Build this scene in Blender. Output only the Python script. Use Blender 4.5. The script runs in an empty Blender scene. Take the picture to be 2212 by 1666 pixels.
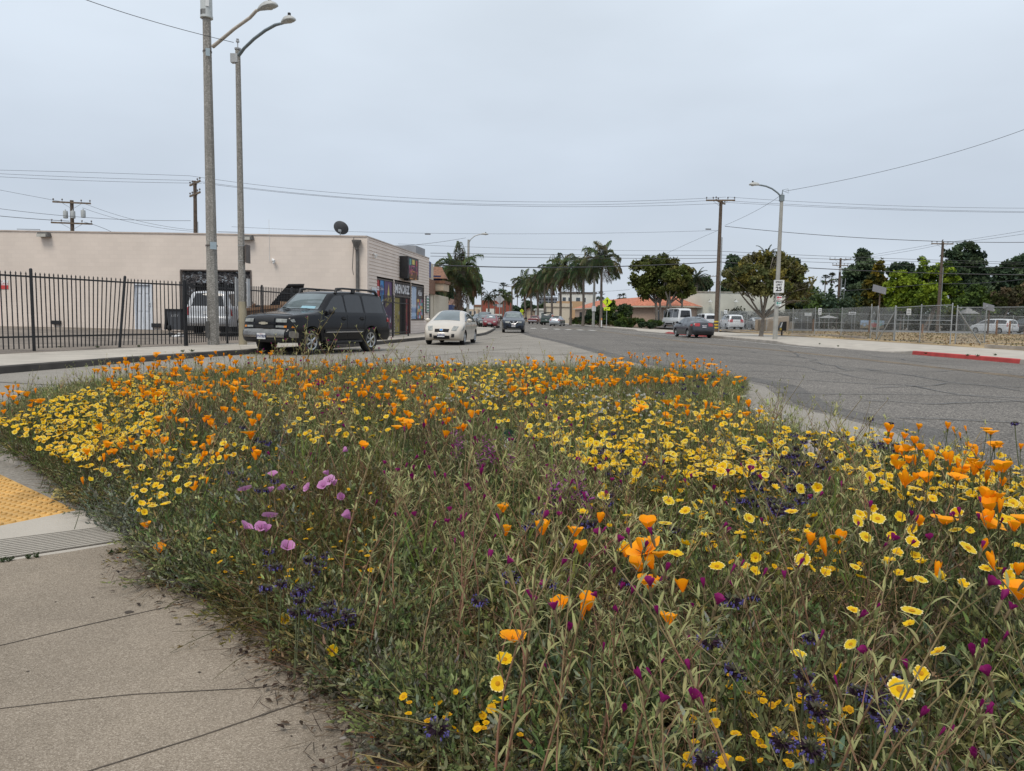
import bpy, math, random
import numpy as np
from mathutils import Vector, Matrix, noise as mnoise
from mathutils.geometry import delaunay_2d_cdt
random.seed(7)
rng = np.random.default_rng(7)
SC = bpy.context.scene
COL = SC.collection
R = math.radians
# -- camera, sky, sun, exposure
CAMZ = 1.25
PITCH, ROLL = 5.29, 0.9
FOC = 1598.0 / 2212.0                      # focal length / image width
cam_d = bpy.data.cameras.new('camera')
cam = bpy.data.objects.new('camera', cam_d)
COL.objects.link(cam)
cam_d.sensor_width = 36.0
cam_d.lens = 36.0 * FOC
cam_d.clip_start, cam_d.clip_end = 0.05, 6000.0
CAMROT = Matrix.Rotation(R(90 - PITCH), 4, 'X') @ Matrix.Rotation(R(ROLL), 4, 'Z')
cam.matrix_world = Matrix.Translation((0, 0, CAMZ)) @ CAMROT
SC.camera = cam
SC.view_settings.view_transform = 'Standard'
SC.view_settings.look = 'None'
SC.view_settings.exposure = 0.12
SC.view_settings.gamma = 1.0
SC.render.engine = 'CYCLES'
SC.cycles.use_denoising = True
SC.cycles.max_bounces = 6
SC.cycles.transparent_max_bounces = 8
SC.cycles.caustics_reflective = False
SC.cycles.caustics_refractive = False
SUN_EL, SUN_AZ = 58.0, 205.0               # high sun behind the camera, hidden by the overcast
wld = bpy.data.worlds.new('World')
SC.world = wld
wld.use_nodes = True
wn, wl = wld.node_tree.nodes, wld.node_tree.links
wn.clear()
w_out = wn.new('ShaderNodeOutputWorld')
w_bg = wn.new('ShaderNodeBackground')
w_sky = wn.new('ShaderNodeTexSky')
w_sky.sky_type = 'NISHITA'
w_sky.sun_disc = False
w_sky.sun_elevation = R(SUN_EL)
w_sky.sun_rotation = R(SUN_AZ)
w_sky.air_density = 1.0
w_sky.dust_density = 2.0
# overcast deck: soft stratus noise over a gentle gradient, mixed over the sky texture
w_tc = wn.new('ShaderNodeTexCoord')
w_sep = wn.new('ShaderNodeSeparateXYZ')
wl.new(w_tc.outputs['Generated'], w_sep.inputs[0])
w_map = wn.new('ShaderNodeMapping')
w_map.inputs['Scale'].default_value = (1.2, 1.2, 3.4)
wl.new(w_tc.outputs['Generated'], w_map.inputs[0])
w_no = wn.new('ShaderNodeTexNoise')
w_no.inputs['Scale'].default_value = 2.3
w_no.inputs['Detail'].default_value = 4.5
w_no.inputs['Roughness'].default_value = 0.45
wl.new(w_map.outputs[0], w_no.inputs['Vector'])
w_rz = wn.new('ShaderNodeValToRGB')        # gradient with elevation
cr = w_rz.color_ramp
cr.elements[0].position = 0.0
cr.elements[0].color = (5.9, 6.5, 7.25, 1)
cr.elements[1].position = 1.0
cr.elements[1].color = (7.6, 8.1, 8.7, 1)
e = cr.elements.new(0.14); e.color = (5.65, 6.35, 7.3, 1)
e = cr.elements.new(0.28); e.color = (6.55, 7.3, 8.2, 1)
e = cr.elements.new(0.48); e.color = (7.3, 8.1, 8.9, 1)
wl.new(w_sep.outputs['Z'], w_rz.inputs[0])
w_rn = wn.new('ShaderNodeMapRange')
w_rn.inputs['From Min'].default_value = 0.3
w_rn.inputs['From Max'].default_value = 0.7
w_rn.inputs['To Min'].default_value = 0.92
w_rn.inputs['To Max'].default_value = 1.06
wl.new(w_no.outputs['Fac'], w_rn.inputs['Value'])
w_mul = wn.new('ShaderNodeVectorMath'); w_mul.operation = 'SCALE'
wl.new(w_rz.outputs['Color'], w_mul.inputs[0])
wl.new(w_rn.outputs['Result'], w_mul.inputs['Scale'])
w_mix = wn.new('ShaderNodeMix'); w_mix.data_type = 'RGBA'
w_mix.inputs['Factor'].default_value = 0.93
wl.new(w_sky.outputs['Color'], w_mix.inputs['A'])
wl.new(w_mul.outputs['Vector'], w_mix.inputs['B'])
wl.new(w_mix.outputs['Result'], w_bg.inputs['Color'])
w_bg.inputs['Strength'].default_value = 0.1
wl.new(w_bg.outputs[0], w_out.inputs['Surface'])
sun_d = bpy.data.lights.new('sun', 'SUN')
sun_d.energy = 1.9
sun_d.angle = R(25)
sun_d.color = (1.0, 0.93, 0.83)
sun = bpy.data.objects.new('sun', sun_d)
COL.objects.link(sun)
sun.rotation_euler = (R(90 - SUN_EL), 0, R(180 - SUN_AZ))
sun.location = (-10, -20, 60)
# -- measuring helpers (photo measured on a 2212 x 1666 grid)
MW, MH, MF = 2212.0, 1666.0, 1598.0
CR3 = CAMROT.to_3x3()
def ray(px, py):
 return CR3 @ Vector(((px - MW / 2) / MF, -(py - MH / 2) / MF, -1.0))
def G(px, py, z=0.0):
 d = ray(px, py)
 t = (z - CAMZ) / d.z
 return Vector((d.x * t, d.y * t, z))
def AY(px, py, Y):
 d = ray(px, py)
 t = Y / d.y
 return Vector((d.x * t, Y, CAMZ + d.z * t))
def onplane(px, py, p0, n):
 d = ray(px, py)
 o = Vector((0, 0, CAMZ))
 t = (Vector(p0) - o).dot(Vector(n)) / d.dot(Vector(n))
 return o + d * t
# -- objects
WM = {}
def link(o, parent=None, world=None):
 COL.objects.link(o)
 if parent is not None:
  o.parent = parent
  WM[o.name] = WM[parent.name]
 else:
  WM[o.name] = world if world is not None else Matrix.Identity(4)
 return o
def tag(o, label=None, cat=None, group=None, kind=None):
 if label: o['label'] = label
 if cat: o['category'] = cat
 if group: o['group'] = group
 if kind: o['kind'] = kind
 return o
def thing(name, label, cat, loc=(0, 0, 0), rz=0.0, group=None):
 o = bpy.data.objects.new(name, None)
 o.empty_display_size = 0.2
 o.location = loc
 o.rotation_euler = (0, 0, rz)
 link(o, None, Matrix.Translation(loc) @ Matrix.Rotation(rz, 4, 'Z'))
 return tag(o, label, cat, group)
def dup(root, loc, rz, scale=None, label=None, group=None):
 c = root.copy(); COL.objects.link(c)
 c.location = loc; c.rotation_euler = (0, 0, rz)
 if scale is not None: c.scale = (scale,) * 3 if not hasattr(scale, '__len__') else scale
 WM[c.name] = Matrix.Translation(loc) @ Matrix.Rotation(rz, 4, 'Z')
 if label: c['label'] = label
 if group: c['group'] = group
 for ch in list(root.children):
  k = ch.copy(); COL.objects.link(k); k.parent = c
  WM[k.name] = WM[c.name]
  for g in list(ch.children):
   q = g.copy(); COL.objects.link(q); q.parent = k
   WM[q.name] = WM[c.name]
 return c
class MB:
 """collects shapes, then links them as one mesh object"""
 def __init__(s):
  s.v, s.f, s.m = [], [], []
 def add(s, vs, fs, mi=0):
  n = len(s.v)
  s.v.extend([tuple(p) for p in vs])
  s.f.extend([tuple(i + n for i in f) for f in fs])
  s.m.extend([mi] * len(fs))
  return s
 def box(s, c, size, mi=0, rot=None, taper=1.0):
  hx, hy, hz = size[0] / 2, size[1] / 2, size[2] / 2
  vs = []
  for k, z in ((1, -hz), (taper, hz)):
   for x, y in ((-hx, -hy), (hx, -hy), (hx, hy), (-hx, hy)):
    vs.append(Vector((x * k, y * k, z)))
  if rot is not None: vs = [rot @ p for p in vs]
  c = Vector(c)
  return s.add([p + c for p in vs], [(3, 2, 1, 0), (4, 5, 6, 7), (0, 1, 5, 4), (1, 2, 6, 5), (2, 3, 7, 6), (3, 0, 4, 7)], mi)
 def tube(s, pts, r, n=8, mi=0, cap=True, flat=None):
  pts = [Vector(p) for p in pts]
  rs = r if hasattr(r, '__len__') else [r] * len(pts)
  vs, fs = [], []
  up = None
  for i, p in enumerate(pts):
   t = (pts[min(i + 1, len(pts) - 1)] - pts[max(i - 1, 0)])
   if t.length < 1e-9: t = Vector((0, 0, 1))
   t.normalize()
   if up is None:
    up = Vector((0, 0, 1)) if abs(t.z) < 0.9 else Vector((0, 1, 0))
   a = t.cross(up)
   if a.length < 1e-6: a = t.orthogonal()
   a.normalize()
   b = t.cross(a).normalized()
   up = -b if False else up
   for k in range(n):
    an = 2 * math.pi * k / n
    vs.append(p + (a * math.cos(an) + b * math.sin(an)) * rs[i])
  for i in range(len(pts) - 1):
   for k in range(n):
    k2 = (k + 1) % n
    fs.append((i * n + k, (i + 1) * n + k, (i + 1) * n + k2, i * n + k2))
  if cap:
   fs.append(tuple(range(n)))
   fs.append(tuple(reversed(range((len(pts) - 1) * n, len(pts) * n))))
  return s.add(vs, fs, mi)
 def lathe(s, prof, n=16, c=(0, 0, 0), rot=None, mi=0):
  vs, fs = [], []
  c = Vector(c)
  for (r, z) in prof:
   for k in range(n):
    a = 2 * math.pi * k / n
    p = Vector((r * math.cos(a), r * math.sin(a), z))
    if rot is not None: p = rot @ p
    vs.append(p + c)
  m = len(prof)
  for i in range(m - 1):
   for k in range(n):
    k2 = (k + 1) % n
    fs.append((i * n + k, i * n + k2, (i + 1) * n + k2, (i + 1) * n + k))
  fs.append(tuple(reversed(range(n))))
  fs.append(tuple(range((m - 1) * n, m * n)))
  return s.add(vs, fs, mi)
 def ball(s, c, r, seg=12, rings=7, mi=0, rot=None):
  if not hasattr(r, '__len__'): r = (r, r, r)
  vs, fs = [], []
  c = Vector(c)
  for i in range(rings + 1):
   th = math.pi * i / rings
   for k in range(seg):
    a = 2 * math.pi * k / seg
    p = Vector((r[0] * math.sin(th) * math.cos(a), r[1] * math.sin(th) * math.sin(a), r[2] * math.cos(th)))
    if rot is not None: p = rot @ p
    vs.append(p + c)
  for i in range(rings):
   for k in range(seg):
    k2 = (k + 1) % seg
    fs.append((i * seg + k, (i + 1) * seg + k, (i + 1) * seg + k2, i * seg + k2))
  return s.add(vs, fs, mi)
 def quad(s, a, b, c, d, mi=0):
  return s.add([a, b, c, d], [(0, 1, 2, 3)], mi)
 def prism(s, poly, z0, z1, mi=0, mtop=None):
  """poly counter-clockwise in plan; z0/z1 numbers or lists"""
  n = len(poly)
  za = z0 if hasattr(z0, '__len__') else [z0] * n
  zb = z1 if hasattr(z1, '__len__') else [z1] * n
  vs = [(p[0], p[1], za[i]) for i, p in enumerate(poly)] + [(p[0], p[1], zb[i]) for i, p in enumerate(poly)]
  s.add(vs, [(i, (i + 1) % n, n + (i + 1) % n, n + i) for i in range(n)], mi)
  tri = fill2d([(p[0], p[1]) for p in poly])
  k = len(s.v)
  s.v.extend([tuple(q) for q in vs[n:]])
  s.f.extend([tuple(i + k for i in t) for t in tri])
  s.m.extend([mi if mtop is None else mtop] * len(tri))
  return s
 def build(s, name, mats, parent=None, smooth=None, local=False, label=None, cat=None, group=None, kind=None):
  me = bpy.data.meshes.new(name)
  vs = s.v
  if parent is not None and not local:
   inv = WM[parent.name].inverted()
   vs = [tuple(inv @ Vector(p)) for p in vs]
  me.from_pydata(vs, [], s.f)
  if not isinstance(mats, (list, tuple)): mats = [mats]
  for m in mats: me.materials.append(m)
  if len(mats) > 1: me.polygons.foreach_set('material_index', s.m)
  if smooth is not None:
   me.polygons.foreach_set('use_smooth', [True] * len(me.polygons))
   me.set_sharp_from_angle(angle=R(smooth))
  me.update()
  o = bpy.data.objects.new(name, me)
  link(o, parent)
  return tag(o, label, cat, group, kind)
def fill2d(poly):
 """triangles (indices) of a simple polygon"""
 from mathutils.geometry import tessellate_polygon
 t = tessellate_polygon([[Vector((p[0], p[1], 0)) for p in poly]])
 out = []
 for (a, b, c) in t:
  A, B, Cc = poly[a], poly[b], poly[c]
  ar = (B[0] - A[0]) * (Cc[1] - A[1]) - (B[1] - A[1]) * (Cc[0] - A[0])
  out.append((a, b, c) if ar > 0 else (a, c, b))
 return out
def sheet(name, pts, m, z=None, kind='structure', label=None):
 """flat polygon on the ground"""
 b = MB()
 p3 = [(p[0], p[1], (p[2] if len(p) > 2 else 0.0) if z is None else z) for p in pts]
 b.add(p3, fill2d([(p[0], p[1]) for p in p3]))
 return b.build(name, m, kind=kind, label=label)
def ribbon(b, pts, w, z=None, mi=0, up=(0, 0, 1)):
 """flat strip of width w along pts"""
 pts = [Vector(p) for p in pts]
 if z is not None: pts = [Vector((p.x, p.y, z)) for p in pts]
 ws = w if hasattr(w, '__len__') else [w] * len(pts)
 vs = []
 for i, p in enumerate(pts):
  t = pts[min(i + 1, len(pts) - 1)] - pts[max(i - 1, 0)]
  s_ = Vector(up).cross(t).normalized() * ws[i] / 2
  vs += [p - s_, p + s_]
 b.add(vs, [(2 * i, 2 * i + 2, 2 * i + 3, 2 * i + 1) for i in range(len(pts) - 1)], mi)
def wig(pts, step, amp, seed=0):
 """wiggly resample of a polyline"""
 pts = [Vector(p) for p in pts]
 out = []
 for i in range(len(pts) - 1):
  L = (pts[i + 1] - pts[i]).length
  n = max(1, int(L / step))
  for k in range(n):
   p = pts[i].lerp(pts[i + 1], k / n)
   q = mnoise.noise_vector(Vector((p.x * 0.9 + seed * 7.3, p.y * 0.9, seed))) * amp
   out.append(Vector((p.x + q.x, p.y + q.y, p.z)))
 out.append(pts[-1])
 return out
# -- materials
def mat(name, rgb, rough=0.7, metal=0.0, var=0.1, scale=6.0, detail=4.0, bump=0.0, bscale=80.0, spec=0.5, tint=None, coat=0.0, emit=0.0):
 m = bpy.data.materials.new(name)
 m.use_nodes = True
 nt = m.node_tree
 P = nt.nodes['Principled BSDF']
 P.inputs['Roughness'].default_value = rough
 P.inputs['Metallic'].default_value = metal
 P.inputs['Specular IOR Level'].default_value = spec
 P.inputs['Coat Weight'].default_value = coat
 tc = nt.nodes.new('ShaderNodeTexCoord')
 no = nt.nodes.new('ShaderNodeTexNoise')
 no.inputs['Scale'].default_value = scale
 no.inputs['Detail'].default_value = detail
 nt.links.new(tc.outputs['Object'], no.inputs['Vector'])
 rp = nt.nodes.new('ShaderNodeValToRGB')
 lo = tuple(max(0, c * (1 - var)) for c in rgb)
 hi = tuple(min(1, c * (1 + var)) for c in (tint or rgb))
 rp.color_ramp.elements[0].position = 0.32
 rp.color_ramp.elements[1].position = 0.68
 rp.color_ramp.elements[0].color = (*lo, 1)
 rp.color_ramp.elements[1].color = (*hi, 1)
 nt.links.new(no.outputs['Fac'], rp.inputs[0])
 nt.links.new(rp.outputs['Color'], P.inputs['Base Color'])
 if bump:
  n2 = nt.nodes.new('ShaderNodeTexNoise')
  n2.inputs['Scale'].default_value = bscale
  n2.inputs['Detail'].default_value = 3.0
  nt.links.new(tc.outputs['Object'], n2.inputs['Vector'])
  bp = nt.nodes.new('ShaderNodeBump')
  bp.inputs['Strength'].default_value = bump
  bp.inputs['Distance'].default_value = 0.02
  nt.links.new(n2.outputs['Fac'], bp.inputs['Height'])
  nt.links.new(bp.outputs[0], P.inputs['Normal'])
 return m
def speck(name, stops, scale, rough=0.9, big=None, bump=0.3, mixscale=0.5):
 """chips of stone: a fine voronoi cell colour ramp, with broad patches over it"""
 m = bpy.data.materials.new(name)
 m.use_nodes = True
 nt = m.node_tree; N = nt.nodes; L = nt.links
 P = N['Principled BSDF']
 P.inputs['Roughness'].default_value = rough
 P.inputs['Specular IOR Level'].default_value = 0.25
 tc = N.new('ShaderNodeTexCoord')
 vo = N.new('ShaderNodeTexVoronoi'); vo.inputs['Scale'].default_value = scale
 L.new(tc.outputs['Object'], vo.inputs['Vector'])
 sp = N.new('ShaderNodeSeparateColor'); L.new(vo.outputs['Color'], sp.inputs[0])
 rp = N.new('ShaderNodeValToRGB')
 for i, (p, c) in enumerate(stops):
  el = rp.color_ramp.elements[i] if i < 2 else rp.color_ramp.elements.new(p)
  el.position = p; el.color = (*c, 1)
 L.new(sp.outputs[0], rp.inputs[0])
 no = N.new('ShaderNodeTexNoise'); no.inputs['Scale'].default_value = mixscale; no.inputs['Detail'].default_value = 6.0
 no.inputs['Roughness'].default_value = 0.6
 L.new(tc.outputs['Object'], no.inputs['Vector'])
 mr = N.new('ShaderNodeMapRange')
 mr.inputs['From Min'].default_value = 0.3; mr.inputs['From Max'].default_value = 0.7
 lo, hi = big or (0.85, 1.12)
 mr.inputs['To Min'].default_value = lo; mr.inputs['To Max'].default_value = hi
 L.new(no.outputs['Fac'], mr.inputs['Value'])
 vm = N.new('ShaderNodeVectorMath'); vm.operation = 'SCALE'
 L.new(rp.outputs['Color'], vm.inputs[0]); L.new(mr.outputs['Result'], vm.inputs['Scale'])
 L.new(vm.outputs['Vector'], P.inputs['Base Color'])
 bp = N.new('ShaderNodeBump'); bp.inputs['Strength'].default_value = bump; bp.inputs['Distance'].default_value = 0.006
 L.new(vo.outputs['Distance'], bp.inputs['Height']); L.new(bp.outputs[0], P.inputs['Normal'])
 return m
def colmat(name, rough=0.6, trans=0.25, spec=0.3, attr='col'):
 """leaf or petal: own colour per vertex, a little light coming through"""
 m = bpy.data.materials.new(name)
 m.use_nodes = True
 nt = m.node_tree; N = nt.nodes; L = nt.links
 P = N['Principled BSDF']
 P.inputs['Roughness'].default_value = rough
 P.inputs['Specular IOR Level'].default_value = spec
 at = N.new('ShaderNodeAttribute'); at.attribute_name = attr
 L.new(at.outputs['Color'], P.inputs['Base Color'])
 if trans:
  tr = N.new('ShaderNodeBsdfTranslucent')
  L.new(at.outputs['Color'], tr.inputs['Color'])
  mx = N.new('ShaderNodeMixShader'); mx.inputs[0].default_value = trans
  L.new(P.outputs[0], mx.inputs[1]); L.new(tr.outputs[0], mx.inputs[2])
  L.new(mx.outputs[0], N['Material Output'].inputs['Surface'])
 return m
def glassmat(name, rgb, rough=0.05):
 m = mat(name, rgb, rough=rough, var=0.05, spec=0.9)
 return m
# -- big meshes made with arrays
class Proto:
 def __init__(s):
  s.V, s.C, s.F3, s.F4 = [], [], [], []
 def add(s, vs, col, quads=(), tris=()):
  n = len(s.V)
  s.V.extend([tuple(v) for v in vs])
  if hasattr(col[0], '__len__'): s.C.extend([tuple(c) for c in col])
  else: s.C.extend([tuple(col)] * len(vs))
  s.F4.extend([tuple(i + n for i in f) for f in quads])
  s.F3.extend([tuple(i + n for i in f) for f in tris])
 def strip(s, pts, w, col, col2=None, up=None, fold=0.0):
  """leaf blade along pts; w list of half widths"""
  pts = [Vector(p) for p in pts]
  n = len(pts); vs = []; cs = []
  side = None
  for i, p in enumerate(pts):
   t = pts[min(i + 1, n - 1)] - pts[max(i - 1, 0)]
   if side is None:
    u = Vector(up) if up is not None else Vector((0, 0, 1))
    side = t.cross(u)
    if side.length < 1e-6: side = t.orthogonal()
    side.normalize()
   wv = w[i] if hasattr(w, '__len__') else w
   vs += [p - side * wv, p + side * wv]
   f = i / max(1, n - 1)
   c = col if col2 is None else tuple(col[k] * (1 - f) + col2[k] * f for k in range(3))
   cs += [c, c]
  s.add(vs, cs, [(2 * i, 2 * i + 1, 2 * i + 3, 2 * i + 2) for i in range(n - 1)])
 def stem(s, pts, r, col, n=3, col2=None):
  pts = [Vector(p) for p in pts]
  m = len(pts); vs = []; cs = []; q = []
  for i, p in enumerate(pts):
   t = (pts[min(i + 1, m - 1)] - pts[max(i - 1, 0)]).normalized()
   a = t.orthogonal().normalized() if i == 0 else (a0 - t * a0.dot(t)).normalized()
   a0 = a
   b = t.cross(a)
   rr = r[i] if hasattr(r, '__len__') else r
   f = i / max(1, m - 1)
   c = col if col2 is None else tuple(col[k] * (1 - f) + col2[k] * f for k in range(3))
   for k in range(n):
    an = 2 * math.pi * k / n
    vs.append(p + (a * math.cos(an) + b * math.sin(an)) * rr); cs.append(c)
  for i in range(m - 1):
   for k in range(n):
    k2 = (k + 1) % n
    q.append((i * n + k, i * n + k2, (i + 1) * n + k2, (i + 1) * n + k))
  s.add(vs, cs, q)
 def done(s):
  s.nV = np.array(s.V, dtype=np.float32).reshape(-1, 3)
  s.nC = np.array(s.C, dtype=np.float32).reshape(-1, 3)
  s.n3 = np.array(s.F3, dtype=np.int32).reshape(-1, 3)
  s.n4 = np.array(s.F4, dtype=np.int32).reshape(-1, 4)
  return s
class Cloud:
 def __init__(s):
  s.V, s.C, s.F3, s.F4, s.n = [], [], [], [], 0
 def inst(s, p, M, T, colmul=None):
  """copies of proto p: M (K,3,3), T (K,3)"""
  M = np.asarray(M, dtype=np.float32); T = np.asarray(T, dtype=np.float32)
  K = len(T); nv = len(p.nV)
  if K == 0: return
  V = np.einsum('kij,nj->kni', M, p.nV) + T[:, None, :]
  C = np.repeat(p.nC[None], K, 0)
  if colmul is not None: C = np.clip(C * np.asarray(colmul, dtype=np.float32)[:, None, :], 0, 1)
  off = (np.arange(K, dtype=np.int32) * nv + s.n)[:, None, None]
  s.V.append(V.reshape(-1, 3)); s.C.append(C.reshape(-1, 3))
  if len(p.n3): s.F3.append((p.n3[None] + off).reshape(-1, 3))
  if len(p.n4): s.F4.append((p.n4[None] + off).reshape(-1, 4))
  s.n += K * nv
 def raw(s, V, C, F4=None, F3=None):
  V = np.asarray(V, dtype=np.float32).reshape(-1, 3)
  s.V.append(V); s.C.append(np.broadcast_to(np.asarray(C, dtype=np.float32), (len(V), 3)).copy())
  if F4 is not None: s.F4.append(np.asarray(F4, dtype=np.int32).reshape(-1, 4) + s.n)
  if F3 is not None: s.F3.append(np.asarray(F3, dtype=np.int32).reshape(-1, 3) + s.n)
  s.n += len(V)
 def mesh(s, name, m, smooth=False):
  V = np.concatenate(s.V); Cc = np.concatenate(s.C)
  f3 = np.concatenate(s.F3) if s.F3 else np.zeros((0, 3), np.int32)
  f4 = np.concatenate(s.F4) if s.F4 else np.zeros((0, 4), np.int32)
  me = bpy.data.meshes.new(name)
  me.vertices.add(len(V)); me.vertices.foreach_set('co', V.astype(np.float32).ravel())
  nl = f3.size + f4.size
  me.loops.add(nl)
  me.loops.foreach_set('vertex_index', np.concatenate([f3.ravel(), f4.ravel()]).astype(np.int32))
  npoly = len(f3) + len(f4)
  me.polygons.add(npoly)
  st = np.concatenate([np.arange(len(f3)) * 3, f3.size + np.arange(len(f4)) * 4]).astype(np.int32)
  me.polygons.foreach_set('loop_start', st)
  me.update(calc_edges=True)
  at = me.attributes.new('col', 'FLOAT_COLOR', 'POINT')
  at.data.foreach_set('color', np.concatenate([Cc, np.ones((len(Cc), 1), np.float32)], 1).ravel())
  me.materials.append(m)
  if smooth: me.polygons.foreach_set('use_smooth', np.ones(npoly, dtype=bool))
  me.validate()
  return me
 def build(s, name, m, parent=None, label=None, cat=None, group=None, kind=None, smooth=False):
  if parent is not None:
   inv = np.array(WM[parent.name].inverted(), dtype=np.float32)
   s.V = [v @ inv[:3, :3].T + inv[:3, 3] for v in s.V]
  o = bpy.data.objects.new(name, s.mesh(name, m, smooth))
  link(o, parent)
  return tag(o, label, cat, group, kind)
def rotz_mats(a, s=None, tilt=None, tdir=None):
 """(K,3,3): scale, then tilt by angle about a random horizontal axis, after a turn about z"""
 a = np.asarray(a); K = len(a)
 c, sn = np.cos(a), np.sin(a)
 M = np.zeros((K, 3, 3)); M[:, 0, 0] = c; M[:, 0, 1] = -sn; M[:, 1, 0] = sn; M[:, 1, 1] = c; M[:, 2, 2] = 1
 if tilt is not None:
  d = tdir if tdir is not None else rng.uniform(0, 2 * math.pi, K)
  ux, uy = -np.sin(d), np.cos(d)
  ct, st = np.cos(tilt), np.sin(tilt)
  T = np.zeros((K, 3, 3))
  T[:, 0, 0] = ct + ux * ux * (1 - ct); T[:, 0, 1] = ux * uy * (1 - ct); T[:, 0, 2] = uy * st
  T[:, 1, 0] = ux * uy * (1 - ct); T[:, 1, 1] = ct + uy * uy * (1 - ct); T[:, 1, 2] = -ux * st
  T[:, 2, 0] = -uy * st; T[:, 2, 1] = ux * st; T[:, 2, 2] = ct
  M = np.einsum('kij,kjl->kil', T, M)
 if s is not None: M = M * np.asarray(s)[:, None, None]
 return M
def cvar(K, amt=0.15, hue=0.06):
 b = 1 + rng.normal(0, amt, (K, 1))
 return np.clip(b * (1 + rng.normal(0, hue, (K, 3))), 0.35, 1.9)
def inpoly(pts, poly):
 pts = np.asarray(pts); poly = np.asarray(poly)
 x, y = pts[:, 0], pts[:, 1]
 inside = np.zeros(len(pts), bool)
 j = len(poly) - 1
 for i in range(len(poly)):
  xi, yi = poly[i][:2]; xj, yj = poly[j][:2]
  c = ((yi > y) != (yj > y)) & (x < (xj - xi) * (y - yi) / (yj - yi + 1e-12) + xi)
  inside ^= c; j = i
 return inside
def sample(poly, n):
 poly = np.asarray(poly, float)[:, :2]
 lo, hi = poly.min(0), poly.max(0)
 out = np.zeros((0, 2))
 while len(out) < n:
  p = rng.uniform(lo, hi, (n * 2 + 8, 2))
  out = np.concatenate([out, p[inpoly(p, poly)]])
 return out[:n]
def polydist(pts, poly, closed=True):
 pts = np.asarray(pts, float); poly = np.asarray(poly, float)[:, :2]
 d = np.full(len(pts), 1e9)
 n = len(poly)
 for i in range(n if closed else n - 1):
  a, b = poly[i], poly[(i + 1) % n]
  ab = b - a
  t = np.clip(((pts - a) @ ab) / (ab @ ab + 1e-12), 0, 1)
  d = np.minimum(d, np.linalg.norm(pts - (a + t[:, None] * ab), axis=1))
 return d
def text_mesh(body, size, depth=0.0, align='CENTER', sx=1.0, bold=0.0):
 """letters as a mesh lying in the XY plane, centred on the baseline middle; returns verts, faces"""
 cu = bpy.data.curves.new('lettering', 'FONT')
 cu.body = body; cu.size = size; cu.extrude = depth; cu.align_x = align; cu.align_y = 'CENTER'
 cu.offset = bold
 cu.resolution_u = 3
 o = bpy.data.objects.new('lettering', cu)
 COL.objects.link(o)
 dg = bpy.context.evaluated_depsgraph_get()
 me = bpy.data.meshes.new_from_object(o.evaluated_get(dg))
 vs = [(v.co.x * sx, v.co.y, v.co.z) for v in me.vertices]
 fs = [tuple(p.vertices) for p in me.polygons]
 bpy.data.objects.remove(o); bpy.data.curves.remove(cu); bpy.data.meshes.remove(me)
 return vs, fs
def put_text(b, body, size, origin, ux, uy, mi=0, sx=1.0, off=0.004, bold=0.0):
 """letters on a plane with axes ux (right) and uy (up)"""
 ux, uy = Vector(ux).normalized(), Vector(uy).normalized()
 n = ux.cross(uy)
 vs, fs = text_mesh(body, size, sx=sx, bold=bold)
 b.add([Vector(origin) + ux * v[0] + uy * v[1] + n * off for v in vs], fs, mi)
# ================================================================== SETTING: ground, roads, pavements
M_ground = mat('open_ground', (0.16, 0.13, 0.10), rough=1.0, var=0.25, scale=0.05)
M_asph = speck('chip_seal', [(0.0, (0.058, 0.054, 0.050)), (0.45, (0.128, 0.118, 0.108)), (0.8, (0.205, 0.19, 0.17)), (1.0, (0.34, 0.31, 0.275))], 62.0, big=(0.78, 1.18), bump=0.5, mixscale=0.22)
M_asph_d = speck('patch_asphalt', [(0.0, (0.055, 0.052, 0.05)), (0.6, (0.12, 0.113, 0.105)), (1.0, (0.19, 0.18, 0.17))], 70.0, big=(0.8, 1.2), mixscale=0.8)
M_tar = mat('crack_tar', (0.072, 0.07, 0.07), rough=0.55, var=0.2, scale=3.0)
M_pad = speck('concrete_paving', [(0.0, (0.20, 0.182, 0.158)), (0.5, (0.255, 0.235, 0.205)), (1.0, (0.33, 0.305, 0.27))], 90.0, big=(0.80, 1.12), bump=0.15, mixscale=0.35)
M_walk = speck('exposed_aggregate', [(0.0, (0.185, 0.152, 0.116)), (0.3, (0.25, 0.207, 0.16)), (0.75, (0.30, 0.252, 0.198)), (1.0, (0.42, 0.36, 0.29))], 320.0, big=(0.74, 1.12), bump=0.45, mixscale=1.3)
M_conc = mat('pale_concrete', (0.40, 0.365, 0.315), rough=0.9, var=0.13, scale=1.3, bump=0.15, bscale=50)
M_kerb = mat('kerb_concrete', (0.33, 0.30, 0.265), rough=0.9, var=0.2, scale=2.0, bump=0.15)
M_kerbd = mat('stained_kerb', (0.065, 0.058, 0.052), rough=0.9, var=0.45, scale=1.5, bump=0.2)
M_redk = mat('red_paint', (0.42, 0.045, 0.04), rough=0.6, var=0.22, scale=2.5)
M_dirt = mat('lot_dirt', (0.185, 0.155, 0.128), rough=1.0, var=0.35, scale=0.9, detail=8, bump=0.3, bscale=12)
M_lot = mat('lot_asphalt', (0.20, 0.20, 0.20), rough=0.9, var=0.12, scale=0.4)
M_drygr = mat('dry_turf', (0.20, 0.135, 0.075), rough=1.0, var=0.45, scale=0.5, detail=8, tint=(0.34, 0.25, 0.13))
M_soil = mat('bed_soil', (0.045, 0.033, 0.024), rough=1.0, var=0.4, scale=8.0, bump=0.5, bscale=40)
M_white_p = mat('road_white', (0.55, 0.54, 0.51), rough=0.7, var=0.25, scale=1.5)
M_yel_p = mat('road_yellow', (0.24, 0.165, 0.085), rough=0.8, var=0.3, scale=1.2)
M_joint = mat('joint_dirt', (0.07, 0.056, 0.044), rough=1.0, var=0.4, scale=5.0)
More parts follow.
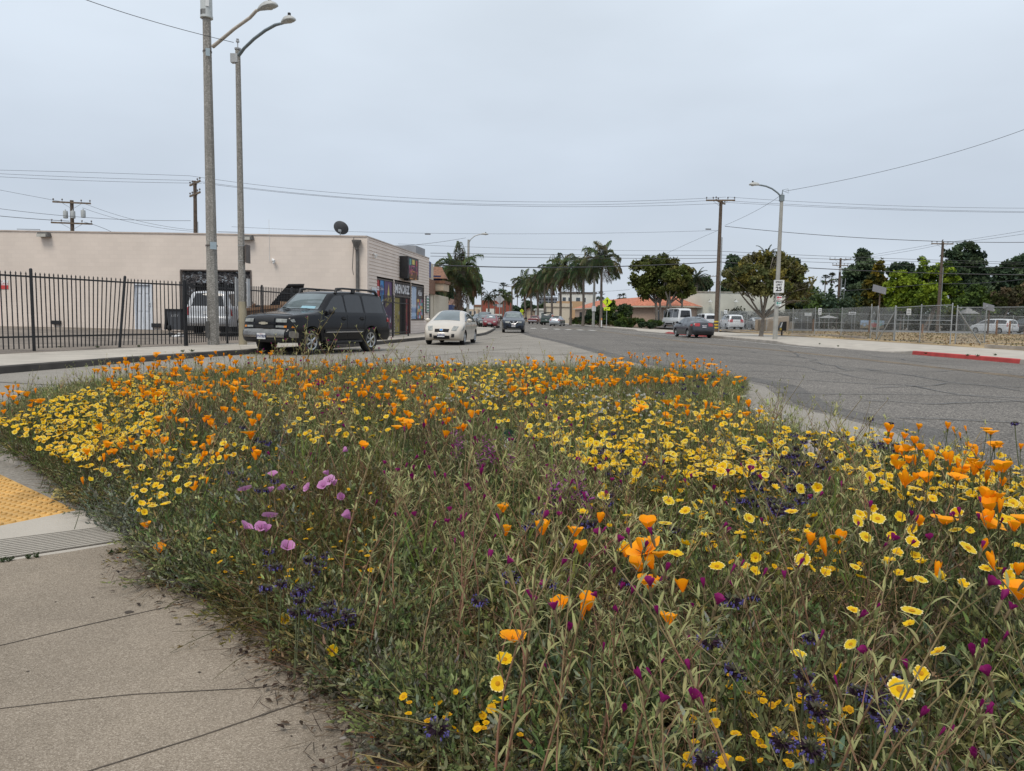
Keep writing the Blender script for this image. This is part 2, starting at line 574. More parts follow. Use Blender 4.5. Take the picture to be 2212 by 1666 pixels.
M_tact = mat('tactile_yellow', (0.54, 0.315, 0.09), rough=0.65, var=0.25, scale=5.0)
b = MB()
b.add([(-3000, -400, -0.06), (3000, -400, -0.06), (3000, 5000, -0.06), (-3000, 5000, -0.06)], [(0, 1, 2, 3)])
b.build('ground', M_ground, kind='structure')
RKpx = [(2202, 786), (2090, 776), (1970, 766), (1925, 762), (1800, 752), (1702, 745), (1650, 740), (1540, 729.5), (1470, 723.5), (1436, 720), (1372, 714.5), (1300, 708.5), (1232, 703), (1190, 698), (1140, 694.5)]
RK = [Vector((18.2, -12, 0)), Vector((17.4, 8, 0)), Vector((16.8, 20, 0))] + [G(x, y, 0) for x, y in RKpx]
RK.append(RK[-1] + Vector((-70, 160, 0)))
LK = [Vector(p) for p in ((-15, -12, 0), (-13, 4, 0), (-11, 9, 0), (-9.9, 13.9, 0), (-9.3, 17.5, 0), (-8.25, 21.5, 0), (-6.9, 25.5, 0), (-5.8, 30, 0), (-5.05, 35, 0), (-3.9, 42, 0), (-2.9, 44.6, 0), (-2.1, 47.5, 0), (-1.8, 52, 0), (-1.7, 60, 0), (-1.7, 73, 0), (-2.3, 76, 0), (-4.4, 79, 0), (-5.0, 110, 0), (-6.5, 160, 0), (-13, 230, 0), (-90, 390, 0))]
def offs(pl, d):
 """shift a polyline sideways (positive = to its right)"""
 out = []
 for i, p in enumerate(pl):
  t = (pl[min(i + 1, len(pl) - 1)] - pl[max(i - 1, 0)]); t.z = 0
  t.normalize()
  out.append(Vector((p.x + t.y * d, p.y - t.x * d, p.z)))
 return out
road = [Vector((p.x, p.y, 0)) for p in offs(RK, 0.3)] + [Vector((p.x, p.y, 0)) for p in reversed(offs(LK, -0.3))]
sheet('road', road, M_asph, z=0.0)
pad_r = [(2000, 985), (1931, 934), (1800, 900), (1729, 884), (1690, 871), (1681, 862), (1672, 850), (1651, 835), (1560, 815), (1440, 797), (1331, 777), (1265, 757), (1196, 738), (1148, 728), (1128, 722), (1118, 717)]
PR = [Vector((5.6, -12, 0)), Vector((4.9, 4.5, 0))] + [G(x, y, 0) for x, y in pad_r]
pad = PR + [Vector((-1.72, 70, 0))] + [Vector((p.x, p.y, 0)) for p in reversed(offs(LK, -0.25)[:14])]
sheet('concrete_paving', pad, M_pad, z=0.004)
b = MB()                                      # darker seam of newer asphalt along the concrete
ribbon(b, wig([p + Vector((0.42, 0.1, 0)) for p in PR[1:]], 0.8, 0.12, 3), 0.5, z=0.0045)
b.build('road_patch', M_asph_d, kind='structure')
tars = [[(1440, 748), (1700, 763), (2000, 792), (2300, 822)], [(1500, 760), (1800, 790), (2300, 858)], [(1600, 785), (1900, 801), (2212, 803)],
  [(1540, 738), (1800, 752), (2150, 777)], [(1640, 815), (1950, 832), (2300, 885)], [(1690, 850), (2000, 852), (2212, 861)],
  [(1380, 735), (1600, 757), (1740, 775)], [(1880, 868), (2000, 874), (2212, 868)], [(1300, 722), (1520, 735), (1640, 741)],
  [(1200, 722), (1330, 735), (1450, 760)], [(1950, 905), (2100, 908), (2212, 915)], [(1420, 770), (1700, 790), (1900, 822)],
  [(1690, 752), (1740, 775), (1830, 800), (2000, 815)], [(1250, 716), (1380, 722), (1480, 732)], [(1850, 765), (1990, 783), (2212, 800)],
  [(1560, 800), (1760, 805), (1900, 800)], [(1900, 840), (2050, 830), (2212, 838)]]
b = MB()
for i, t in enumerate(tars):
 pts = wig([G(x, y, 0.0) for x, y in t], 0.35, 0.35, i)
 ribbon(b, pts, [0.03 + 0.04 * abs(mnoise.noise(Vector((k * 0.3, i * 3.1, 0)))) for k in range(len(pts))], z=0.0085 + 0.0006 * i)
b.build('crack_sealing', M_tar, kind='structure')
b = MB()
for dx in (0.0, 0.28):
 ribbon(b, [G(x, y, 0.006) + Vector((dx, 0, 0)) for x, y in ((1193, 706), (1300, 716), (1488, 740), (1690, 758.5), (1900, 781), (2300, 826))], 0.1, z=0.0055)
b.build('centre_line', M_yel_p, kind='structure')
b = MB()
ribbon(b, [G(x, y, 0.006) for x, y in ((1300, 712.5), (1420, 722), (1494, 728.6), (1600, 737), (1700, 747), (1760, 752.5))], 0.12, z=0.0063)
for k in range(7):
 p = G(1128 + 26 * k, 709 + 0.9 * k, 0.006)
 ribbon(b, [p, p + Vector((-0.15, 3.0, 0))], 0.6, z=0.006)
b.build('road_markings', M_white_p, kind='structure')
# joints and weeds in the concrete paving
b = MB()
for i, t in enumerate(([(960, 746), (1040, 735), (1128, 723)], [(880, 752), (1100, 741), (1200, 738)], [(1000, 760), (1180, 768), (1300, 762)], [(0, 826), (120, 833), (330, 815)], [(700, 790), (900, 772), (1130, 752)])):
 ribbon(b, wig([G(x, y, 0) for x, y in t], 0.3, 0.08, i + 40), 0.05, z=0.0082)
b.build('paving_joints', M_joint, kind='structure')
# ---- right pavement with its kerb, a dropped driveway and a red painted length
def ztop(i, p):
 return 0.15
def kerb_strip(name, pl, zs, side, m, w=0.16, label=None):
 """front face + top; side +1: pavement lies to the right of the line"""
 o = offs(pl, w * side)
 vs, fs = [], []
 for i, p in enumerate(pl):
  fr = offs(pl, 0.02 * side)[i]
  vs += [(p.x, p.y, -0.03), (fr.x, fr.y, zs[i] - 0.02), (offs(pl, 0.045 * side)[i].x, offs(pl, 0.045 * side)[i].y, zs[i]), (o[i].x, o[i].y, zs[i])]
 for i in range(len(pl) - 1):
  for k in range(3):
   f = (4 * i + k, 4 * i + 4 + k, 4 * i + 5 + k, 4 * i + 1 + k)
   fs.append(f if side < 0 else tuple(reversed(f)))
 b = MB().add(vs, fs)
 return b.build(name, m, kind='structure')
def densify(pl, step):
 out = []
 for i in range(len(pl) - 1):
  n = max(1, int((pl[i + 1] - pl[i]).length / step))
  for k in range(n): out.append(pl[i].lerp(pl[i + 1], k / n))
 return out + [pl[-1]]
RKd = densify(RK, 1.2)
zr = []
y_a, y_b = G(1925, 762).y, G(1702, 745).y      # driveway between these
y_c, y_d = G(1436, 720).y, G(1376, 714.8).y
for p in RKd:
 z = 0.15
 for (ya, yb) in ((y_a, y_b), (y_c, y_d)):
  if ya - 1.2 < p.y < yb + 1.2:
   f = min(1, max(0, min((p.y - ya + 1.2) / 1.6, (yb + 1.2 - p.y) / 1.6)))
   z = 0.15 - 0.13 * f
 zr.append(z)
def sel(cond): return [i for i, p in enumerate(RKd) if cond(p)]
y_r0, y_r1 = G(2202, 786).y - 1.0, G(1970, 766).y - .8
y_r2, y_r3 = G(1540, 729.5).y, G(1440, 720.4).y
def run(lo, hi):
 idx = [i for i, p in enumerate(RKd) if lo <= p.y <= hi]
 if idx[-1] < len(RKd) - 1: idx.append(idx[-1] + 1)
 return idx
for nm, lo, hi, m in (('kerb', -20, y_r0, M_kerb), ('red_kerb', y_r0, y_r1, M_redk), ('kerb', y_r1, y_r2, M_kerb), ('red_kerb', y_r2, y_r3, M_redk), ('kerb', y_r3, 500, M_kerb)):
 ix = run(lo, hi)
 kerb_strip(nm, [RKd[i] for i in ix], [zr[i] for i in ix], 1, m)
o1, o2, o3 = offs(RKd, 0.16), offs(RKd, 2.2), offs(RKd, 7.0)
vs, fs = [], []
for i in range(len(RKd)):
 far = min(1.0, max(0.25, (90 - RKd[i].y) / 30.0))
 w = o1[i].lerp(o3[i], far)
 vs += [(o1[i].x, o1[i].y, zr[i]), (o2[i].x, o2[i].y, 0.16), (w.x, w.y, 0.17)]
for i in range(len(RKd) - 1):
 for k in range(2): fs.append((3 * i + k, 3 * i + 1 + k, 3 * i + 4 + k, 3 * i + 3 + k))
MB().add(vs, fs).build('pavement', M_conc, kind='structure')
# landscape kerb behind the pavement and the dry verge
def low_kerb(px):
 pl = densify([G(x, y, 0.16) for x, y in px], 1.5)
 b = MB()
 for i in range(len(pl) - 1):
  a, c = pl[i], pl[i + 1]
  d = (c - a).normalized(); s_ = Vector((d.y, -d.x, 0)) * 0.09
  b.add([a - s_, a + s_, c + s_, c - s_] + [q + Vector((0, 0, 0.17)) for q in (a - s_, a + s_, c + s_, c - s_)],
              [(0, 1, 5, 4), (1, 2, 6, 5), (2, 3, 7, 6), (3, 0, 4, 7), (4, 5, 6, 7)])
 return b.build('garden_kerb', M_kerb, kind='structure')
low_kerb([(1708, 725), (1790, 727), (1870, 733.5)])
low_kerb([(2130, 752), (2212, 757), (2330, 764)])
low_kerb([(1560, 716), (1640, 719.5), (1690, 722.5)])
vg = [Vector((26, -5, 0)), Vector((140, -5, 0)), Vector((140, 86, 0)), Vector((24, 86, 0))]
sheet('dry_verge', [(22.2, -5, 0), (150, -5, 0), (150, 86, 0), (21.5, 86, 0), (20.2, 60, 0), (21.0, 45, 0), (21.8, 30, 0)], M_drygr, z=0.178)
sheet('parking_lot', [(20, 86, 0), (170, 86, 0), (170, 112, 0), (20, 112, 0)], M_lot, z=0.185)
# ---- left pavement, its stained kerb and the dirt lot behind the iron fence
LKd = densify(LK, 1.0)
kerb_strip('kerb', LKd, [0.15] * len(LKd), -1, M_kerbd)
l1, l2 = offs(LKd, -0.16), offs(LKd, -3.1)
vs, fs = [], []
for i in range(len(LKd)): vs += [(l1[i].x, l1[i].y, 0.15), (l2[i].x, l2[i].y, 0.16)]
for i in range(len(LKd) - 1): fs.append((2 * i, 2 * i + 2, 2 * i + 3, 2 * i + 1))
MB().add(vs, fs).build('pavement', M_conc, kind='structure')
lv = []
for p in offs(LKd, -2.9):
 if p.y < 51: lv.append(p)
vs, fs = [], []
for p in lv:
 q = Vector((p.x - 6, p.y + 2, 0)); r_ = Vector((-60, p.y + 6, 0))
 vs += [(p.x, p.y, 0.153), (p.x - 5, p.y + 2.5, 0.26), (p.x - 14, p.y + 5, 0.36), (-80, p.y + 12, 0.40)]
for i in range(len(lv) - 1):
 for k in range(3): fs.append((4 * i + k, 4 * i + 4 + k, 4 * i + 5 + k, 4 * i + 1 + k))
MB().add(vs, fs).build('dirt_lot', M_dirt, smooth=60, kind='structure')
# ---- near pavement around the bed: aggregate walk, grooved strip, yellow tactile ramp
EDGE = [(900, 1680), (850, 1600), (740, 1500), (690, 1440), (640, 1400), (600, 1330), (480, 1290), (380, 1262), (345, 1235), (335, 1180), (330, 1130)]
WZ = 0.13
edge = [G(x, y, WZ) for x, y in EDGE]
strip_lo = [G(-60, 1222, WZ), G(150, 1192, WZ), G(320, 1163, WZ)]      # grooved strip, near edge
walk = [Vector((-6, -6, 0)), Vector((0.45, -6, 0)), Vector((0.45, 0.2, 0)), Vector((0.1, 1.15, 0))] + edge[:-2] + [G(335, 1165, WZ)] + list(reversed(strip_lo)) + [Vector((-6, 4.4, 0))]
sheet('sidewalk', walk, M_walk, z=WZ)
pad_y = [G(-70, 1152, 0.12), G(165, 1104, 0.12), G(0, 1026, 0.05), G(-260, 960, 0.05)]
strip = list(strip_lo) + [G(360, 1112, WZ), G(165, 1106, 0.12), G(-70, 1154, 0.12)]
sheet('grooved_paving', strip, M_conc, z=WZ - 0.001)
# grooves: raised ribs first, then flat dark strips laid beside them
b = MB()
for k in range(11):
 f = (k + 1.2) / 14.0
 a = G(-60, 1222, WZ).lerp(G(-60, 1165, WZ), f); c = G(320, 1163, WZ).lerp(G(352, 1116, WZ), f)
 d = (c - a).normalized(); s_ = Vector((-d.y, d.x, 0))
 for (w0, w1) in ((0.0, 0.012),):
  q = [a + s_ * w0, c + s_ * w0, c + s_ * w1, a + s_ * w1]
  b.add([(p.x, p.y, WZ) for p in q] + [(p.x, p.y, WZ + 0.006) for p in q], [(0, 1, 5, 4), (2, 3, 7, 6), (4, 5, 6, 7), (1, 2, 6, 5), (3, 0, 4, 7)])
b.build('paving_ribs', M_conc, kind='structure')
b = MB()
for k in range(12):
 f = (k + 0.95) / 14.0
 a = G(-60, 1222, WZ).lerp(G(-60, 1165, WZ), f); c = G(320, 1163, WZ).lerp(G(352, 1116, WZ), f)
 ribbon(b, [a, c], 0.009, z=WZ + 0.0016)
b.build('paving_grooves', M_joint, kind='structure')
# ramp flank and the wing of the ramp toward the street
sheet('ramp', [G(165, 1106, 0.118), G(0, 1028, 0.05), G(-260, 962, 0.05), G(-260, 900, 0.02), G(30, 985, 0.03), G(215, 1050, 0.1), G(300, 1100, 0.122), G(240, 1112, 0.126)], M_pad)
# yellow pad
b = MB()
A, B_, C_, D_ = pad_y[0] + Vector((0, 0, 0.004)), pad_y[1] + Vector((0, 0, 0.004)), pad_y[2] + Vector((0, 0, 0.004)), pad_y[3] + Vector((0, 0, 0.004))
b.add([A, B_, C_, D_, A - Vector((0, 0, .03)), B_ - Vector((0, 0, .03)), C_ - Vector((0, 0, .03)), D_ - Vector((0, 0, .03))], [(0, 1, 2, 3), (4, 5, 1, 0), (5, 6, 2, 1), (6, 7, 3, 2)])
ux = (B_ - A).normalized(); n_ = (B_ - A).cross(C_ - B_).normalized(); uy = n_.cross(ux)
prof = [(0.0165, 0.0), (0.0155, 0.004), (0.0115, 0.0085), (0.004, 0.0095)]
rot = Matrix((ux, uy, n_)).transposed()
ply = [((p - A).dot(ux), (p - A).dot(uy)) for p in (A, B_, C_, D_)]
gx = np.arange(-3.2, 2.6, 0.06); gy = np.arange(0.03, 3, 0.06)
pts = np.array([(x, y) for y in gy for x in gx])
keep = inpoly(pts, ply) & (polydist(pts, ply) > 0.02)
for (x, y) in pts[keep]:
 b.lathe(prof, 8, A + ux * x + uy * y + n_ * 0.0003, rot=rot)
tp = b.build('tactile_paving', M_tact, smooth=40, kind='structure')
# walk joints and a crack
b = MB()
for i, (t, w) in enumerate((([(-40, 1405), (200, 1348), (445, 1293)], 0.010), ([(-20, 1531), (150, 1512), (300, 1497), (590, 1482)], 0.007), ([(165, 1675), (430, 1592), (690, 1504)], 0.011))):
 pts = wig([G(x, y, WZ) for x, y in t], 0.04, 0.004 if i != 1 else 0.035, i + 9)
 ribbon(b, pts, [w * (0.5 + 0.4 * abs(mnoise.noise(Vector((k * 0.4, i, 2))))) for k in range(len(pts))], z=WZ + 0.0015)
for (x, y, r_) in ((278, 1322, .022), (385, 1348, .012), (640, 1490, .008), (430, 1452, .006), (200, 1290, .006), (120, 1300, .005), (330, 1240, .007), (60, 1450, .006)):
 p = G(x, y, WZ + 0.0018)
 ring = [p + Vector((math.cos(a) * r_ * (0.7 + 0.5 * random.random()), math.sin(a) * r_ * 0.7 * (0.7 + 0.5 * random.random()), 0)) for a in np.linspace(0, 6.283, 9)[:-1]]
 b.add(ring, [tuple(range(8))])
b.build('sidewalk_joints', M_joint, kind='structure')
# ---- the planting bed: soil mound inside a concrete kerb
BED = [Vector((0.45, 0.15, 0)), Vector((0.1, 1.15, 0))] + edge + [G(250, 1118, WZ), G(165, 1080, 0.13), G(115, 1030, 0.13), G(0, 962, 0.13)] + [Vector(p) for p in
      ((-5.1, 7.3, 0), (-5.7, 8.8, 0), (-5.7, 10.6, 0), (-4.6, 12.3, 0), (-2.2, 13.6, 0), (0.6, 14.4, 0), (2.4, 14.4, 0), (3.7, 13.6, 0), (3.95, 12.6, 0), (3.4, 11, 0), (2.9, 9.4, 0), (2.5, 8.0, 0), (2.35, 6.9, 0), (2.5, 6.0, 0), (2.9, 5.2, 0), (3.2, 4.2, 0), (3.4, 2.5, 0), (3.5, 0.15, 0))]
BED = [Vector((p.x, p.y, 0)) for p in BED]
bedp = [(p.x, p.y) for p in BED]
def bedz(x, y):
 d = polydist(np.stack([np.atleast_1d(x), np.atleast_1d(y)], 1), bedp)
 return 0.12 + 0.13 * np.clip(d / 1.6, 0, 1)
vs2 = [Vector(p) for p in bedp]
gpts = [(x, y) for x in np.arange(-6, 4.5, 0.3) for y in np.arange(0.2, 14.7, 0.3)]
gi = np.array(gpts)[inpoly(gpts, bedp)]
gi = gi[polydist(gi, bedp) > 0.12]
allp = [Vector((p[0], p[1])) for p in bedp] + [Vector((p[0], p[1])) for p in gi]
cv, ce, cf, *_ = delaunay_2d_cdt(allp, [], [list(range(len(bedp)))], 1, 1e-5)
zz = bedz(np.array([v.x for v in cv]), np.array([v.y for v in cv]))
MB().add([(v.x, v.y, zz[i]) for i, v in enumerate(cv)], [tuple(f) for f in cf]).build('bed_soil', M_soil, smooth=80, kind='structure')
# kerb round the street sides of the bed
kb = [G(168, 1070, 0.02), G(117, 1044, 0.02), G(0, 999, 0.02), G(-120, 955, 0.02)] + BED[len(edge) + 6:]
kb = [Vector((p.x, p.y, 0)) for p in kb]
kerb_strip('kerb', densify(kb, 0.5), [0.145] * len(densify(kb, 0.5)), 1, M_kerb)
# ================================================================== BUILDINGS
def brickmat(name, rgb, mortar, bw, bh, ax='xz', msize=0.008, var=0.08, bump=0.35, rough=0.9):
 m = mat(name, rgb, rough=rough, var=var, scale=0.5, detail=6)
 nt = m.node_tree; N = nt.nodes; L = nt.links
 P = N['Principled BSDF']
 tc = [n for n in N if n.type == 'TEX_COORD'][0]
 sx = N.new('ShaderNodeSeparateXYZ'); L.new(tc.outputs['Object'], sx.inputs[0])
 cx = N.new('ShaderNodeCombineXYZ')
 L.new(sx.outputs['X' if ax[0] == 'x' else 'Y'], cx.inputs['X']); L.new(sx.outputs['Z'], cx.inputs['Y'])
 br = N.new('ShaderNodeTexBrick')
 br.inputs['Scale'].default_value = 1.0
 br.inputs['Brick Width'].default_value = bw; br.inputs['Row Height'].default_value = bh
 br.inputs['Mortar Size'].default_value = msize; br.inputs['Mortar Smooth'].default_value = 0.2
 br.inputs['Color1'].default_value = (1, 1, 1, 1); br.inputs['Color2'].default_value = (0.95, 0.95, 0.95, 1)
 br.inputs['Mortar'].default_value = (*mortar, 1)
 L.new(cx.outputs[0], br.inputs['Vector'])
 src = P.inputs['Base Color'].links[0].from_socket
 mx = N.new('ShaderNodeMix'); mx.data_type = 'RGBA'; mx.blend_type = 'MULTIPLY'; mx.inputs['Factor'].default_value = 1.0
 L.new(src, mx.inputs['A']); L.new(br.outputs['Color'], mx.inputs['B'])
 L.new(mx.outputs['Result'], P.inputs['Base Color'])
 bp = N.new('ShaderNodeBump'); bp.inputs['Strength'].default_value = bump; bp.inputs['Distance'].default_value = 0.02; bp.invert = True
 L.new(br.outputs['Fac'], bp.inputs['Height']); L.new(bp.outputs[0], P.inputs['Normal'])
 return m
M_block = brickmat('painted_block', (0.70, 0.615, 0.545), (0.90, 0.89, 0.89), 0.42, 0.205, bump=0.12, var=0.05, msize=0.006)
M_siding = mat('painted_siding', (0.72, 0.62, 0.55), rough=0.75, var=0.05, scale=0.8, detail=6)
M_cap = mat('parapet_cap', (0.50, 0.43, 0.38), rough=0.8, var=0.15, scale=1.5)
M_roofg = mat('flat_roof', (0.3, 0.3, 0.3), rough=0.9)
M_black = mat('black_paint', (0.012, 0.012, 0.014), rough=0.45, var=0.3, scale=4.0)
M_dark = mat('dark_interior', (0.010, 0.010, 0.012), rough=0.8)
M_frame = mat('brown_frame', (0.10, 0.08, 0.07), rough=0.5, var=0.2)
M_wdoor = mat('white_door', (0.62, 0.65, 0.70), rough=0.5, var=0.05)
M_steel = mat('galvanised', (0.33, 0.35, 0.36), rough=0.5, metal=0.35, var=0.15, scale=3.0)
M_chrome = mat('chrome', (0.6, 0.6, 0.61), rough=0.18, metal=1.0, var=0.05)
M_pipe = mat('grey_pipe', (0.12, 0.115, 0.11), rough=0.7, var=0.2)
M_lampg = mat('lamp_grey', (0.42, 0.43, 0.42), rough=0.5, var=0.1)
M_lens = mat('lamp_lens', (0.45, 0.44, 0.40), rough=0.25, var=0.1)
M_whitep = mat('white_panel', (0.72, 0.73, 0.73), rough=0.5, var=0.06)
def camo_mat():
 m = mat('camo_net', (0.02, 0.02, 0.022), rough=0.9)
 nt = m.node_tree; N = nt.nodes; L = nt.links
 P = N['Principled BSDF']
 tc = [n for n in N if n.type == 'TEX_COORD'][0]
 mp = N.new('ShaderNodeMapping'); mp.inputs['Scale'].default_value = (4.5, 4.5, 8.0)
 L.new(tc.outputs['Object'], mp.inputs[0])
 no = N.new('ShaderNodeTexNoise'); no.inputs['Scale'].default_value = 1.0; no.inputs['Detail'].default_value = 3.0; no.inputs['Distortion'].default_value = 1.4
 L.new(mp.outputs[0], no.inputs['Vector'])
 rp = N.new('ShaderNodeValToRGB'); rp.color_ramp.interpolation = 'CONSTANT'
 rp.color_ramp.elements[0].color = (0.012, 0.012, 0.015, 1)
 rp.color_ramp.elements[1].position = 0.5; rp.color_ramp.elements[1].color = (0.11, 0.10, 0.10, 1)
 e = rp.color_ramp.elements.new(0.56); e.color = (0.02, 0.02, 0.025, 1)
 e = rp.color_ramp.elements.new(0.61); e.color = (0.30, 0.34, 0.38, 1)
 L.new(no.outputs['Fac'], rp.inputs[0]); L.new(rp.outputs['Color'], P.inputs['Base Color'])
 return m
M_camo = camo_mat()
C0 = Vector((-7.2, 36.5, 0))
YAW = R(-6.6)                                       # local +x: along the side wall to the right, local +y: along the shop front
UX = Vector((math.cos(YAW), math.sin(YAW), 0)); UY = Vector((-math.sin(YAW), math.cos(YAW), 0))
shop = thing('store_building', 'single storey pale block store with lap sided shop front and coloured window posters', 'building', C0, YAW)
INV = WM[shop.name].inverted()
def SW(px, py):                                     # point on the side wall (local x, z)
 p = INV @ onplane(px, py, C0, UY); return p.x, p.z
def SF(px, py):                                     # point on the shop front (local y, z)
 p = INV @ onplane(px, py, C0, UX); return p.y, p.z
zc = SW(790, 512)[1]
xl = -34.0
zl = zc + 0.012 * 34
ye, ze = SF(926.5, 559)
gx0, gz1 = SW(392, 585); gx1, _ = SW(541, 588)      # dark garage opening
dx0, dz1 = SW(290.5, 615.5); dx1, dz0 = SW(330.5, 703)
ZB = 0.1
b = MB()
def wrect(b, x0, x1, z0, z1a, z1b=None, y=0.0, mi=0):
 z1b = z1a if z1b is None else z1b
 b.add([(x0, y, z0), (x1, y, z0), (x1, y, z1b), (x0, y, z1a)], [(0, 1, 2, 3)], mi)
zt = lambda x: zc + (zl - zc) * (x / xl)
wrect(b, xl, dx0, ZB, zt(xl), zt(dx0)); wrect(b, dx0, dx1, dz1, zt(dx0), zt(dx1)); wrect(b, dx1, gx0, ZB, zt(dx1), zt(gx0))
wrect(b, gx0, gx1, gz1, zt(gx0), zt(gx1)); wrect(b, gx1, 0, ZB, zt(gx1), zt(0))
# reveals of the opening and the back / far side of the store
for (x, s) in ((gx0, 1), (gx1, -1)):
 b.add([(x, 0, ZB), (x, 0, gz1), (x, 0.3, gz1), (x, 0.3, ZB)], [(0, 1, 2, 3)] if s > 0 else [(3, 2, 1, 0)])
b.add([(gx0, 0, gz1), (gx1, 0, gz1), (gx1, 0.3, gz1), (gx0, 0.3, gz1)], [(0, 1, 2, 3)])
b.add([(xl, ye, ZB), (xl, 0, ZB), (xl, 0, zl), (xl, ye, zl)], [(0, 1, 2, 3)])
b.add([(0, ye, ZB), (xl, ye, ZB), (xl, ye, zl), (0, ye, ze)], [(0, 1, 2, 3)])
b.build('block_wall', M_block, shop, local=True)
b = MB()
b.add([(xl, 0.25, zl - .3), (-.2, 0.25, zc - .3), (-.2, ye - .2, ze - .3), (xl, ye - .2, zl - .3)], [(0, 1, 2, 3)])
b.build('roof', M_roofg, shop, local=True)
b = MB()
def bar(b, a, c, w, h, mi=0, up=(0, 0, 1)):
 a, c = Vector(a), Vector(c); d = (c - a).normalized(); s_ = d.cross(Vector(up)).normalized() * w / 2; u = s_.cross(d).normalized() * h / 2
 vs = [a - s_ - u, a + s_ - u, a + s_ + u, a - s_ + u, c - s_ - u, c + s_ - u, c + s_ + u, c - s_ + u]
 b.add(vs, [(0, 1, 2, 3), (7, 6, 5, 4), (0, 4, 5, 1), (1, 5, 6, 2), (2, 6, 7, 3), (3, 7, 4, 0)], mi)
bar(b, (xl, 0.09, zl + 0.03), (0.03, 0.09, zc + 0.03), 0.26, 0.06)
bar(b, (-0.09, 0.22, zc + 0.031), (-0.09, ye, ze + 0.031), 0.26, 0.06)
b.build('parapet_cap', M_cap, shop, local=True)
# garage: net over an opening; a black sheet stands in for its unlit inside
b = MB(); wrect(b, gx0, gx1, ZB, gz1, y=0.28); b.build('garage_dark_sheet', M_dark, shop, local=True)
b = MB()
nz = SW(470, 613)[1]
segs = 26
for (x0, x1, z0, z1) in ((gx0 + .02, gx1 - .02, nz, gz1 - .03), (gx0 + .02, SW(420, 620)[0], ZB + 1.2, nz), (SW(528, 620)[0], gx1 - .02, ZB + 1.2, nz)):
 n = max(2, int((x1 - x0) / 0.15)); vs = []
 for i in range(n + 1):
  x = x0 + (x1 - x0) * i / n
  yy = 0.03 * math.sin(x * 6.1)
  vs += [(x, 0.05 + yy, z0 + 0.05 * math.sin(x * 9)), (x, 0.05 + yy * 0.3, z1)]
 b.add(vs, [(2 * i, 2 * i + 2, 2 * i + 3, 2 * i + 1) for i in range(n)])
b.build('camouflage_net', M_camo, shop, local=True)
b = MB()
bar(b, (gx0 - .05, -0.02, gz1 + .03), (gx1 + .05, -0.02, gz1 + .03), 0.06, 0.06); bar(b, (gx0 - .03, -0.02, ZB), (gx0 - .03, -0.02, gz1), 0.06, 0.06, up=(0, 1, 0)); bar(b, (gx1 + .03, -0.02, ZB), (gx1 + .03, -0.02, gz1), 0.06, 0.06, up=(0, 1, 0))
b.build('garage_frame', M_frame, shop, local=True)
# white panelled door
b = MB()
b.box(((dx0 + dx1) / 2, 0.06, (ZB + dz1) / 2), (dx1 - dx0 - .1, 0.05, dz1 - ZB - .04))
dw = dx1 - dx0
for cx in (0.3, 0.7):
 for (f0, f1) in ((0.08, 0.42), (0.47, 0.78), (0.83, 0.95)):
  b.box((dx0 + dw * cx, 0.028, ZB + (dz1 - ZB) * (f0 + f1) / 2), (dw * 0.26, 0.02, (dz1 - ZB) * (f1 - f0)), taper=1.0)
door = b.build('door', M_wdoor, shop, local=True)
b = MB(); b.ball((dx1 - .14, 0.0, dz0 + 1.0), 0.035); b.build('door_handle', M_chrome, door, local=True)
b = MB(); b.ball((dx1 - .14, 0.0, dz0 + 1.12), 0.028); b.build('deadbolt', M_chrome, door, local=True)
b = MB()
for x in (dx0 + .02, dx1 - .02): b.box((x, 0.0, (ZB + dz1) / 2), (.07, .1, dz1 - ZB))
b.box(((dx0 + dx1) / 2, 0.0, dz1 + .03), (dw + .03, .1, .07))
b.build('door_frame', M_wdoor, shop, local=True)
# wall lamps, downspout with hopper, cameras, small wall signs, low vents
for (px, py) in ((100, 509), (537, 515.5)):
 x, z = SW(px, py)
 b = MB(); b.box((x, -0.16, z + .03), (0.62, 0.3, 0.22), taper=0.85); b.tube([(x - .3, -.03, z + .12), (x - .32, -.03, z + .3), (x - 1.6, -.03, z + .32)], 0.015, 5)
 o = b.build('wall_lamp', M_pipe, shop, local=True)
 b = MB(); b.box((x - .02, -0.33, z - .02), (0.5, 0.05, 0.15)); b.build('lamp_lens', M_lens, o, local=True)
x, z = SW(773, 527); xb, zb_ = SW(773, 690)
b = MB()
b.tube([(x, -.09, zb_ - 2), (x, -.09, z - .25)], 0.085, 8); b.lathe([(0.09, -.3), (0.1, -.22), (0.22, 0.06), (0.24, 0.12), (0.24, 0.16)], 10, (x, -.2, z))
b.tube([(x - .2, -.02, z + .3), (x - .28, -.02, z - 1.2), (x - .22, -.02, z - 1.5)], 0.012, 4)
b.build('downspout', M_pipe, shop, local=True)
for (wx, px, py) in (('s', 593, 563), ('f', 805, 550)):
 b = MB()
 if wx == 's':
  x, z = SW(px, py); c = Vector((x, -.12, z)); d = Vector((0.5, -0.6, -0.25))
  b.tube([(x - .25, -.02, z + 2.0), (x - .25, -.02, z - .05), (x, -.02, z - .02)], 0.01, 4)
 else:
  y, z = SF(px, py); c = Vector((.12, y, z)); d = Vector((0.5, -0.5, -0.2))
 d.normalize(); b.tube([c - d * .16, c + d * .16], 0.06, 8); b.ball(c + d * .02 - Vector((0, 0, .12)), 0.06, 8, 5)
 b.build('security_camera', M_whitep, shop, local=True)
x, z = SW(1, 615)
b = MB(); b.box((x - .1, -0.015, z + .1), (1.1, 0.02, 0.26), 0); b.box((x - .1, -0.015, z - .13), (1.1, 0.021, 0.2), 1)
put_text(b, 'PARKING ONLY', 0.16, (x - .1, -0.027, z + .04), (1, 0, 0), (0, 0, 1), 1)
put_text(b, 'CUSTOMER', 0.10, (x - .1, -0.027, z + .17), (1, 0, 0), (0, 0, 1), 1)
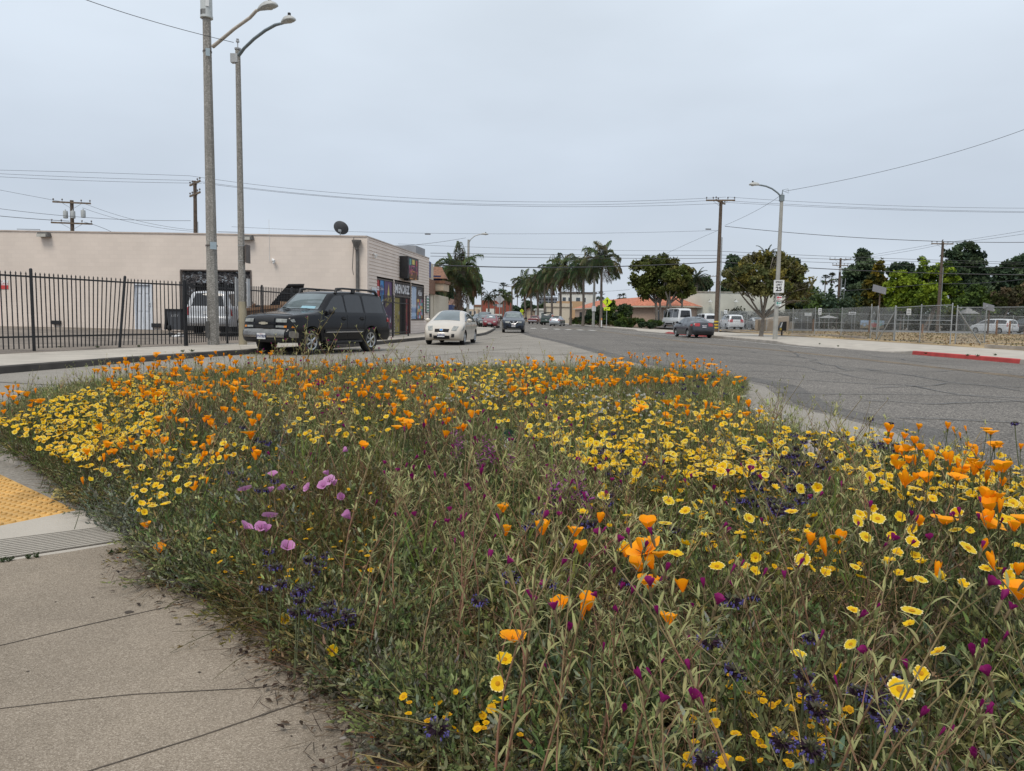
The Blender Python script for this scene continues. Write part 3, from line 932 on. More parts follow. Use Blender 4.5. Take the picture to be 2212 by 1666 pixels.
b.build('parking_sign', [M_whitep, mat('sign_red', (0.55, 0.06, 0.06), rough=0.5)], shop, local=True)
for px, py in ((124, 697), (312 + 27, 703)):
 x, z = SW(px, py); b = MB(); b.box((x, -.06, z), (.45, .14, .2)); b.build('floor_vent', M_black, shop, local=True)
# roof block at the far end
y0, z0 = SF(868, 537); y1, z1 = SF(926.3, 538.5)
b = MB(); b.prism([(-9, y1 - 2.5), (-0.25, y1 - 2.5), (-0.25, y1 - .02), (-9, y1 - .02)], ze - .3, z1)
b.build('roof_block', mat('grey_stucco', (0.27, 0.28, 0.30), rough=0.9, var=0.15, scale=1.0), shop, local=True)
# ---- shop front: lap boards, posters, door
w1a, w1t = SF(813.4, 600.5); w1b, _ = SF(849.5, 607)
d1a, d1t = SF(852.5, 607.5); d1b, _ = SF(886.3, 614)
w2a, w2t = SF(888, 614.5); w2b, w2z = SF(915, 690.6)
WT = w1t
holes = [(w1a, w1b, 0.45, WT), (d1a - .1, d1b + .05, 0.0, WT - .02), (w2a, w2b, w2z, WT)]
b = MB()
def board(b, y0, y1, z0, z1):
 o = 0.035
 b.add([(0.0, y0, z0), (0.0, y1, z0), (o, y1, z0 + .004), (o, y0, z0 + .004), (0.006, y0, z1), (0.006, y1, z1)],
          [(3, 2, 5, 4), (0, 1, 2, 3), (0, 3, 4), (1, 5, 2)])
z = 0.12; n = 0
STEP = 0.172
while z < zc - .02:
 z1 = min(z + STEP, zc)
 segs_ = [(0.28, ye)]
 for (ha, hb, hz0, hz1) in holes:
  if z1 > hz0 + .02 and z < hz1 - .02:
   ns = []
   for (a, c) in segs_:
    if hb <= a or ha >= c: ns.append((a, c)); continue
    if ha > a: ns.append((a, ha))
    if hb < c: ns.append((hb, c))
   segs_ = ns
 for (a, c) in segs_: board(b, a, c, z, z1)
 z = z1
# corner pier and backing
b.add([(0, 0, ZB), (0.04, 0, ZB), (0.04, .28, ZB), (0.04, .28, zc), (0.04, 0, zc), (0, 0, zc)], [(1, 2, 3, 4), (0, 1, 4, 5)])
b.build('siding', M_siding, shop, local=True)
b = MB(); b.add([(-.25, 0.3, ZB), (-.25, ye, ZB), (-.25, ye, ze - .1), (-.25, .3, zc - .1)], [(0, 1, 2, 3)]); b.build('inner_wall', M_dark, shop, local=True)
def fpan(b, y0, y1, z0, z1, x, mi):
 b.add([(x, y0, z0), (x, y1, z0), (x, y1, z1), (x, y0, z1)], [(0, 1, 2, 3)], mi)
PC = [mat('poster_red', (0.45, 0.04, 0.04), rough=0.35), mat('poster_blue', (0.05, 0.27, 0.62), rough=0.35), mat('poster_purple', (0.09, 0.035, 0.15), rough=0.3),
      mat('poster_yellow', (0.60, 0.50, 0.12), rough=0.4), mat('poster_white', (0.75, 0.76, 0.80), rough=0.4), mat('poster_black', (0.02, 0.02, 0.03), rough=0.3),
      mat('poster_sky', (0.38, 0.52, 0.72), rough=0.35), mat('poster_teal', (0.10, 0.35, 0.33), rough=0.35), mat('poster_orange', (0.65, 0.28, 0.08), rough=0.35),
      mat('poster_navy', (0.03, 0.07, 0.25), rough=0.35), mat('poster_pink', (0.55, 0.12, 0.25), rough=0.35), M_frame]
def F1(f): return w1a + (w1b - w1a) * f
FR = [0.0, 0.19, 0.44, 0.93, 1.0]
zlo = 0.45
b = MB()
fpan(b, F1(0.0), F1(.19), zlo, WT - .08, -.02, 0)
fpan(b, F1(.02), F1(.17), WT - .62, WT - .42, -.015, 4); put_text(b, 'BRAND', 0.1, (-.012, F1(.095), WT - .52), (0, 1, 0), (0, 0, 1), 0)
for k in range(5): b.ball((-.012, F1(.05 + .025 * k), 1.6 - .12 * (k % 3)), (.004, .12, .2), 8, 6, 8 if k % 2 else 10)
fpan(b, F1(.19), F1(.44), zlo, WT - .08, -.019, 1)
b.ball((-.012, F1(.315), WT - .55), (.004, .27, .26), 14, 8, 9)
put_text(b, 'Dulces', 0.2, (-.006, F1(.315), WT - .52), (0, 1, 0), (0, 0, 1), 4)
b.ball((-.012, F1(.36), 1.5), (.004, .16, .42), 10, 7, 9); b.ball((-.011, F1(.38), 1.95), (.004, .1, .14), 10, 7, 4); b.ball((-.012, F1(.25), 1.1), (.004, .22, .3), 10, 7, 0)
fpan(b, F1(.44), F1(.93), zlo, WT - .08, -.021, 2)
put_text(b, 'Takis', 0.62, (-.008, F1(.68), 2.0), (0, 1, 0.28), (0, -0.28, 1), 3, bold=0.015)
b.add([(-.009, F1(.63), 2.25), (-.009, F1(.78), 2.3), (-.009, F1(.72), 2.95)], [(0, 1, 2)], 3)
for k in range(9): b.box((-.012, F1(.5 + .045 * k), .7 + .1 * (k % 4)), (.006, .1, .35), [0, 8, 10, 4][k % 4], rot=Matrix.Rotation(0.4 * math.sin(k * 2.1), 3, 'X'))
w = b.build('window_poster', PC, shop, local=True)
b = MB()
for y in (F1(0) + .02, F1(.19), F1(.44), F1(.965), F1(1) - .02): b.box((-.01, y, (zlo + WT) / 2), (.05, .05 if y != F1(.965) else .14, WT - zlo))
b.box((-.01, (w1a + w1b) / 2, WT - .035), (.06, w1b - w1a, .07)); b.box((-.01, (w1a + w1b) / 2, zlo + .03), (.06, w1b - w1a, .06))
b.build('window_frame', M_frame, shop, local=True)
# doorway with lettered transom
tz0 = SF(870, 641)[1]
b = MB()
fpan(b, d1a, d1b, tz0, WT - .06, -.03, 5)
dm, dwid = (d1a + d1b) / 2, d1b - d1a
put_text(b, 'MENDIEZ', 0.66, (-.024, dm, (tz0 + WT - .06) / 2 + .02), (0, 1, 0), (0, 0, 1), 4, sx=0.62 * dwid / 1.9, bold=0.03)
for k in range(5): b.box((-.02, d1a + dwid * k / 4, (tz0 + WT) / 2 - .03), (.03, .025, WT - tz0 - .06), 11)
b.build('lettered_transom', PC, shop, local=True)
b = MB()
fpan(b, d1a + .05, d1a + dwid * .33, 0.15, tz0 - .1, -.04, 3); fpan(b, d1a + dwid * .36, d1a + dwid * .68, 0.15, tz0, -.24, 5)
fpan(b, d1a + dwid * .69, d1b - .03, 0.15, tz0 - .1, -.05, 0)
for k in range(10):
 b.box((-.035, d1a + dwid * (.06 + .027 * k), .5 + .22 * (k % 5)), (.006, .05, .18), [9, 4, 7, 2][k % 4])
 b.box((-.045, d1a + dwid * (.71 + .026 * k), .5 + .25 * ((k * 2) % 5)), (.006, .05, .2), [5, 4, 3, 9][k % 4])
sd = b.build('shop_door', PC, shop, local=True)
b = MB()
for y in (d1a, d1a + dwid * .345, d1a + dwid * .685, d1b): b.box((-.02, y, (tz0 + .1) / 2), (.07, .07, tz0 - .1))
b.box((-.02, dm, tz0), (.08, dwid + .06, .08)); b.box((-.02, dm, WT - .03), (.08, dwid + .06, .06))
b.build('door_frame', M_frame, shop, local=True)
# right window
def F2(f): return w2a + (w2b - w2a) * f
b = MB()
fpan(b, F2(0.02), F2(.44), w2z + .05, WT - .12, -.02, 6)
for k in range(3):
 y = F2(.1 + .14 * k)
 b.box((-.012, y, 2.35), (.006, .09, 1.3 - .1 * (k != 1)), 4); b.box((-.011, y, 3.0 - .05 * (k != 1)), (.008, .12, .06), 9)
 b.ball((-.012, y, 1.55), (.004, .1, .16), 8, 6, 9); b.ball((-.012, y, 1.85), (.004, .14, .1), 8, 6, 4)
for k in range(3): b.box((-.012, F2(.1 + .14 * k), 1.15), (.006, .14, .1), 9)
fpan(b, F2(.44), F2(.97), w2z + .05, WT - .12, -.021, 5)
put_text(b, 'AriZona', 0.46, (-.012, F2(.7), WT - .48), (0, 1, 0), (0, 0, 1), 4, sx=0.62, bold=0.012)
zz0, zz1 = w2z + .07, WT - .85
for r_ in range(6):
 for c_ in range(5):
  yy = F2(.455 + .1 * c_); zz_ = zz0 + (zz1 - zz0) * r_ / 6
  b.box((-.014, yy + .05, zz_ + (zz1 - zz0) / 12), (.006, (F2(.1) - F2(0)) * .92, (zz1 - zz0) / 6 * .95), [7, 8, 10, 3, 6, 0, 7][(r_ * 3 + c_ * 2) % 7])
  if (r_ + c_) % 2: b.box((-.01, yy + .06, zz_ + .15), (.006, .09, .16), [4, 2, 5, 9][(r_ + 2 * c_) % 4])
b.build('window_poster', PC, shop, local=True)
b = MB()
for y in (F2(0), F2(.44), F2(1)): b.box((-.01, y, (w2z + WT) / 2), (.06, .07, WT - w2z))
b.box((-.01, F2(.5), WT - .05), (.07, w2b - w2a, .1)); b.box((.01, F2(.5), w2z), (.12, w2b - w2a + .1, .06))
b.build('window_frame', M_frame, shop, local=True)
# green framed menu board, notice by the corner
ga, gz1_ = SF(918.3, 638.8); gb, gz0_ = SF(924, 676.3)
b = MB(); b.box((.06, (ga + gb) / 2, (gz0_ + gz1_) / 2), (.05, gb - ga, gz1_ - gz0_), 0); b.box((.09, (ga + gb) / 2, (gz0_ + gz1_) / 2), (.02, (gb - ga) * .8, (gz1_ - gz0_) * .93), 1)
for k in range(5): b.box((.102, (ga + gb) / 2, gz0_ + (gz1_ - gz0_) * (.13 + .17 * k)), (.01, (gb - ga) * .6, (gz1_ - gz0_) * .09), 2)
b.build('menu_board', [M_black, M_whitep, mat('sign_green', (0.03, 0.20, 0.11), rough=0.4)], shop, local=True)
na, nz1_ = SF(800.5, 620.5); nb, nz0_ = SF(811, 637)
b = MB(); b.box((.06, (na + nb) / 2, (nz1_ + nz0_) / 2), (.03, nb - na, nz1_ - nz0_), 0); b.box((.08, (na + nb) / 2, (nz1_ + nz0_) / 2 - .05), (.012, (nb - na) * .85, (nz1_ - nz0_) * .6), 1)
b.build('notice_board', [M_whitep, PC[6]], shop, local=True)
# box sign
sa, sz1 = SF(862, 553); _, sz0 = SF(862, 600.5)
sya = SF(862, 560)[0]
syb = sya + 2.55
b = MB(); b.box((.27, (sya + syb) / 2, (sz0 + sz1) / 2), (.46, syb - sya, sz1 - sz0)); b.box((.25, sya + .9, sz0 - .06), (.25, .6, .1))
sg = b.build('box_sign', M_black, shop, local=True)
b = MB(); xs = .51; ym = (sya + syb) / 2; hz = sz1 - sz0
fpan(b, sya + .08, syb - .08, sz0 + .06, sz1 - .06, xs, 5)
for (f0, f1, mi) in ((.14, .3, 7), (.38, .62, 3), (.72, .86, 0)):
 y0_, y1_ = sya + 2.55 * f0, sya + 2.55 * f1
 b.add([(xs + .004, y0_, sz0 + hz * .58), (xs + .004, y1_, sz0 + hz * .58), (xs + .004, y1_, sz0 + hz * (.9 - .1 * (f1 < .5) * 0)), (xs + .004, y0_, sz0 + hz * .9)], [(0, 1, 2, 3)], mi)
b.add([(xs + .006, ym + 1.1 * math.cos(a), sz0 + hz * (.48 + .2 * math.sin(a))) for a in np.linspace(0, math.pi, 14)], [tuple(range(14))], 5)
put_text(b, 'NET-N', 0.74, (xs + .006, ym, sz0 + hz * .39), (0, 1, 0), (0, 0, 1), 10, sx=.95, bold=.0)
put_text(b, 'LESTUS', 0.74, (xs + .006, ym, sz0 + hz * .15), (0, 1, 0), (0, 0, 1), 8, sx=.74, bold=.0)
b.build('sign_face', PC, sg, local=True)
# satellite dish on the roof edge
p = AY(735, 509, 38.5)
ds = thing('satellite_dish', 'dark grey satellite dish on the flat roof edge of the pale store', 'satellite dish', p)
rot = Matrix.Rotation(R(-20), 3, 'Z') @ Matrix.Rotation(R(-62), 3, 'X') @ Matrix.Rotation(R(0), 3, 'Z')
cd = p + Vector((0, -.1, .33))
b = MB(); pr = [(0.001, .0)] + [(.42 * k / 8, 0.13 * (k / 8) ** 2) for k in range(1, 9)]
pr += [(.43, .14)] + [(r_, z_ - .012) for r_, z_ in reversed(pr[1:])] + [(0.001, -.012)]
b.lathe(pr, 28, cd, rot=rot @ Matrix.Diagonal((1.0, 0.86, 1)))
b.build('reflector', mat('dish_grey', (0.06, 0.062, 0.068), rough=0.6, var=0.1), ds, smooth=40)
b = MB(); b.tube([p - Vector((0, 0, .3)), p + Vector((0, 0, .1)), cd + Vector((0.02, .1, -.1))], .028, 8); b.box(cd + Vector((0, .05, -.08)), (.16, .12, .12))
b.build('mast', M_steel, ds)
# ---- neighbours along the left side, far things at the end of the street
M_beige = mat('beige_stucco', (0.52, 0.42, 0.31), rough=0.9, var=0.08, scale=1.2)
M_tan = mat('tan_stucco', (0.46, 0.30, 0.17), rough=0.9, var=0.1)
M_cream = mat('cream_stucco', (0.58, 0.52, 0.42), rough=0.9, var=0.08)
M_wht = mat('white_stucco', (0.62, 0.62, 0.58), rough=0.9, var=0.08, scale=0.7)
M_bluea = mat('blue_awning', (0.015, 0.03, 0.10), rough=0.8)
M_rust = mat('rusty_metal', (0.20, 0.10, 0.06), rough=0.8, var=0.3)
M_glass = mat('window_glass', (0.045, 0.06, 0.075), rough=0.08, var=0.1, spec=0.8)
M_brick = brickmat('red_brick', (0.28, 0.075, 0.05), (0.75, 0.7, 0.7), 0.6, 0.3)
M_tile = mat('clay_tile', (0.42, 0.125, 0.065), rough=0.85, var=0.22, scale=3.0, detail=6, tint=(0.50, 0.19, 0.11))
def tile_rows(m, scale):
 nt = m.node_tree; N = nt.nodes; L = nt.links
 P = N['Principled BSDF']; tc = [n for n in N if n.type == 'TEX_COORD'][0]
 wv = N.new('ShaderNodeTexWave'); wv.bands_direction = 'Z'; wv.inputs['Scale'].default_value = scale; wv.wave_profile = 'SAW'
 L.new(tc.outputs['Object'], wv.inputs['Vector'])
 src = P.inputs['Base Color'].links[0].from_socket
 rp = N.new('ShaderNodeValToRGB'); rp.color_ramp.elements[0].color = (0.45, 0.4, 0.4, 1); rp.color_ramp.elements[1].position = 0.3
 L.new(wv.outputs['Fac'], rp.inputs[0])
 mx = N.new('ShaderNodeMix'); mx.data_type = 'RGBA'; mx.blend_type = 'MULTIPLY'; mx.inputs['Factor'].default_value = 1
 L.new(src, mx.inputs['A']); L.new(rp.outputs['Color'], mx.inputs['B']); L.new(mx.outputs['Result'], P.inputs['Base Color'])
tile_rows(M_tile, 1.9)
def boxb(name, label, px0, px1, ytop, Y, depth, m, zb=-0.05, roofm=None, wins=(), ywin=None, trim=None, label_cat='building', par=0.0):
 """block whose street face is at distance Y between two measured edges"""
 a, c = AY(px0, ytop, Y), AY(px1, ytop, Y)
 zt_ = (a.z + c.z) / 2
 t = thing(name, label, label_cat, (a.x, Y, 0))
 b = MB(); b.prism([(a.x, Y), (c.x, Y), (c.x, Y + depth), (a.x, Y + depth)], zb, zt_)
 b.build('wall', m, t)
 if trim:
  b = MB(); b.prism([(a.x - .25, Y - .25), (c.x + .25, Y - .25), (c.x + .25, Y + depth), (a.x - .25, Y + depth)], zt_ + .002, zt_ + trim[1]); b.build('roof', trim[0], t)
 for (f0, f1, h0, h1) in wins:
  x0, x1 = a.x + (c.x - a.x) * f0, a.x + (c.x - a.x) * f1
  z0_, z1_ = zt_ * h0, zt_ * h1
  b = MB(); b.box(((x0 + x1) / 2, Y - .03, (z0_ + z1_) / 2), (x1 - x0 + .16, .1, z1_ - z0_ + .16))
  w = b.build('window', M_whitep, t)
  b = MB(); b.box(((x0 + x1) / 2, Y - .06, (z0_ + z1_) / 2), (x1 - x0, .08, z1_ - z0_)); b.box(((x0 + x1) / 2, Y - .105, (z0_ + z1_) / 2), (.05, .02, z1_ - z0_)); b.build('pane', M_glass, w)
 return t, a, c, zt_
# beige shop with a deep canopy just past the store
t = thing('canopy_shop', 'beige shop with thick overhanging canopy just beyond the lap sided store', 'building', (-6, 51, 0))
b = MB(); z5 = AY(930, 565, 50.8).z
b.prism([(-16, 50.6), (-5.95, 50.6), (-5.75, 53.5), (-16, 53.5)], -.05, z5); b.prism([(-16, 53.52), (-5.7, 53.52), (-5.4, 62), (-16, 62)], -.05, AY(950, 637, 55).z)
b.build('wall', M_cream, t)
b = MB(); q0, q1 = AY(933, 628, 54), AY(959, 610, 54)
b.prism([(-14, 53.6), (q1.x, 53.6), (q1.x + .2, 56), (-14, 56)], q0.z, q1.z - .1); b.build('canopy', M_beige, t)
b = MB(); b.prism([(-14, 53.5), (q1.x + .12, 53.5), (q1.x + .3, 56.1), (-14, 56.1)], q1.z - .098, q1.z + .1); b.build('canopy_roof', M_rust, t)
q = AY(943, 603, 54.5)
b = MB(); b.prism([(q.x - .6, 54.4), (q.x + .3, 54.4), (q.x + .3, 55.4), (q.x - .6, 55.4)], q.z - .25, q.z + .25); b.build('awning', M_bluea, t)
q = AY(939, 592, 54.8)
b = MB(); b.add([(q.x - .5, 54.2, q.z - .35), (q.x + .9, 54.2, q.z - .35), (q.x + .4, 56, q.z + .6), (q.x - .5, 56, q.z + .6), (q.x - .5, 56, q.z - .35), (q.x + .9, 56, q.z - .35)], [(0, 1, 2, 3), (0, 4, 5, 1), (1, 5, 2), (0, 3, 4)]); b.build('dormer_roof', M_rust, t)
b = MB(); b.box((-5.88, 52, 1.5), (.1, 1.4, 2.6)); b.build('shutter', M_frame, t)
b = MB(); b.prism([(-5.92, 50.4), (-5.72, 50.4), (-5.6, 53.4), (-5.8, 53.4)], 2.75, AY(929, 603, 51).z); b.build('fascia', M_rust, t)
q = AY(927.5, 580, 50.5)
b = MB(); b.box((-5.86, 51.8, q.z), (.08, 1.8, 1.1)); b.build('banner', PC[9], t)
t = thing('awning_shop', 'low beige shop with brown roof and blue awning past the canopy shop', 'building', (-7, 72, 0))
q0, q1 = AY(961, 655, 72), AY(975, 648, 72)
b = MB(); b.prism([(-18, 72), (q0.x + .3, 72), (q0.x + .3, 84), (-18, 84)], -.05, q0.z); b.build('wall', M_beige, t)
b = MB(); b.add([(-18, 71.8, q0.z), (q1.x, 71.8, q0.z - .2), (q1.x - .6, 84, q0.z - .2), (-18, 84, q0.z), (-18, 74, q0.z + .7), (q0.x, 74, q0.z + .6), (q0.x, 84, q0.z + .6), (-18, 84, q0.z + .7)], [(0, 1, 5, 4), (1, 2, 6, 5), (4, 5, 6, 7)]); b.build('roof', M_rust, t)
q = AY(967, 664, 71.5)
b = MB(); b.add([(q.x - .5, 71.7, q.z - .3), (q.x + .45, 71.7, q.z - .3), (q.x + .35, 71.78, q.z + .25), (q.x - .5, 71.78, q.z + .25), (q.x + .45, 76, q.z - .3), (q.x + .35, 76, q.z + .25)], [(0, 1, 2, 3), (1, 4, 5, 2)]); b.build('awning', M_bluea, t)
# end of the street
t, a, c, z_ = boxb('brick_building', 'big red brick building closing the far end of the street behind palms', 1039.5, 1105, 649, 320, 20, M_brick, wins=((.40, .60, .72, .80),))
boxb('white_building', 'small white building with a flat sign in front of the brick building', 1050, 1068, 667, 290, 14, M_wht)
boxb('diner_building', 'dark fronted low building with pale flat canopy near the far street end', 1056, 1082, 682, 220, 8, M_frame, trim=(M_wht, 0.5))
boxb('distant_shop', 'row of tan low shops far down the left side', 1010, 1032, 668, 300, 20, M_beige, wins=((.2, .4, .5, .8), (.6, .8, .5, .8)))
boxb('distant_house', 'grey low house farthest down the left side of the street', 1024, 1040, 663, 360, 20, M_cream, trim=(M_rust, 1.0))
t, a, c, z_ = boxb('beige_house', 'flat roofed beige house left of the small tile roofed house far away', 1109, 1133, 676, 210, 10, M_beige)
t, a, c, z_ = boxb('tile_cottage', 'small beige cottage with red tile gable behind the far crossing sign', 1131, 1157, 678, 200, 10, M_beige, wins=((.55, .85, .35, .75),))
b = MB(); b.add([(a.x - .6, 199.4, z_ - .1), (c.x + .6, 199.4, z_ - .1), ((a.x + c.x) / 2, 199.4, z_ + 1.6), (a.x - .6, 211, z_ - .1), (c.x + .6, 211, z_ - .1), ((a.x + c.x) / 2, 211, z_ + 1.6)], [(0, 2, 5, 3), (1, 4, 5, 2)]); b.build('roof', M_tile, t)
b = MB(); b.add([(a.x, 199.9, z_), (c.x, 199.9, z_), ((a.x + c.x) / 2, 199.9, z_ + 1.5)], [(0, 1, 2)]); b.build('gable', M_beige, t)
boxb('white_low_shop', 'white low shop with tall piers between the palm trunks', 1158, 1181, 671, 190, 12, M_wht, wins=((.5, .9, .3, .8),), trim=(M_wht, .5))
boxb('cream_shop', 'cream stucco shop with heavy cornice behind the parked silver hatchback', 1182, 1234, 663, 170, 12, M_cream, wins=((.15, .25, .45, .6),), trim=(M_cream, .8))
boxb('office_block', 'white office block with blue windows and brown roof line behind the palms', 1213, 1288, 634.5, 250, 16, M_wht, wins=((.03, .13, .70, .86), (.2, .3, .70, .86), (.42, .54, .70, .86), (.62, .70, .70, .86)), trim=(M_frame, .55))
boxb('tan_block', 'tan block below the white office block behind the palms', 1206, 1262, 651, 235, 10, M_tan)
# scaffolded tower
t = thing('scaffold_tower', 'dark multi storey tower wrapped in scaffolding behind the palm row', 'building', AY(1185, 690, 420))
a, c = AY(1164, 634, 420), AY(1206, 634, 420)
b = MB(); b.prism([(a.x + .5, 421), (c.x - .5, 421), (c.x - .5, 432), (a.x + .5, 432)], 0, a.z - 2); b.build('core', mat('tower_dark', (0.09, 0.095, 0.11), rough=0.9, var=0.3, scale=0.4), t)
b = MB()
for k in range(8): bar(b, (a.x, 420, 2 + k * (a.z - 2) / 7.5), (c.x, 420, 2 + k * (a.z - 2) / 7.5), .5, .35)
for k in range(7): x = a.x + (c.x - a.x) * k / 6; bar(b, (x, 420, 0), (x, 420, a.z + random.uniform(-1, 1.5)), .35, .35, up=(0, 1, 0))
b.build('scaffolding', mat('scaffold_grey', (0.25, 0.27, 0.30), rough=0.8, var=0.2), t)
# ---- red tile roofed building on the right
def hip(b, q, ze_, zr_, inset, mi=0):
 """q: four eave corners counter-clockwise, ridge runs between edges 0-1 ... inset from both short ends"""
 q = [Vector((p[0], p[1], 0)) for p in q]
 m0, m1 = (q[0] + q[3]) / 2, (q[1] + q[2]) / 2
 d = (m1 - m0).normalized()
 r0, r1 = m0 + d * inset, m1 - d * inset
 vs = [(p.x, p.y, ze_) for p in q] + [(r0.x, r0.y, zr_), (r1.x, r1.y, zr_)]
 b.add(vs, [(0, 1, 5, 4), (1, 2, 5), (2, 3, 4, 5), (3, 0, 4)], mi)
t = thing('tile_roof_building', 'long low building with red clay tile hip roof behind hedges and palms', 'building', (20, 124, 0))
e1 = AY(1363, 663, 120); e2 = AY(1480, 660, 112); e3 = AY(1240, 666, 162)
ev = 3.35
A_ = [(e3.x, 165), (e1.x - .3, 121), (e1.x + 9, 126), (e3.x + 9, 168)]
B2 = [(e1.x - .8, 119.6), (e2.x + 1.2, 111.5), (e2.x + 5.5, 121), (e1.x + 4, 129)]
def shrink(q, d):
 cx, cy = sum(p[0] for p in q) / 4, sum(p[1] for p in q) / 4
 return [(p[0] + (cx - p[0]) / math.hypot(cx - p[0], cy - p[1]) * d, p[1] + (cy - p[1]) / math.hypot(cx - p[0], cy - p[1]) * d) for p in q]
b = MB(); b.prism(shrink(A_, 1.2), 0, ev); b.prism(shrink(B2, 1.0), 0, ev - .01); b.build('wall', mat('pink_stucco', (0.45, 0.34, 0.27), rough=0.9, var=0.1), t)
rz_ = AY(1330, 641.5, 128).z
b = MB(); hip(b, A_, ev, rz_ + .1, 5.0); hip(b, B2, ev + .01, rz_ - .05, 4.4); b.build('roof', M_tile, t)
b = MB()
for q in (A_, B2):
 for i in range(4): bar(b, (*q[i], ev - .13), (*q[(i + 1) % 4], ev - .13), .12, .24)
b.build('eave_board', M_cream, t)
sB = shrink(B2, 1.0); p0, p1 = Vector((*sB[0], 0)), Vector((*sB[1], 0)); dB = (p1 - p0).normalized(); nB = Vector((dB.y, -dB.x, 0)); LB = (p1 - p0).length
for (f0, f1) in ((.42, .50), (.56, .66), (.86, .95)):
 pa, pb = p0 + dB * LB * f0, p0 + dB * LB * f1
 b = MB(); bar(b, pa + nB * .05 + Vector((0, 0, 1.5)), pb + nB * .05 + Vector((0, 0, 1.5)), .1, 2.3); w = b.build('window', M_whitep, t)
 b = MB(); L_ = (pb - pa)
 for k in range(2):
  bar(b, pa + L_ * (.08 + .46 * k) + nB * .09 + Vector((0, 0, 1.5)), pa + L_ * (.46 + .46 * k) + nB * .09 + Vector((0, 0, 1.5)), .06, 2.0)
 b.build('pane', M_glass, w)
sA = shrink(A_, 1.2); p0, p1 = Vector((*sA[0], 0)), Vector((*sA[1], 0)); dA = (p1 - p0).normalized(); nA = Vector((dA.y, -dA.x, 0)); LA = (p1 - p0).length
for k in range(6):
 pa = p0 + dA * LA * (.12 + .14 * k); b = MB(); bar(b, pa + nA * .05 + Vector((0, 0, 1.4)), pa + dA * 2.2 + nA * .05 + Vector((0, 0, 1.4)), .1, 2.2); b.build('archway', M_dark, t)
# ---- white warehouse wall behind the parked vans
t = thing('warehouse', 'tall pale warehouse wall with gooseneck lamps behind the parked white vans', 'building', (30, 118, 0))
wa, wb = AY(1474, 631, 118), AY(1697, 636, 118)
zw = AY(1560, 632.5, 118).z
b = MB(); b.prism([(wa.x, 118), (wb.x, 118), (wb.x, 140), (wa.x, 140)], 0, zw); b.build('wall', mat('warehouse_white', (0.56, 0.56, 0.49), rough=0.9, var=0.13, scale=0.35, detail=8), t)
b = MB(); b.prism([(wa.x - .1, 117.9), (wb.x + .1, 117.9), (wb.x + .1, 140.1), (wa.x - .1, 140.1)], zw + .002, zw + .18); b.build('parapet_cap', mat('stained_cap', (0.30, 0.29, 0.25), rough=0.9, var=0.3), t)
for px in (1531.5, 1587, 1642):
 q = AY(px, 651, 117.9); b = MB(); b.tube([(q.x, 117.95, q.z), (q.x, 117.5, q.z + .35), (q.x, 117.1, q.z + .2)], .05, 6); b.lathe([(.42, -.05), (.38, .02), (.12, .2), (.05, .3)], 10, (q.x, 117.1, q.z - .1)); b.build('gooseneck_lamp', M_lampg, t)
# hip roofed house and the pavilion roofs far right
t = thing('grey_roof_house', 'white house with grey hip roof and small dark windows beyond the lot', 'building', AY(1800, 690, 150))
a, c = AY(1777, 671, 150), AY(1828, 671, 150); zr_ = AY(1800, 664, 155).z
b = MB(); b.prism([(a.x, 150), (c.x, 150), (c.x, 162), (a.x, 162)], 0, a.z); b.build('wall', M_wht, t)
b = MB(); hip(b, [(a.x - .8, 149.2), (c.x + .8, 149.2), (c.x + .8, 163), (a.x - .8, 163)], a.z, zr_, 2.4); b.build('roof', mat('grey_shingle', (0.16, 0.165, 0.18), rough=0.9, var=0.2), t)
for k in range(6):
 x = a.x + (c.x - a.x) * (.10 + .15 * k); b = MB(); b.box((x, 149.96, a.z - 0.95), (.32, .12, .9)); b.build('window', M_glass, t)
for i, (px, y0, y1, wpx, lab) in enumerate(((2091, 677.7, 664, 16, 'small pyramid roofed shelter seen through the chain link left of the minivan'), (1789, 687, 681, 16, 'low grey hip roof of a shelter beyond the lot fence'))):
 Y = 112 if i == 0 else 104
 q0, q1 = AY(px, y0, Y), AY(px, y1, Y); w_ = wpx * Y / 1598
 t = thing('shelter', lab, 'shelter', (q0.x, Y, .18))
 b = MB(); b.add([(q0.x - w_, Y - w_, q0.z), (q0.x + w_, Y - w_, q0.z), (q0.x + w_, Y + w_, q0.z), (q0.x - w_, Y + w_, q0.z), (q1.x, Y, q1.z)], [(0, 1, 4), (1, 2, 4), (2, 3, 4), (3, 0, 4), (3, 2, 1, 0)]); b.build('roof', mat('shelter_roof', (0.30, 0.30, 0.30), rough=0.8, var=0.15), t)
 for sx in (-1, 1):
  for sy in (-1, 1):
   b = MB(); b.tube([(q0.x + sx * w_ * .8, Y + sy * w_ * .8, .15), (q0.x + sx * w_ * .8, Y + sy * w_ * .8, q0.z)], .08, 6); b.build('post', M_frame, t)
# ================================================================== VEHICLES
def paint(name, rgb, rough=0.28, metal=0.0, coat=0.6):
 return mat(name, rgb, rough=rough, metal=metal, var=0.06, scale=2.0, coat=coat)
M_tyre = mat('tyre_rubber', (0.018, 0.018, 0.019), rough=0.85, var=0.2, scale=10)
M_trim = mat('black_trim', (0.02, 0.02, 0.022), rough=0.6, var=0.15)
M_under = mat('underbody', (0.008, 0.008, 0.009), rough=0.9)
M_rim = mat('alloy_rim', (0.45, 0.46, 0.47), rough=0.3, metal=0.7, var=0.1)
M_cglass = mat('car_glass', (0.03, 0.038, 0.042), rough=0.04, var=0.15, spec=0.9, coat=0.3)
M_wglass = mat('windshield_glass', (0.11, 0.14, 0.15), rough=0.05, var=0.25, scale=1.5, spec=0.9, coat=0.3)
M_tint = mat('tinted_glass', (0.018, 0.019, 0.022), rough=0.05, var=0.15, spec=0.7)
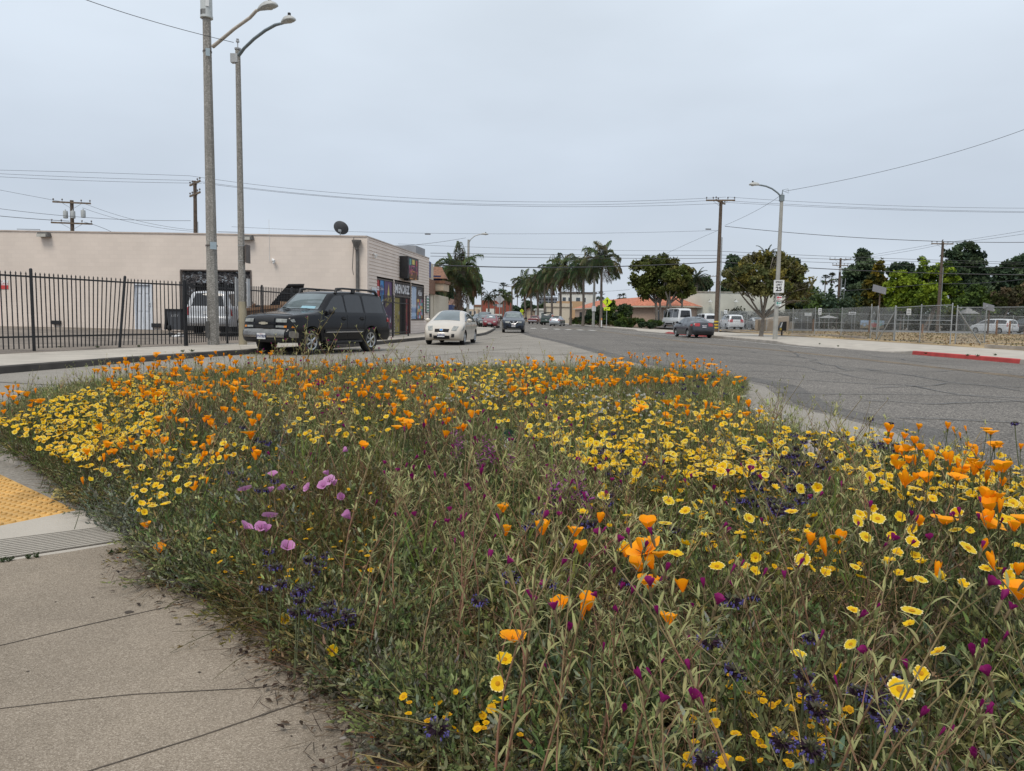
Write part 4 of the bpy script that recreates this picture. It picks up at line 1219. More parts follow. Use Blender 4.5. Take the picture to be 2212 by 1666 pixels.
M_hlamp = mat('headlamp', (0.26, 0.27, 0.255), rough=0.12, var=0.35, scale=14, spec=0.6, coat=0.3)
M_amber = mat('amber_lens', (0.62, 0.22, 0.03), rough=0.2, var=0.1)
M_bump = mat('dull_chrome', (0.30, 0.285, 0.265), rough=0.22, metal=0.9, var=0.15)
M_tail = mat('tail_lens', (0.36, 0.015, 0.02), rough=0.15, var=0.2, coat=0.7)
M_plate = mat('plate_white', (0.68, 0.69, 0.70), rough=0.45, var=0.05)
M_pletter = mat('plate_letters', (0.03, 0.04, 0.12), rough=0.5)
def chaikin(p, n=2):
 for _ in range(n):
  q = [p[0]]
  for i in range(len(p) - 1):
   a, c = p[i], p[i + 1]
   q.append((a[0] * .75 + c[0] * .25, a[1] * .75 + c[1] * .25)); q.append((a[0] * .25 + c[0] * .75, a[1] * .25 + c[1] * .75))
  q.append(p[-1]); p = q
 return p
def resamp(p, step):
 p = np.array(p, float); d = np.r_[0, np.cumsum(np.linalg.norm(np.diff(p, axis=0), axis=1))]
 n = max(2, int(d[-1] / step)); s = np.linspace(0, d[-1], n + 1)
 return np.stack([np.interp(s, d, p[:, 0]), np.interp(s, d, p[:, 1])], 1)
class Car:
 def __init__(c, name, label, cat, loc, rot, spec, mats, group=None):
  c.S = spec; c.M = mats
  c.t = thing(name, label, cat, loc, rot, group)
  c.hw = spec['W'] / 2; c.belt = spec['belt']; c.H = max(z for x, z in spec['top'])
  c.hl = max(x for x, z in spec['top'])
  c.top = resamp(chaikin(spec['top'], 2), spec.get('ds', 0.07))
  c.nrm = np.zeros_like(c.top)
  tg = np.gradient(c.top, axis=0); tg /= np.linalg.norm(tg, axis=1)[:, None]
  c.nrm[:, 0] = tg[:, 1]; c.nrm[:, 1] = -tg[:, 0]         # outward for a path front-bottom -> roof -> rear-bottom
  if c.nrm[len(c.top) // 2, 1] < 0: c.nrm *= -1
  c.rr = spec.get('round', 0.10)
 def w(c, P):
  P = np.asarray(P, float).reshape(-1, 2); x, z = P[:, 0], P[:, 1]
  s = c.S
  w = np.full(len(P), c.hw)
  f = np.clip((np.abs(x) / c.hl - 0.70) / 0.30, 0, 1)
  pf = np.where(x > 0, s.get('nose', 0.13), s.get('tailt', 0.09))
  w *= 1 - pf * f ** 2
  w -= np.clip(z - c.belt, 0, 9) * s.get('tumble', 0.42) + np.clip(z - c.belt + 0.02, 0, 0.02) * 1.2
  mid = s.get('mid', 0.62)
  w -= np.clip(mid - z, 0, 9) ** 2 * 0.28 + np.clip(z - mid, 0, c.belt - mid) ** 2 * s.get('shoulder', 0.12)
  d = polydist(P, c.top, closed=False)
  r = c.rr
  t = np.clip(1 - d / r, 0, 1)
  w -= r * (1 - np.sqrt(np.clip(1 - t * t, 0, 1))) * 0.9
  return w
 def body(c):
  s = c.S; zb = s['zb']; ra = s['ra']
  top = [tuple(p) for p in c.top]
  bot = []
  x0, x1 = top[-1][0], top[0][0]
  cur = [(x0, zb)] if top[-1][1] > zb + .01 else []
  for xw in sorted(s['wheels']):
   zc_ = s['r']; dz = max(-1, min(1, (zb - zc_) / ra)); a0 = math.asin(dz)
   for a in np.linspace(math.pi - a0, a0, 12): cur.append((xw + ra * math.cos(a), zc_ + ra * math.sin(a)))
  if top[0][1] > zb + .01: cur.append((x1, zb))
  bot = [tuple(p) for p in resamp([top[-1]] + cur + [top[0]], 0.07)][1:-1] if False else cur
  loop = top + bot
  g = s.get('grid', 0.10)
  xs = np.arange(-c.hl, c.hl, g); zs = np.arange(zb, c.H, g)
  gp = np.array([(x, z) for x in xs for z in zs])
  for r_ in (0.025, 0.06, 0.1): gp = np.concatenate([gp, c.top[1:-1] - c.nrm[1:-1] * r_])
  gp = gp[inpoly(gp, loop)]
  gp = gp[polydist(gp, loop) > 0.018]
  allp = [Vector(p) for p in loop] + [Vector(p) for p in gp]
  v, e, f, ov, oe, of = delaunay_2d_cdt(allp, [], [list(range(len(loop)))], 1, 1e-6)
  V2 = np.array([(p.x, p.y) for p in v]); W = c.w(V2)
  b = MB(); n = len(V2)
  fa = []
  for t in f:
   A, B_, C_ = V2[t[0]], V2[t[1]], V2[t[2]]
   ar = (B_[0] - A[0]) * (C_[1] - A[1]) - (B_[1] - A[1]) * (C_[0] - A[0])
   fa.append(tuple(t) if ar < 0 else tuple(reversed(t)))
  b.add([(p[0], W[i], p[1]) for i, p in enumerate(V2)], fa, 0)
  b.add([(p[0], -W[i], p[1]) for i, p in enumerate(V2)], [tuple(reversed(t)) for t in fa], 0)
  K = 10; L = np.array(loop); WL = c.w(L); nt = len(top)
  rows = []
  for i in range(len(loop)):
   nx, nz = (c.nrm[i] if i < nt else (0, 0))
   rows.append([c.bulge(L[i][0], L[i][1], nx, nz, WL[i], -1 + 2 * k / K) for k in range(K + 1)])
  vs = [p for r_ in rows for p in r_]
  ft, fb = [], []
  m = len(loop)
  for i in range(m):
   j = (i + 1) % m
   for k in range(K):
    q = (i * (K + 1) + k, j * (K + 1) + k, j * (K + 1) + k + 1, i * (K + 1) + k + 1)
    (ft if i < nt - 1 else fb).append(tuple(reversed(q)))
  n0 = len(b.v); b.add(vs, ft, 0)
  b.f.extend([tuple(i + n0 for i in q) for q in fb]); b.m.extend([1] * len(fb))
  o = b.build('body', [c.M['body'], M_under], c.t, local=True)
  me = o.data
  import bmesh
  bm = bmesh.new(); bm.from_mesh(me); bmesh.ops.remove_doubles(bm, verts=bm.verts, dist=0.0004); bmesh.ops.recalc_face_normals(bm, faces=bm.faces); bm.to_mesh(me); bm.free()
  me.polygons.foreach_set('use_smooth', [True] * len(me.polygons)); me.set_sharp_from_angle(angle=R(42))
  c.bodyo = o
 def bulge(c, x, z, nx, nz, w, v):
  s = c.S
  k = 1 - v * v
  bx = s.get('fbulge', 0.13) if nx > 0 else s.get('rbulge', 0.07)
  return (x + nx * abs(nx) * bx * k, w * v, z + max(0, nz) * s.get('crown', 0.035) * k)
 def near(c, x, z):
  return int(np.argmin((c.top[:, 0] - x) ** 2 + (c.top[:, 1] - z) ** 2))
 def span(c, name, a, e, v0, v1, m, off=0.006, taper=0.0, parent=None, n=8, lip=False):
  """panel on the cross surface between two outline points"""
  i0, i1 = sorted((c.near(*a), c.near(*e)))
  if i1 - i0 < 2: i1 = i0 + 2
  b = MB(); vs = []
  idx = np.linspace(i0, i1, max(4, i1 - i0))
  for ii in idx:
   i = int(ii); f = ii - i; j = min(i + 1, len(c.top) - 1)
   p = c.top[i] * (1 - f) + c.top[j] * f; nn = c.nrm[i] * (1 - f) + c.nrm[j] * f
   ww = c.w([p])[0];
   tt = (ii - i0) / max(1, i1 - i0)
   for k in range(n + 1):
    v = v0 + (v1 - v0) * k / n
    if taper: v *= 1 - taper * (tt if taper > 0 else (1 - tt) * -1)
    q = c.bulge(p[0], p[1], nn[0], nn[1], ww, v)
    vs.append((q[0] + nn[0] * off, q[1], q[2] + nn[1] * off))
  r_ = len(idx)
  b.add(vs, [(i * (n + 1) + k, i * (n + 1) + k + 1, (i + 1) * (n + 1) + k + 1, (i + 1) * (n + 1) + k) for i in range(r_ - 1) for k in range(n)])
  return b.build(name, m, parent or c.t, smooth=60, local=True)
 def side(c, name, poly, m, off=0.006, sides=(1, -1), parent=None):
  poly = [tuple(p) for p in resamp(poly + [poly[0]], 0.12)[:-1]]
  xs = [p[0] for p in poly]; zs = [p[1] for p in poly]
  gp = np.array([(x, z) for x in np.arange(min(xs), max(xs), 0.11) for z in np.arange(min(zs), max(zs), 0.09)] or [(xs[0], zs[0])])
  gp = gp[inpoly(gp, poly)]
  if len(gp): gp = gp[polydist(gp, poly) > 0.03]
  v, e, f, *_ = delaunay_2d_cdt([Vector(p) for p in poly] + [Vector(p) for p in gp], [], [list(range(len(poly)))], 1, 1e-6)
  V2 = np.array([(p.x, p.y) for p in v]); W = c.w(V2)
  out = []
  for s in sides:
   fa = []
   for t in f:
    A, B_, C_ = V2[t[0]], V2[t[1]], V2[t[2]]
    ar = (B_[0] - A[0]) * (C_[1] - A[1]) - (B_[1] - A[1]) * (C_[0] - A[0])
    fa.append(tuple(t) if (ar < 0) == (s > 0) else tuple(reversed(t)))
   b = MB().add([(p[0], s * (W[i] + off), p[1]) for i, p in enumerate(V2)], fa)
   out.append(b.build(name, m, parent or c.t, smooth=60, local=True))
  return out
 def ztop(c, x):
  best = 0
  t = c.top
  for i in range(len(t) - 1):
   x0, x1 = t[i][0], t[i + 1][0]
   if (x0 - x) * (x1 - x) <= 0 and abs(x1 - x0) > 1e-6:
    f = (x - x0) / (x1 - x0); best = max(best, t[i][1] * (1 - f) + t[i + 1][1] * f)
  return best
 def windows(c, spans, m, marg=0.10, bz=0.03):
  for (xa, xb) in spans:
   up, lo = [], []
   for x in np.linspace(xa, xb, 9):
    z = max(c.belt + bz + 0.004, c.ztop(x) - marg)
    up.append((x, z)); lo.append((x, c.belt + bz))
   if up[0][1] < c.belt + bz + .02: up = up[1:]
   if up[-1][1] < c.belt + bz + .02: up = up[:-1]
   c.side('side_window', lo + list(reversed(up)), m, off=0.004)
 def wheels(c, rim=None, spokes=6):
  s = c.S; r = s['r']; wd = s.get('tw', 0.2)
  tm = rmesh = None
  for xw in s['wheels']:
   for sg in (1, -1):
    if tm is None:
     b = MB(); rot = Matrix.Rotation(R(-90), 3, 'X')
     b.lathe([(r * .62, -wd / 2), (r * .9, -wd / 2), (r * .985, -wd * .36), (r, -wd * .2), (r, wd * .2), (r * .985, wd * .36), (r * .9, wd / 2), (r * .62, wd / 2 - .01), (r * .60, wd / 2 - .05)], 28, rot=rot)
     o = b.build('wheel', M_tyre, c.t, smooth=50, local=True); tm = o.data
     b = MB()
     b.lathe([(r * .63, wd / 2 - .02), (r * .60, wd / 2 + .004), (r * .55, wd / 2 - .02), (r * .52, wd / 2 - .07), (.001, wd / 2 - .07)], 28, rot=rot, mi=1)
     b.lathe([(r * .645, wd / 2 - .03), (r * .62, wd / 2 + .006), (r * .545, wd / 2 - .006), (r * .53, wd / 2 - .06)], 28, rot=rot)
     for k in range(spokes):
      a = 2 * math.pi * k / spokes
      R2 = Matrix.Rotation(a, 3, 'Y')
      b.add([R2 @ Vector(p) for p in ((-r * .10, wd / 2 - .035, r * .08), (r * .10, wd / 2 - .035, r * .08), (r * .12, wd / 2 - .02, r * .57), (-r * .12, wd / 2 - .02, r * .57), (0, wd / 2 - .002, r * .08), (0, wd / 2 + .002, r * .56))],
                              [(0, 4, 5, 3), (4, 1, 2, 5), (0, 1, 4), (3, 5, 2)])
     b.lathe([(r * .17, wd / 2 - .05), (r * .16, wd / 2 + .004), (r * .05, wd / 2 + .01)], 14, rot=rot)
     q = b.build('rim', [rim or M_rim, M_under], o, smooth=35, local=True); rmesh = q.data
    else:
     o = bpy.data.objects.new('wheel', tm); link(o, c.t)
     q = bpy.data.objects.new('rim', rmesh); link(q, o)
    o.location = (xw, sg * (c.hw - wd / 2 - s.get('win', 0.03)), r)
    if sg < 0: o.rotation_euler = (0, 0, math.pi)
  b = MB(); rr_ = s['ra'] * .97
  xw0 = min(s['wheels']); xw1 = max(s['wheels'])
  b.box(((xw0 + xw1) / 2, 0, r + .05), (xw1 - xw0 - .2, c.hw * 1.5, .22)); b.tube([(xw0, -c.hw + .2, r), (xw0, c.hw - .2, r)], .06, 6); b.tube([(xw1, -c.hw + .2, r), (xw1, c.hw - .2, r)], .06, 6)
  b.build('chassis', M_under, c.t, local=True)
 def mirrors(c, x, z, m, size=(.12, .2, .15)):
  for s in (1, -1):
   w = c.w([(x, z)])[0]
   b = MB(); b.ball((x, s * (w + .13), z + .06), (size[0] * .6, size[1] * .6, size[2] * .6), 12, 8); b.box((x + .02, s * (w + .02), z), (.07, .12, .05))
   b.build('mirror', m, c.t, smooth=50, local=True)
 def handles(c, pts, m):
  for (x, z) in pts:
   for s in (1, -1):
    w = c.w([(x, z)])[0]
    b = MB(); b.box((x, s * (w + .014), z), (.2, .035, .035)); b.build('door_handle', m, c.t, local=True)
 def seams(c, lines, m=None, wd=0.012):
  """thin dark door gaps"""
  for s in (1, -1):
   b = MB()
   for ln in lines:
    p = resamp(ln, 0.06); W = c.w(p)
    vs = []
    for i in range(len(p)):
     t = p[min(i + 1, len(p) - 1)] - p[max(i - 1, 0)]; t = t / np.linalg.norm(t); nn = np.array((-t[1], t[0])) * wd / 2
     for q in (p[i] - nn, p[i] + nn): vs.append((q[0], s * (W[i] + .0035), q[1]))
    fs = [(2 * i, 2 * i + 2, 2 * i + 3, 2 * i + 1) for i in range(len(p) - 1)]
    b.add(vs, fs)
   b.build('door_seam', m or M_under, c.t, local=True)
 def plate(c, txt, z, front=True, y=0.0, w=0.31, h=0.155):
  tp = c.top; cand = [i for i in range(len(tp)) if (tp[i][0] > c.hl * .6) == front and (tp[i][0] < -c.hl * .6) != front]
  i = min(cand, key=lambda k: abs(tp[k][1] - z)); sg = 1 if front else -1
  x = tp[i][0] + sg * (c.S.get('fbulge', .13) if front else c.S.get('rbulge', .07)) + sg * .025
  b = MB(); b.box((x, y, z), (.012, w, h), 0)
  put_text(b, txt, h * .62, (x + sg * .007, y, z - h * .05), (0, sg, 0), (0, 0, 1), 1, sx=.86 * w / .31, off=.002, bold=.004)
  put_text(b, 'California', h * .2, (x + sg * .007, y, z + h * .36), (0, sg, 0), (0, 0, 1), 2, off=.002)
  b.build('license_plate', [M_plate, M_pletter, mat('plate_red', (0.45, 0.05, 0.08))], c.t, local=True)
SPEC = {
 'suv': dict(ds=.03, W=2.0, belt=1.18, zb=.36, ra=.45, r=.385, wheels=(-1.42, 1.53), tumble=.30, nose=.10, tailt=.05, crown=.03, fbulge=.08, rbulge=.05, round=.09, mid=.7, tw=.25,
   top=[(2.40, .36), (2.50, .40), (2.53, .56), (2.50, .70), (2.42, .74), (2.41, 1.00), (2.36, 1.08), (2.2, 1.14), (1.55, 1.20), (1.08, 1.25), (.92, 1.33), (.40, 1.77), (.22, 1.84), (-.4, 1.88), (-1.4, 1.88), (-2.15, 1.84), (-2.30, 1.76), (-2.46, 1.25), (-2.52, 1.1), (-2.52, .78), (-2.60, .74), (-2.60, .46), (-2.5, .38)]),
 'hatch': dict(W=1.75, belt=.96, zb=.20, ra=.355, r=.315, wheels=(-1.37, 1.33), tumble=.50, nose=.20, tailt=.10, fbulge=.20, rbulge=.08, round=.13, mid=.55, tw=.19,
   top=[(2.02, .20), (2.13, .25), (2.17, .42), (2.12, .62), (1.95, .78), (1.6, .92), (1.22, 1.03), (.75, 1.26), (.30, 1.44), (-.05, 1.495), (-.5, 1.49), (-1.1, 1.41), (-1.75, 1.23), (-2.02, 1.12), (-2.12, .95), (-2.20, .72), (-2.22, .45), (-2.15, .25)]),
 'crossover': dict(W=1.84, belt=1.10, zb=.26, ra=.40, r=.355, wheels=(-1.35, 1.36), tumble=.42, nose=.18, tailt=.10, fbulge=.18, rbulge=.1, round=.13, mid=.65, tw=.22,
   top=[(2.16, .26), (2.25, .32), (2.28, .52), (2.26, .75), (2.18, .92), (1.85, 1.05), (1.25, 1.14), (1.0, 1.22), (.40, 1.56), (.1, 1.65), (-.5, 1.69), (-1.3, 1.65), (-1.9, 1.55), (-2.15, 1.2), (-2.25, .95), (-2.3, .6), (-2.25, .35)]),
 'sedan': dict(W=1.74, belt=.97, zb=.20, ra=.36, r=.315, wheels=(-1.32, 1.30), tumble=.46, nose=.17, tailt=.12, fbulge=.16, rbulge=.10, round=.12, mid=.58, tw=.19,
   top=[(2.14, .20), (2.23, .26), (2.26, .45), (2.20, .66), (2.02, .80), (1.5, .92), (1.15, 1.0), (.75, 1.22), (.30, 1.40), (-.05, 1.45), (-.5, 1.43), (-1.0, 1.27), (-1.42, 1.12), (-1.9, 1.10), (-2.12, 1.08), (-2.19, .95), (-2.24, .70), (-2.26, .45), (-2.18, .26)]),
 'minivan': dict(W=1.98, belt=1.08, zb=.24, ra=.39, r=.335, wheels=(-1.45, 1.63), tumble=.30, nose=.16, tailt=.07, fbulge=.16, rbulge=.06, round=.11, mid=.6, tw=.21,
   top=[(2.46, .24), (2.55, .30), (2.58, .5), (2.54, .72), (2.40, .88), (1.95, 1.02), (1.60, 1.12), (.95, 1.50), (.5, 1.68), (0, 1.74), (-1.0, 1.75), (-2.0, 1.72), (-2.3, 1.62), (-2.48, 1.15), (-2.54, .9), (-2.56, .5), (-2.5, .3)]),
 'van': dict(W=2.05, belt=1.30, zb=.34, ra=.42, r=.36, wheels=(-1.75, 1.85), tumble=.14, nose=.14, tailt=.02, fbulge=.15, rbulge=.02, round=.12, mid=.7, tw=.22,
   top=[(2.88, .34), (2.95, .40), (2.98, .7), (2.90, 1.0), (2.70, 1.15), (2.35, 1.30), (1.75, 2.15), (1.55, 2.38), (1.2, 2.48), (0, 2.52), (-2.0, 2.52), (-2.85, 2.46), (-2.95, 2.3), (-2.97, 1.2), (-2.98, .5), (-2.9, .38)]),
 'smallvan': dict(W=1.83, belt=1.15, zb=.26, ra=.37, r=.33, wheels=(-1.35, 1.5), tumble=.16, nose=.16, tailt=.03, fbulge=.14, rbulge=.03, round=.12, mid=.6, tw=.2,
   top=[(2.25, .26), (2.34, .32), (2.38, .55), (2.30, .85), (1.95, 1.05), (1.62, 1.15), (.95, 1.68), (.65, 1.80), (0, 1.85), (-1.5, 1.86), (-2.1, 1.82), (-2.22, 1.72), (-2.28, 1.1), (-2.3, .5), (-2.24, .32)]),
 'pickup': dict(W=1.85, belt=1.05, zb=.34, ra=.42, r=.35, wheels=(-1.65, 1.6), tumble=.38, nose=.12, tailt=.03, fbulge=.12, rbulge=.03, round=.07, mid=.65, tw=.21,
   top=[(2.46, .36), (2.55, .42), (2.57, .6), (2.5, .8), (2.42, .95), (1.9, 1.03), (1.25, 1.08), (.75, 1.42), (.45, 1.56), (0, 1.60), (-.42, 1.57), (-.55, 1.45), (-.62, 1.07), (-.7, 1.05), (-2.45, 1.05), (-2.55, 1.03), (-2.57, .7), (-2.6, .5), (-2.5, .38)]),
}
def generic(c, wsh, rear, spans, glass, wglass=None, head=None, tails=None, handles=(), mir=None, marg=0.10, rim=None):
 c.body()
 c.span('windshield', wsh[0], wsh[1], -.88, .88, wglass or M_wglass)
 c.span('rear_window', rear[0], rear[1], -.84, .84, glass)
 c.windows(spans, glass, marg=marg)
 c.wheels(rim)
 if mir: c.mirrors(mir[0], mir[1], mir[2] if len(mir) > 2 else c.M['body'])
 if handles: c.handles(handles, c.M.get('handle', c.M['body']))
# ---- black sport utility at the kerb
def gz(p): return p
p_f = G(698, 767, 0)
th = R(26)
f_ = Vector((-math.sin(th), -math.cos(th), 0)); l_ = Vector((-f_.y, f_.x, 0))
cen = p_f - f_ * 1.53 - l_ * 0.95 + Vector((-.33, -.1, 0))
c = Car('black_suv', 'large black SUV with pale headlamps and roof rails parked beside the iron fence', 'suv', cen, math.atan2(f_.y, f_.x), SPEC['suv'], dict(body=mat('black_car_paint', (0.007, 0.007, 0.009), rough=0.14, spec=.35, var=.1), handle=M_trim))
generic(c, ((.98, 1.31), (.40, 1.76)), ((-2.33, 1.70), (-2.46, 1.27)), ((-.12, .98), (-1.05, -.2), (-2.2, -1.16)), M_tint, handles=((.02, 1.06), (-.92, 1.06)), mir=(.72, 1.2, M_trim))
for s in (1, -1):
 v0, v1 = (.53, .98) if s > 0 else (-.98, -.53)
 c.span('headlight', (2.41, .93), (2.39, 1.03), v0, v1, M_hlamp, off=.02)
 c.side('headlight', [(2.22, .94), (2.40, .94), (2.37, 1.03), (2.24, 1.03)], M_hlamp, off=.012, sides=(s,))
 o = c.span('indicator', (2.41, .775), (2.41, .845), v0, v1 * 1.0, M_hlamp, off=.02)
 c.span('indicator', (2.41, .775), (2.41, .845), .87 * s, .98 * s, M_amber, off=.026)
 c.side('indicator', [(2.24, .78), (2.40, .78), (2.40, .84), (2.26, .84)], M_amber, off=.012, sides=(s,))
c.span('grille', (2.42, .76), (2.38, 1.055), -.44, .44, mat('grille_dark', (0.006, 0.006, 0.007), rough=0.5), off=.012)
c.span('grille_bar', (2.41, .87), (2.41, .93), -.56, .56, c.M['body'], off=.03)
b = MB(); b.box((2.53, 0, .90), (.03, .17, .075)); b.box((2.525, 0, .90), (.03, .34, .045)); b.build('emblem', mat('pale_gold', (0.62, 0.57, 0.45), rough=0.3, metal=0.6), c.t, local=True)
c.span('bumper', (2.51, .50), (2.49, .715), -.985, .985, M_bump, off=.02)
c.side('bumper', [(2.12, .5), (2.47, .5), (2.45, .7), (2.12, .68)], M_bump, off=.015)
c.span('bumper_valance', (2.44, .37), (2.51, .49), -.96, .96, M_trim, off=.012)
c.plate('8YHT839', .54, w=.33, h=.165)
c.side('side_moulding', [(-.98, .73), (.98, .73), (.98, .63), (-.98, .63)], M_trim, off=.022)
c.side('side_moulding', [(-.96, .665), (.96, .665), (.96, .635), (-.96, .635)], M_chrome, off=.028)
for s in (1, -1):
 b = MB(); b.box((.05, s * 0.98, .36), (1.75, .17, .06)); b.box((.05, s * .93, .3), (1.6, .1, .05)); b.build('running_board', M_trim, c.t, local=True)
 b = MB(); b.tube([(.15, s * .74, 1.80), (.1, s * .74, 1.93), (-.2, s * .74, 1.965), (-1.5, s * .73, 1.955), (-1.95, s * .72, 1.93), (-2.1, s * .72, 1.80)], [.05, .05, .03, .03, .05, .05], 8)
 for x in (-.75,): b.box((x, s * .74, 1.9), (.16, .06, .1))
 b.build('roof_rail', M_trim, c.t, smooth=50, local=True)
c.seams([[(1.0, 1.18), (1.02, .5)], [(-.16, 1.76), (-.14, .5)], [(-1.1, 1.76), (-1.12, 1.1), (-1.0, .75)], [(-.16, 1.18), (1.0, 1.18)]])
for s in (1, -1):
 w_ = c.w([(0, 1.02)])[0]
 b = MB()
 for x in (.02, -.92): b.ball((x, s * (w_ + .004), 1.05), (.11, .012, .06), 12, 6)
 b.build('handle_recess', M_under, c.t, local=True)
b = MB()
for y in (.45, -.25): b.tube([(1.02, y, 1.305), (.93, y - .5, 1.37)], .012, 4)
b.build('wiper', M_under, c.t, local=True)
c.span('hood_seam', (2.2, 1.14), (2.16, 1.145), -.92, .92, M_under, off=.004)
c.side('tail_light', [(-2.32, .95), (-2.47, .95), (-2.46, 1.3), (-2.38, 1.3)], M_tail, off=.01)
# dashboard sunshade behind the windshield is seen as a pale patch
c.span('dashboard_paper', (.96, 1.325), (.86, 1.40), .05, .72, mat('dash_paper', (0.24, 0.42, 0.50), rough=0.3), off=.008)
c.t.scale = (1.0, 1.0, 1.06)
# ---- cream hatchback
cen = Vector((-2.78, 33.8, 0))
c = Car('cream_hatchback', 'cream coloured hatchback with rounded nose parked just beyond the black SUV', 'car', cen, R(270 - 6.5), SPEC['hatch'], dict(body=paint('cream_car_paint', (0.56, 0.51, 0.44), metal=0.15, rough=0.3)))
generic(c, ((1.2, 1.045), (.28, 1.44)), ((-1.0, 1.43), (-1.72, 1.24)), ((-.18, 1.12), (-.98, -.26), (-1.45, -1.06)), M_cglass, handles=((.0, .86), (-.9, .88)), mir=(.78, 1.0))
for s in (1, -1):
 c.span('headlight', (2.13, .60), (1.92, .80), .66 * s, .985 * s, M_hlamp, off=.012)
 c.side('headlight', [(1.95, .62), (1.60, .86), (1.52, .84), (1.75, .66)], M_hlamp, off=.012, sides=(s,))
 c.span('fog_lamp', (2.17, .36), (2.15, .50), .72 * s, .92 * s, M_trim, off=.012)
 c.side('tail_light', [(-2.0, .78), (-2.14, .78), (-2.02, 1.1), (-1.9, 1.08)], M_tail, off=.01, sides=(s,))
c.span('grille', (2.14, .56), (2.10, .63), -.5, .5, M_under, off=.012)
c.span('lower_grille', (2.14, .27), (2.17, .38), -.6, .6, M_under, off=.012)
c.span('roof_panel', (.2, 1.46), (-.9, 1.44), -.86, .86, mat('dark_roof', (0.05, 0.05, 0.055), rough=0.25, coat=.5), off=.004)
b = MB(); b.lathe([(.075, 0), (.07, .012), (.001, .014)], 18, (2.325, 0, .66), rot=Matrix.Rotation(R(78), 3, 'Y') @ Matrix.Diagonal((.75, 1.15, 1)), mi=0)
b.lathe([(.05, 0), (.045, .018), (.001, .019)], 14, (2.325, 0, .66), rot=Matrix.Rotation(R(78), 3, 'Y') @ Matrix.Diagonal((.75, 1.1, 1)), mi=1); b.build('emblem', [M_chrome, PC[1]], c.t, local=True)
c.plate('6NPPG90', .44)
c.seams([[(1.05, .98), (1.0, .3)], [(-.2, 1.4), (-.2, .3)], [(-1.02, 1.3), (-1.15, .9), (-1.02, .7)]])
# ---- dark crossover driving towards the camera
c = Car('dark_crossover', 'dark navy crossover with chrome v grille driving towards the camera mid street', 'car', (0.02, 60.5, 0), R(270 + .5), SPEC['crossover'], dict(body=paint('navy_car_paint', (0.013, 0.020, 0.035))))
generic(c, ((1.1, 1.18), (.36, 1.58)), ((-1.95, 1.5), (-2.15, 1.2)), ((-.15, 1.1), (-1.1, -.22), (-1.9, -1.18)), M_cglass, mir=(.8, 1.12, M_trim), wglass=mat('crossover_glass', (0.16, 0.19, 0.19), rough=0.05, var=0.3, scale=2.0, spec=.9))
for s in (1, -1):
 c.span('headlight', (2.24, .78), (2.17, .93), .52 * s, .97 * s, M_hlamp, off=.012)
 c.span('fog_lamp', (2.27, .45), (2.27, .58), .6 * s, .9 * s, M_under, off=.01)
c.span('grille', (2.26, .72), (2.17, .93), -.5, .5, M_under, off=.010)
b = MB()
for s in (1, -1): b.tube([(2.46, s * .02, .70), (2.46, s * .16, .71), (2.41, s * .36, .93)], .032, 6)
b.tube([(2.47, -.12, .70), (2.47, .12, .70)], .035, 6)
b.build('grille_chrome', M_chrome, c.t, local=True)
b = MB(); b.lathe([(.085, 0), (.08, .015), (.001, .016)], 18, (2.45, 0, .84), rot=Matrix.Rotation(R(90), 3, 'Y')); b.build('emblem', M_chrome, c.t, local=True)
c.span('lower_grille', (2.25, .30), (2.28, .46), -.62, .62, M_under, off=.012)
c.span('skid_trim', (2.19, .27), (2.22, .31), -.8, .8, M_steel, off=.02)
c.plate('7YLC519', .56)
# ---- parked on the left further on
c = Car('maroon_hatchback', 'maroon small car with a paper on its dash parked on the left far side', 'car', (-2.45, 84.5, 0), R(270 - 3), SPEC['hatch'], dict(body=paint('maroon_car_paint', (0.16, 0.012, 0.02))))
generic(c, ((1.2, 1.045), (.28, 1.44)), ((-1.0, 1.43), (-1.72, 1.24)), ((-.18, 1.12), (-.98, -.26)), M_cglass, mir=(.78, 1.0))
for s in (1, -1): c.span('headlight', (2.13, .60), (1.95, .80), .55 * s, .97 * s, M_hlamp, off=.012)
c.span('lower_grille', (2.14, .27), (2.17, .5), -.6, .6, M_under, off=.012); c.plate('5KLM204', .50)
c.span('dash_paper', (1.0, 1.14), (.75, 1.26), -.3, .3, M_plate, off=.01)
def far_car(name, label, kind, loc, rot, col, wsh, rear, spans, lights=True, back=True, glass=None, mir=None, head=None, group=None):
 c = Car(name, label, 'car' if kind not in ('van', 'smallvan', 'pickup', 'suv') else {'van': 'van', 'smallvan': 'van', 'pickup': 'pickup', 'suv': 'suv'}[kind], loc, rot, dict(SPEC[kind], ds=.11, grid=.16), dict(body=col), group)
 generic(c, wsh, rear, spans, glass or M_cglass, mir=mir)
 return c
